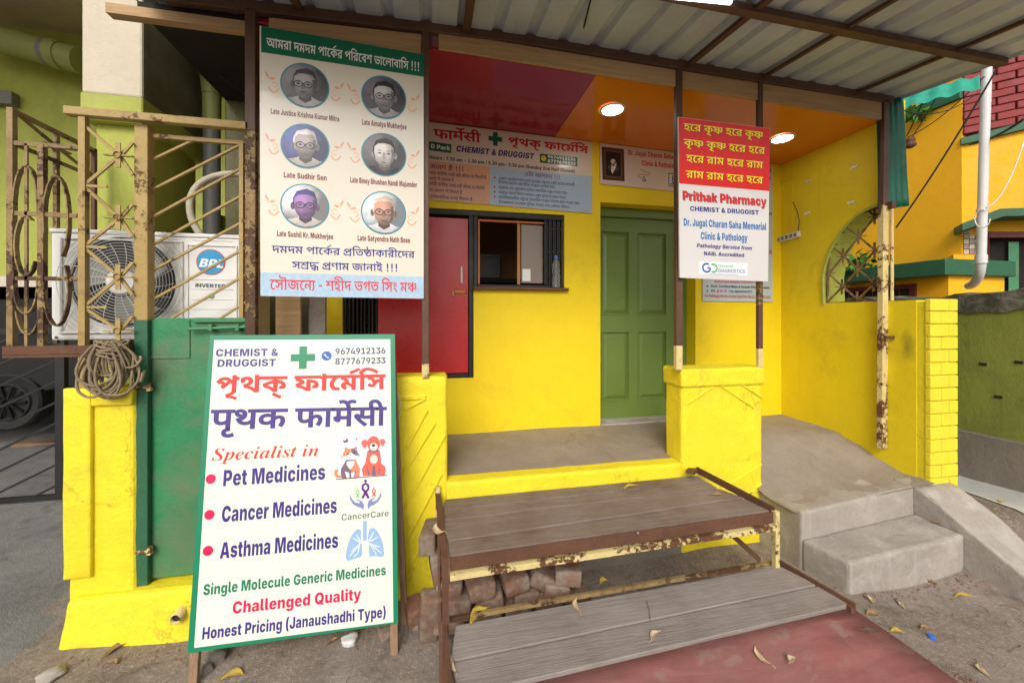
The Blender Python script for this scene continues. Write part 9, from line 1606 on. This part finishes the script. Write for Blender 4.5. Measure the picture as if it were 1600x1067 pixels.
# ---------------------------------------------------------------- bottle, printer, power strip and other small things
bt = aty(869, 446, 3.125); zb0 = 1.886
bo = thing('water_bottle', 'clear plastic water bottle with blue cap standing on the counter sill', 'bottle', (bt.x, 3.13, zb0))
M['plastic_clear'] = newmat('clear_plastic', .06, 0, .5, (.93, .95, .95, 1))[0]; M['plastic_clear'].node_tree.nodes['Principled BSDF'].inputs['Transmission Weight'].default_value = .85; M['plastic_clear'].node_tree.nodes['Principled BSDF'].inputs['IOR'].default_value = 1.2
MB().lathe([(0, .002), (.030, .0), (.035, .006), (.035, .05), (.032, .056), (.035, .062), (.035, .09), (.032, .096), (.035, .102), (.033, .15), (.036, .165), (.035, .195), (.022, .225), (.014, .238), (.014, .252)], (bt.x, 3.13, zb0), 24).build('bottle_body', M['plastic_clear'], bo, smooth=True)
MB().lathe([(0, .272), (.016, .272), (.017, .262), (.017, .246), (.014, .245)], (bt.x, 3.13, zb0), 18).build('bottle_cap', M['blue_cap'], bo, smooth='auto')
pt = aty(768, 420, 4.0)
pn = thing('printer', 'black desktop printer on the dark shelf inside the counter window', 'printer', (pt.x-.1, 4.1, 1.7))
a = aty(742, 399, 4.0); b = aty(783, 436, 4.0)
MB().box(a.x-.15, b.x, 4.0, 4.4, b.z, a.z).build('printer_body', flat('dark_grey_plastic', (.03, .035, .04, 1), .45), pn, bevel=.015, seg=2)
o = MB()
for k in range(4): o.box(b.x-.12, b.x-.02, 3.994, 4.0, b.z+.05+.025*k, b.z+.06+.025*k)
o.build('vent_slots', M['dark'], pn)
MB().box(a.x-.16, b.x+.005, 3.985, 4.03, a.z-.012, a.z+.014).build('paper_tray', M['dark'], pn)
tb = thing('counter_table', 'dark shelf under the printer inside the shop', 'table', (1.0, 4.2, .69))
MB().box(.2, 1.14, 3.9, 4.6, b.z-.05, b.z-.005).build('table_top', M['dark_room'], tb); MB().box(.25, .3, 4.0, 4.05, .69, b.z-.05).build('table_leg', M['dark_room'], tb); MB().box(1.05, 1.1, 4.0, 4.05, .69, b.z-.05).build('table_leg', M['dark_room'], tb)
# power strip with its cable on the side wall
e0 = atx(1216, 374, 3.292); e1 = atx(1251, 364, 3.292)
ps = thing('socket_strip', 'white socket strip fixed askew on the yellow side wall', 'socket strip', (3.29, (e0.y+e1.y)/2, e0.z-.03))
d_ = Vector((0, e1.y-e0.y, e1.z-e0.z)); c = (e0+e1)/2; c.x = 3.28
MB().bar(Vector((3.28, e0.y, e0.z-.012)), Vector((3.28, e1.y, e1.z-.008)), .032, .055).build('strip_body', M['plastic_white'], ps, bevel=.004)
for k in range(5):
    p = e0.lerp(e1, .12+.19*k); MB().box(3.258, 3.2635, p.y-.011, p.y+.011, p.z-.026, p.z+.006).build('socket', M['pvc_grey'], ps)
cable('short brown cable hanging from the casing to the socket strip', [atx(1239, 316, 3.285), atx(1245, 328, 3.27), atx(1249, 345, 3.27), atx(1247, 362, 3.27)], .004, mat='twig')
cd = thing('cable_casing', 'yellow painted cable casing in the corner of the side wall', 'casing', (3.29, 2.95, 2.2))
a = atx(1239, 278, 3.294); b = atx(1238, 354, 3.294); c_ = atx(1218, 286, 3.294)
MB().bar(Vector((3.293, a.y, a.z)), Vector((3.293, b.y, b.z)), .02, .012, (1, 0, 0)).build('casing_run', M['ochre'], cd); MB().bar(Vector((3.293, a.y, a.z)), Vector((3.293, 3.149, a.z)), .012, .012, (1, 0, 0)).build('casing_run', M['ochre'], cd)
# paper scraps left on the side wall
for u, v, lb in ((1334, 262, 'small white tape scrap high on the side wall'), (1263, 284, 'pale blue tape scrap left of the wall scribble'), (1330, 317, 'white tape scrap just above the arch'), (1261, 334, 'pale tape scrap beside the socket strip')):
    p = atx(u, v, 3.297); q = .028
    o = MB().hexa([(3.2945, p.y+q, p.z-.008), (3.2945, p.y-q, p.z-.002), (3.299, p.y-q, p.z-.002), (3.299, p.y+q, p.z-.008), (3.2945, p.y+q, p.z+.008), (3.2945, p.y-q, p.z+.014), (3.299, p.y-q, p.z+.014), (3.299, p.y+q, p.z+.008)]).build('tape_scrap', M['white'] if v != 284 else M['pvc']); tag(o, lb, 'tape')
# star grille in the arch
ag = thing('arch_grille', 'star patterned iron grille filling the quarter arch of the side wall', 'grille', (3.36, 2.5, 1.76))
XG = 3.34
def G(u, v): return atx(u, v, XG)
stars = [(1367.5, 338), (1319, 352.5), (1342, 370), (1367.5, 391), (1299, 384), (1318, 400), (1341, 421), (1295, 427.5), (1316.5, 448), (1366, 443), (1340, 468)]
for u, v in stars:
    c = G(u, v); mb = MB()
    mb.bar(c-Vector((0, .055, 0)), c+Vector((0, .055, 0)), .006, .008, (1, 0, 0)); mb.bar(c-Vector((0.006, 0, .062)), c+Vector((-.006, 0, .062)), .016, .005, (1, 0, 0)); mb.lathe([(.0, -.012), (.014, -.008), (.014, .004)], c, 8, 'x'); mb.build('star', M['rust_gold'], ag)
def gb(a, b, w=.010): MB().bar(G(*a), G(*b), w, .014, (1, 0, 0)).build('grille_bar', M['rust_gold'], ag)
for a, b in (((1319, 352.5), (1342, 370)), ((1342, 370), (1367.5, 391)), ((1367.5, 391), (1384, 404)), ((1299, 384), (1318, 400)), ((1318, 400), (1341, 421)), ((1341, 421), (1366, 443)), ((1366, 443), (1384, 459)), ((1295, 427.5), (1316.5, 448)), ((1316.5, 448), (1340, 468)), ((1367.5, 338), (1352, 326)), ((1367.5, 338), (1342, 370)), ((1342, 370), (1318, 400)), ((1318, 400), (1295, 427.5)), ((1384, 377), (1367.5, 391)), ((1367.5, 391), (1341, 421)), ((1341, 421), (1316.5, 448)), ((1316.5, 448), (1291, 474)), ((1384, 427), (1366, 443)), ((1366, 443), (1340, 468)), ((1319, 352.5), (1305, 372)), ((1367.5, 338), (1384, 322)), ((1367.5, 338), (1384, 349))): gb(a, b)
gb((1291, 474), (1384, 470), .014)
pts = [G(1292, 474)]+[G(*p) for p in ((1294, 430), (1298, 384), (1306, 366), (1320, 350), (1345, 334), (1372, 324), (1384, 320))]
mb = MB()
for a, b in zip(pts, pts[1:]): mb.bar(a, b, .012, .016, (1, 0, 0))
mb.build('curved_bar', M['rust_gold'], ag)

# ---------------------------------------------------------------- fallen leaves, twigs, scraps
def leaf(label, p, L=.09, W=.03, rot=0.0, curl=1.2, mat='leaf_dry', lift=.004, wave=.25, cat='leaf', grp='fallen leaves'):
    n = 9; mb = MB(); R = Matrix.Rotation(rot, 3, 'Z'); x = z = 0; a = -curl*.5
    for i in range(n+1):
        t = i/n; w = W*math.sin(math.pi*min(1, t*1.02+.03))**.8*(1 if t < .97 else .3)+.0008; cup = .45*w
        sd = wave*L*math.sin(t*2.6)
        for s_, h in ((-1, cup), (-.5, cup*.25), (0, 0), (.5, cup*.3), (1, cup*1.1)):
            q = R @ Vector((x, sd+s_*w/2, z+h+.002*math.sin(9*t+3*s_))); mb.v.append(tuple(Vector(p)+q+Vector((0, 0, lift))))
        a += curl/n; x += L/n*math.cos(a); z += L/n*math.sin(a)
    zm = min(v[2] for v in mb.v)-p[2]-.002; mb.v = [(v[0], v[1], v[2]-zm) for v in mb.v]
    mb.f = [(i*5+j, (i+1)*5+j, (i+1)*5+j+1, i*5+j+1) for i in range(n) for j in range(4)]
    b = Vector(mb.v[2]); d = (R @ Vector((-1, -.2, 0)))*L*.25; mb.tube([b, b+d*.5+Vector((0, 0, .002)), b+d], .0012, 4)
    o = mb.build('fallen_leaf', M[mat], None, smooth=True, recalc=False); so = o.modifiers.new('s', 'SOLIDIFY'); so.thickness = .0009
    return tag(o, label, cat, grp)
zt2 = zu+.006; zl2 = zl+.006; zg = lambda x, y: ground_h(x, y)
def onboard(u, v):
    a = ray(u, v); n = (F1-F0).cross(G0-F0).normalized(); return O_+a*((F0-O_).dot(n)/a.dot(n))+Vector((0, 0, .010))
def onground(u, v):
    p = atz(u, v, .1)
    for _ in range(6): p = atz(u, v, ground_h(p.x, p.y))
    return p
LV = [
 ('curled pale leaf hooked over the left end of the top planks', U(694, 838), .10, .03, 1.9, 2.6, 'leaf_pale'),
 ('yellow leaf with long stalk on the left end of the lower planks', W_(735, 978), .12, .040, .55, .6, 'leaf_yellow'),
 ('pale curled leaf in the middle of the upper lower plank', W_(906, 960), .085, .022, 1.25, 1.3, 'leaf_pale'),
 ('small pale curled leaf on the front lower plank', W_(1018, 1004), .075, .020, .35, 1.0, 'leaf_pale'),
 ('long yellow brown leaf against the yellow kerb at the back of the top planks', U(975, 765), .11, .022, .05, .4, 'leaf_yellow'),
 ('thin brown curled leaf near the right end of the top planks', U(1110, 775), .085, .018, -.45, .9, 'leaf_dry'),
 ('brown crumpled leaf near the back right of the top planks', U(1083, 742), .05, .02, .1, .9, 'leaf_dry'),
 ('pale leaf stuck at the very left of the front lower plank', W_(712, 1052), .07, .02, 1.6, .5, 'leaf_pale'),
 ('curled brown leaf on the red board at the bottom edge', onboard(1204, 1046), .085, .020, 1.4, 1.5, 'leaf_pale'),
 ('small crumpled leaf beside the curled one on the red board', onboard(1235, 1042), .045, .022, .2, 1.6, 'leaf_pale'),
 ('dark thin leaf sliver on the red board', onboard(1345, 990), .07, .014, -.6, .3, 'twig'),
 ('yellow flat leaf at the right corner of the red board', onground(1378, 1010), .10, .030, .15, .5, 'leaf_yellow'),
 ('brown leaf on the ground just right of the red board top corner', onground(1354, 962), .07, .028, -.4, .5, 'leaf_dry'),
 ('pale curled leaf on the dusty ground near the steps', onground(1466, 915), .07, .022, 1.3, 1.7, 'leaf_dry'),
 ('long golden brown leaf on the dusty ground right of the steps', onground(1492, 935), .12, .020, -.35, .5, 'leaf_yellow'),
 ('roundish pale leaf on the ground before the lower step', onground(1363, 942), .04, .034, .3, .4, 'leaf_pale'),
 ('white scrap like leaf before the lower step', onground(1413, 951), .05, .018, .7, .5, 'leaf_pale'),
 ('brown leaf pair near the blue cap on the ground', onground(1440, 985), .06, .018, -.2, 1.0, 'leaf_dry'),
 ('leaf lying left of the yellow flat leaf by the red board', onground(1392, 988), .06, .022, -.5, .6, 'leaf_yellow'),
 ('curled brown leaf on the lower cement step', atz(1458, 818, .328), .07, .020, -.7, 1.8, 'leaf_dry'),
 ('tiny curled leaf on the cement landing', atz(1318, 748, .47), .045, .012, .3, 1.9, 'leaf_dry'),
 ('small crumpled leaf in the middle of the veranda floor', atz(943, 690, .675), .05, .03, .2, 2.0, 'leaf_dry'),
 ('dry brown leaf at the foot of the white board on the left', onground(160, 1030), .10, .028, .8, .7, 'leaf_dry'),
 ('small pale leaf on the driveway dirt at the left', onground(166, 1036), .06, .02, -.6, .6, 'leaf_dry'),
 ('yellow green leaf at the bottom edge under the white board', onground(345, 1063), .09, .03, -.1, .4, 'leaf_yellow'),
 ('curled brown leaf on the ground beneath the right of the white board', onground(512, 1010), .06, .018, .5, 1.9, 'leaf_dry'),
 ('yellow leaf at the right end of the long yellow kerb plank gap', U(1100, 748), .05, .014, .1, .4, 'leaf_yellow'),
 ('reddish leaf lying in the dark under the planks', aty(938, 914, 1.95), .06, .03, .2, .6, 'leaf_yellow'),
 ('brown leaf at the bottom of the frame right of the red board', onground(1545, 1058), .06, .022, .9, .8, 'leaf_pale'),
 ('small brown leaf near the side slab on the ground', onground(1500, 910), .04, .014, .2, .6, 'leaf_dry'),
 ('tan leaf on the alley floor behind the brick pillar', atz(1563, 786, .44), .05, .02, -.1, .7, 'leaf_yellow')]
for lb, p, L, W2, rt_, cl_, mt in LV: leaf(lb, p, L, W2, rt_, cl_, mt)
g_ = thing('green_leaf', 'large dark green leaf tip entering at the right edge above the alley floor', 'leaf', atx(1585, 810, 3.6))
a = atx(1558, 822, 3.45); mb = MB(); d = Vector((.30, -.05, .07)); n_ = 8
for i in range(n_+1):
    t = i/n_; w = .052*math.sin(math.pi*min(.98, t*.8+.02)); p = a+d*t
    mb.v += [tuple(p+Vector((0, .0, w))), tuple(p+Vector((0, .02*t, .0))), tuple(p-Vector((0, 0, w*.55+.004*(i % 2))))]
mb.f = [(i*3+j, (i+1)*3+j, (i+1)*3+j+1, i*3+j+1) for i in range(n_) for j in range(2)]
mb.build('blade', M['leaf_green'], g_, smooth=True, recalc=False)
bc_ = onground(1455, 996)
o = MB().lathe([(0, .014), (.013, .014), (.015, .010), (.015, 0)], bc_, 14).build('bottle_cap', M['blue_cap'], smooth='auto'); tag(o, 'small blue bottle cap on the dusty ground among leaves', 'bottle cap')
def rock(label, p, s, mat='stone', name='stone', flat_=.7):
    bm = bmesh.new(); bmesh.ops.create_icosphere(bm, subdivisions=3, radius=1); sd = rnd.random()*10
    for v in bm.verts:
        k = 1+.16*math.sin(3*v.co.x+sd)+.12*math.sin(5*v.co.y+2*sd)+.10*math.sin(6*v.co.z+sd*3); v.co = Vector((v.co.x*k, v.co.y*k*.85, v.co.z*k*flat_))*s
    me = bpy.data.meshes.new(name); bm.to_mesh(me); bm.free(); me.materials.append(M[mat]); me.polygons.foreach_set('use_smooth', [True]*len(me.polygons))
    o = bpy.data.objects.new(name, me); C.objects.link(o); o.location = Vector(p)+Vector((0, 0, s*flat_*.35)); return tag(o, label, 'stone')
rock('white lump of stone on the ground under the white board', onground(545, 1003), .038, 'pvc')
rock('grey stone by the left leg of the white board', onground(338, 1030), .05)
rock('small buff stone left of the white board leg', onground(322, 1048), .03)
rock('half buried pale stone at the bottom left corner', onground(78, 1056), .05, 'concrete', flat_=.35)
rock('round grey stone beside the upright brick', onground(652, 980), .028)
rock('small stone at the right front of the lower step', onground(1404, 940), .016)
# gravel and grit (nobody could count them) and loose twigs
gv = MB(); n = 0
def pebble(p, s):
    P = [Vector((rnd.uniform(.7, 1.1)*x, rnd.uniform(.7, 1.1)*y, rnd.uniform(.4, .8)*z))*s for x, y, z in ((1, 0, 0), (-1, 0, 0), (0, 1, 0), (0, -1, 0), (0, 0, 1), (0, 0, -.5))]
    gv.add([Vector(p)+q for q in P], [(0, 2, 4), (2, 1, 4), (1, 3, 4), (3, 0, 4), (2, 0, 5), (1, 2, 5), (3, 1, 5), (0, 3, 5)])
for _ in range(5200):
    q = rnd.random()
    if q < .62: x, y = rnd.uniform(1.9, 4.2), rnd.uniform(.55, 1.9)
    else: x, y = rnd.uniform(-2.3, .2), rnd.uniform(1.2, 2.3)
    if 2.2 < x < 3.47 and y > 1.25 and x > 3.1: continue
    s = .0015+.006*rnd.random()**4
    pebble((x, y, ground_h(x, y)), s)
o = gv.build('gravel', M['stone'], None, recalc=False); tag(o, 'fine grit and small pebbles scattered over the dusty ground', 'gravel', kind='stuff')
tw = MB()
for _ in range(150):
    q = rnd.random()
    if q < .65: x, y = rnd.uniform(1.9, 3.3), rnd.uniform(.9, 1.68)
    else: x, y = rnd.uniform(-2.0, .0), rnd.uniform(1.5, 2.2)
    a = rnd.uniform(0, 6.28); L = rnd.uniform(.015, .07); z = ground_h(x, y)+.003
    tw.tube([(x, y, z), (x+L*.5*math.cos(a), y+L*.5*math.sin(a), z+.004), (x+L*math.cos(a+.3), y+L*math.sin(a+.3), z+.002)], rnd.uniform(.0008, .0016), 4)
o = tw.build('twigs', M['twig'], None, recalc=False); tag(o, 'thin dry twigs and stalks strewn over the dusty ground', 'twigs', kind='stuff')
for i, (a, b, lb) in enumerate((((1340, 985), (1392, 1012), 'dark twig lying across the right of the red board'), ((1300, 1000), (1332, 1020), 'short twig on the middle of the red board'), ((1010, 940), (1016, 972), 'thin dry stalk on the lower planks'))):
    f = onboard if i < 2 else W_; A = f(*a)+Vector((0, 0, .006)); B2 = f(*b)+Vector((0, 0, .006)); o = MB().tube([A, A.lerp(B2, .5)+Vector((.006, .004, .004)), B2], .0014, 5).build('twig', M['twig']); tag(o, lb, 'twig')
# ---------------------------------------------------------------- hand-made unevenness of plaster and cement edges
tex = bpy.data.textures.new('uneven', 'CLOUDS'); tex.noise_scale = .11; tex.noise_depth = 3
for o in list(bpy.data.objects):
    k = o.name.split('.')[0]
    if o.type == 'MESH' and k in ('upper_step', 'lower_step', 'side_slab', 'shaft', 'cap_band', 'kerb_body', 'kerb_face', 'raised_frame'):
        lv = 5 if k in ('upper_step', 'lower_step', 'side_slab', 'shaft', 'kerb_body') else 4
        m = o.modifiers.new('divide', 'SUBSURF'); m.subdivision_type = 'SIMPLE'; m.levels = m.render_levels = lv
        m = o.modifiers.new('uneven', 'DISPLACE'); m.texture = tex; m.strength = .009; m.mid_level = .5; m.texture_coords = 'LOCAL'
        o.data.polygons.foreach_set('use_smooth', [True]*len(o.data.polygons))
# crumbs of mortar, brick dust and leaf litter drifted against the step, the stair frame and the kerb
cr_ = MB()
def crumb(p, s):
    P = [Vector((rnd.uniform(.6, 1.1)*x, rnd.uniform(.6, 1.1)*y, rnd.uniform(.4, .8)*z))*s for x, y, z in ((1, 0, 0), (-1, 0, 0), (0, 1, 0), (0, -1, 0), (0, 0, 1), (0, 0, -.5))]
    cr_.add([Vector(p)+q for q in P], [(0, 2, 4), (2, 1, 4), (1, 3, 4), (3, 0, 4), (2, 0, 5), (1, 2, 5), (3, 1, 5), (0, 3, 5)])
for k in range(1500):
    q = k % 5; e = abs(rnd.gauss(0, .05)); s = .002+.008*rnd.random()**3
    if q == 0: x, y = rnd.uniform(2.25, 3.12), 1.715-e
    elif q == 1: x, y = rnd.uniform(-1.75, -.3), 2.165-e
    elif q == 2: x, y = rnd.uniform(.1, 1.6), rnd.uniform(1.85, 2.25)
    elif q == 3: t = rnd.random(); x, y = F1.x+(G1.x-F1.x)*t+.02+e, F1.y+(G1.y-F1.y)*t
    else: x, y = rnd.uniform(-.7, .05), 2.2-e*2
    crumb((x, y, ground_h(x, y)+.001), s)
o = cr_.build('rubble', M['brick'], None, recalc=False); tag(o, 'brick crumbs and mortar bits drifted along the kerb, steps and stair', 'rubble', kind='stuff')
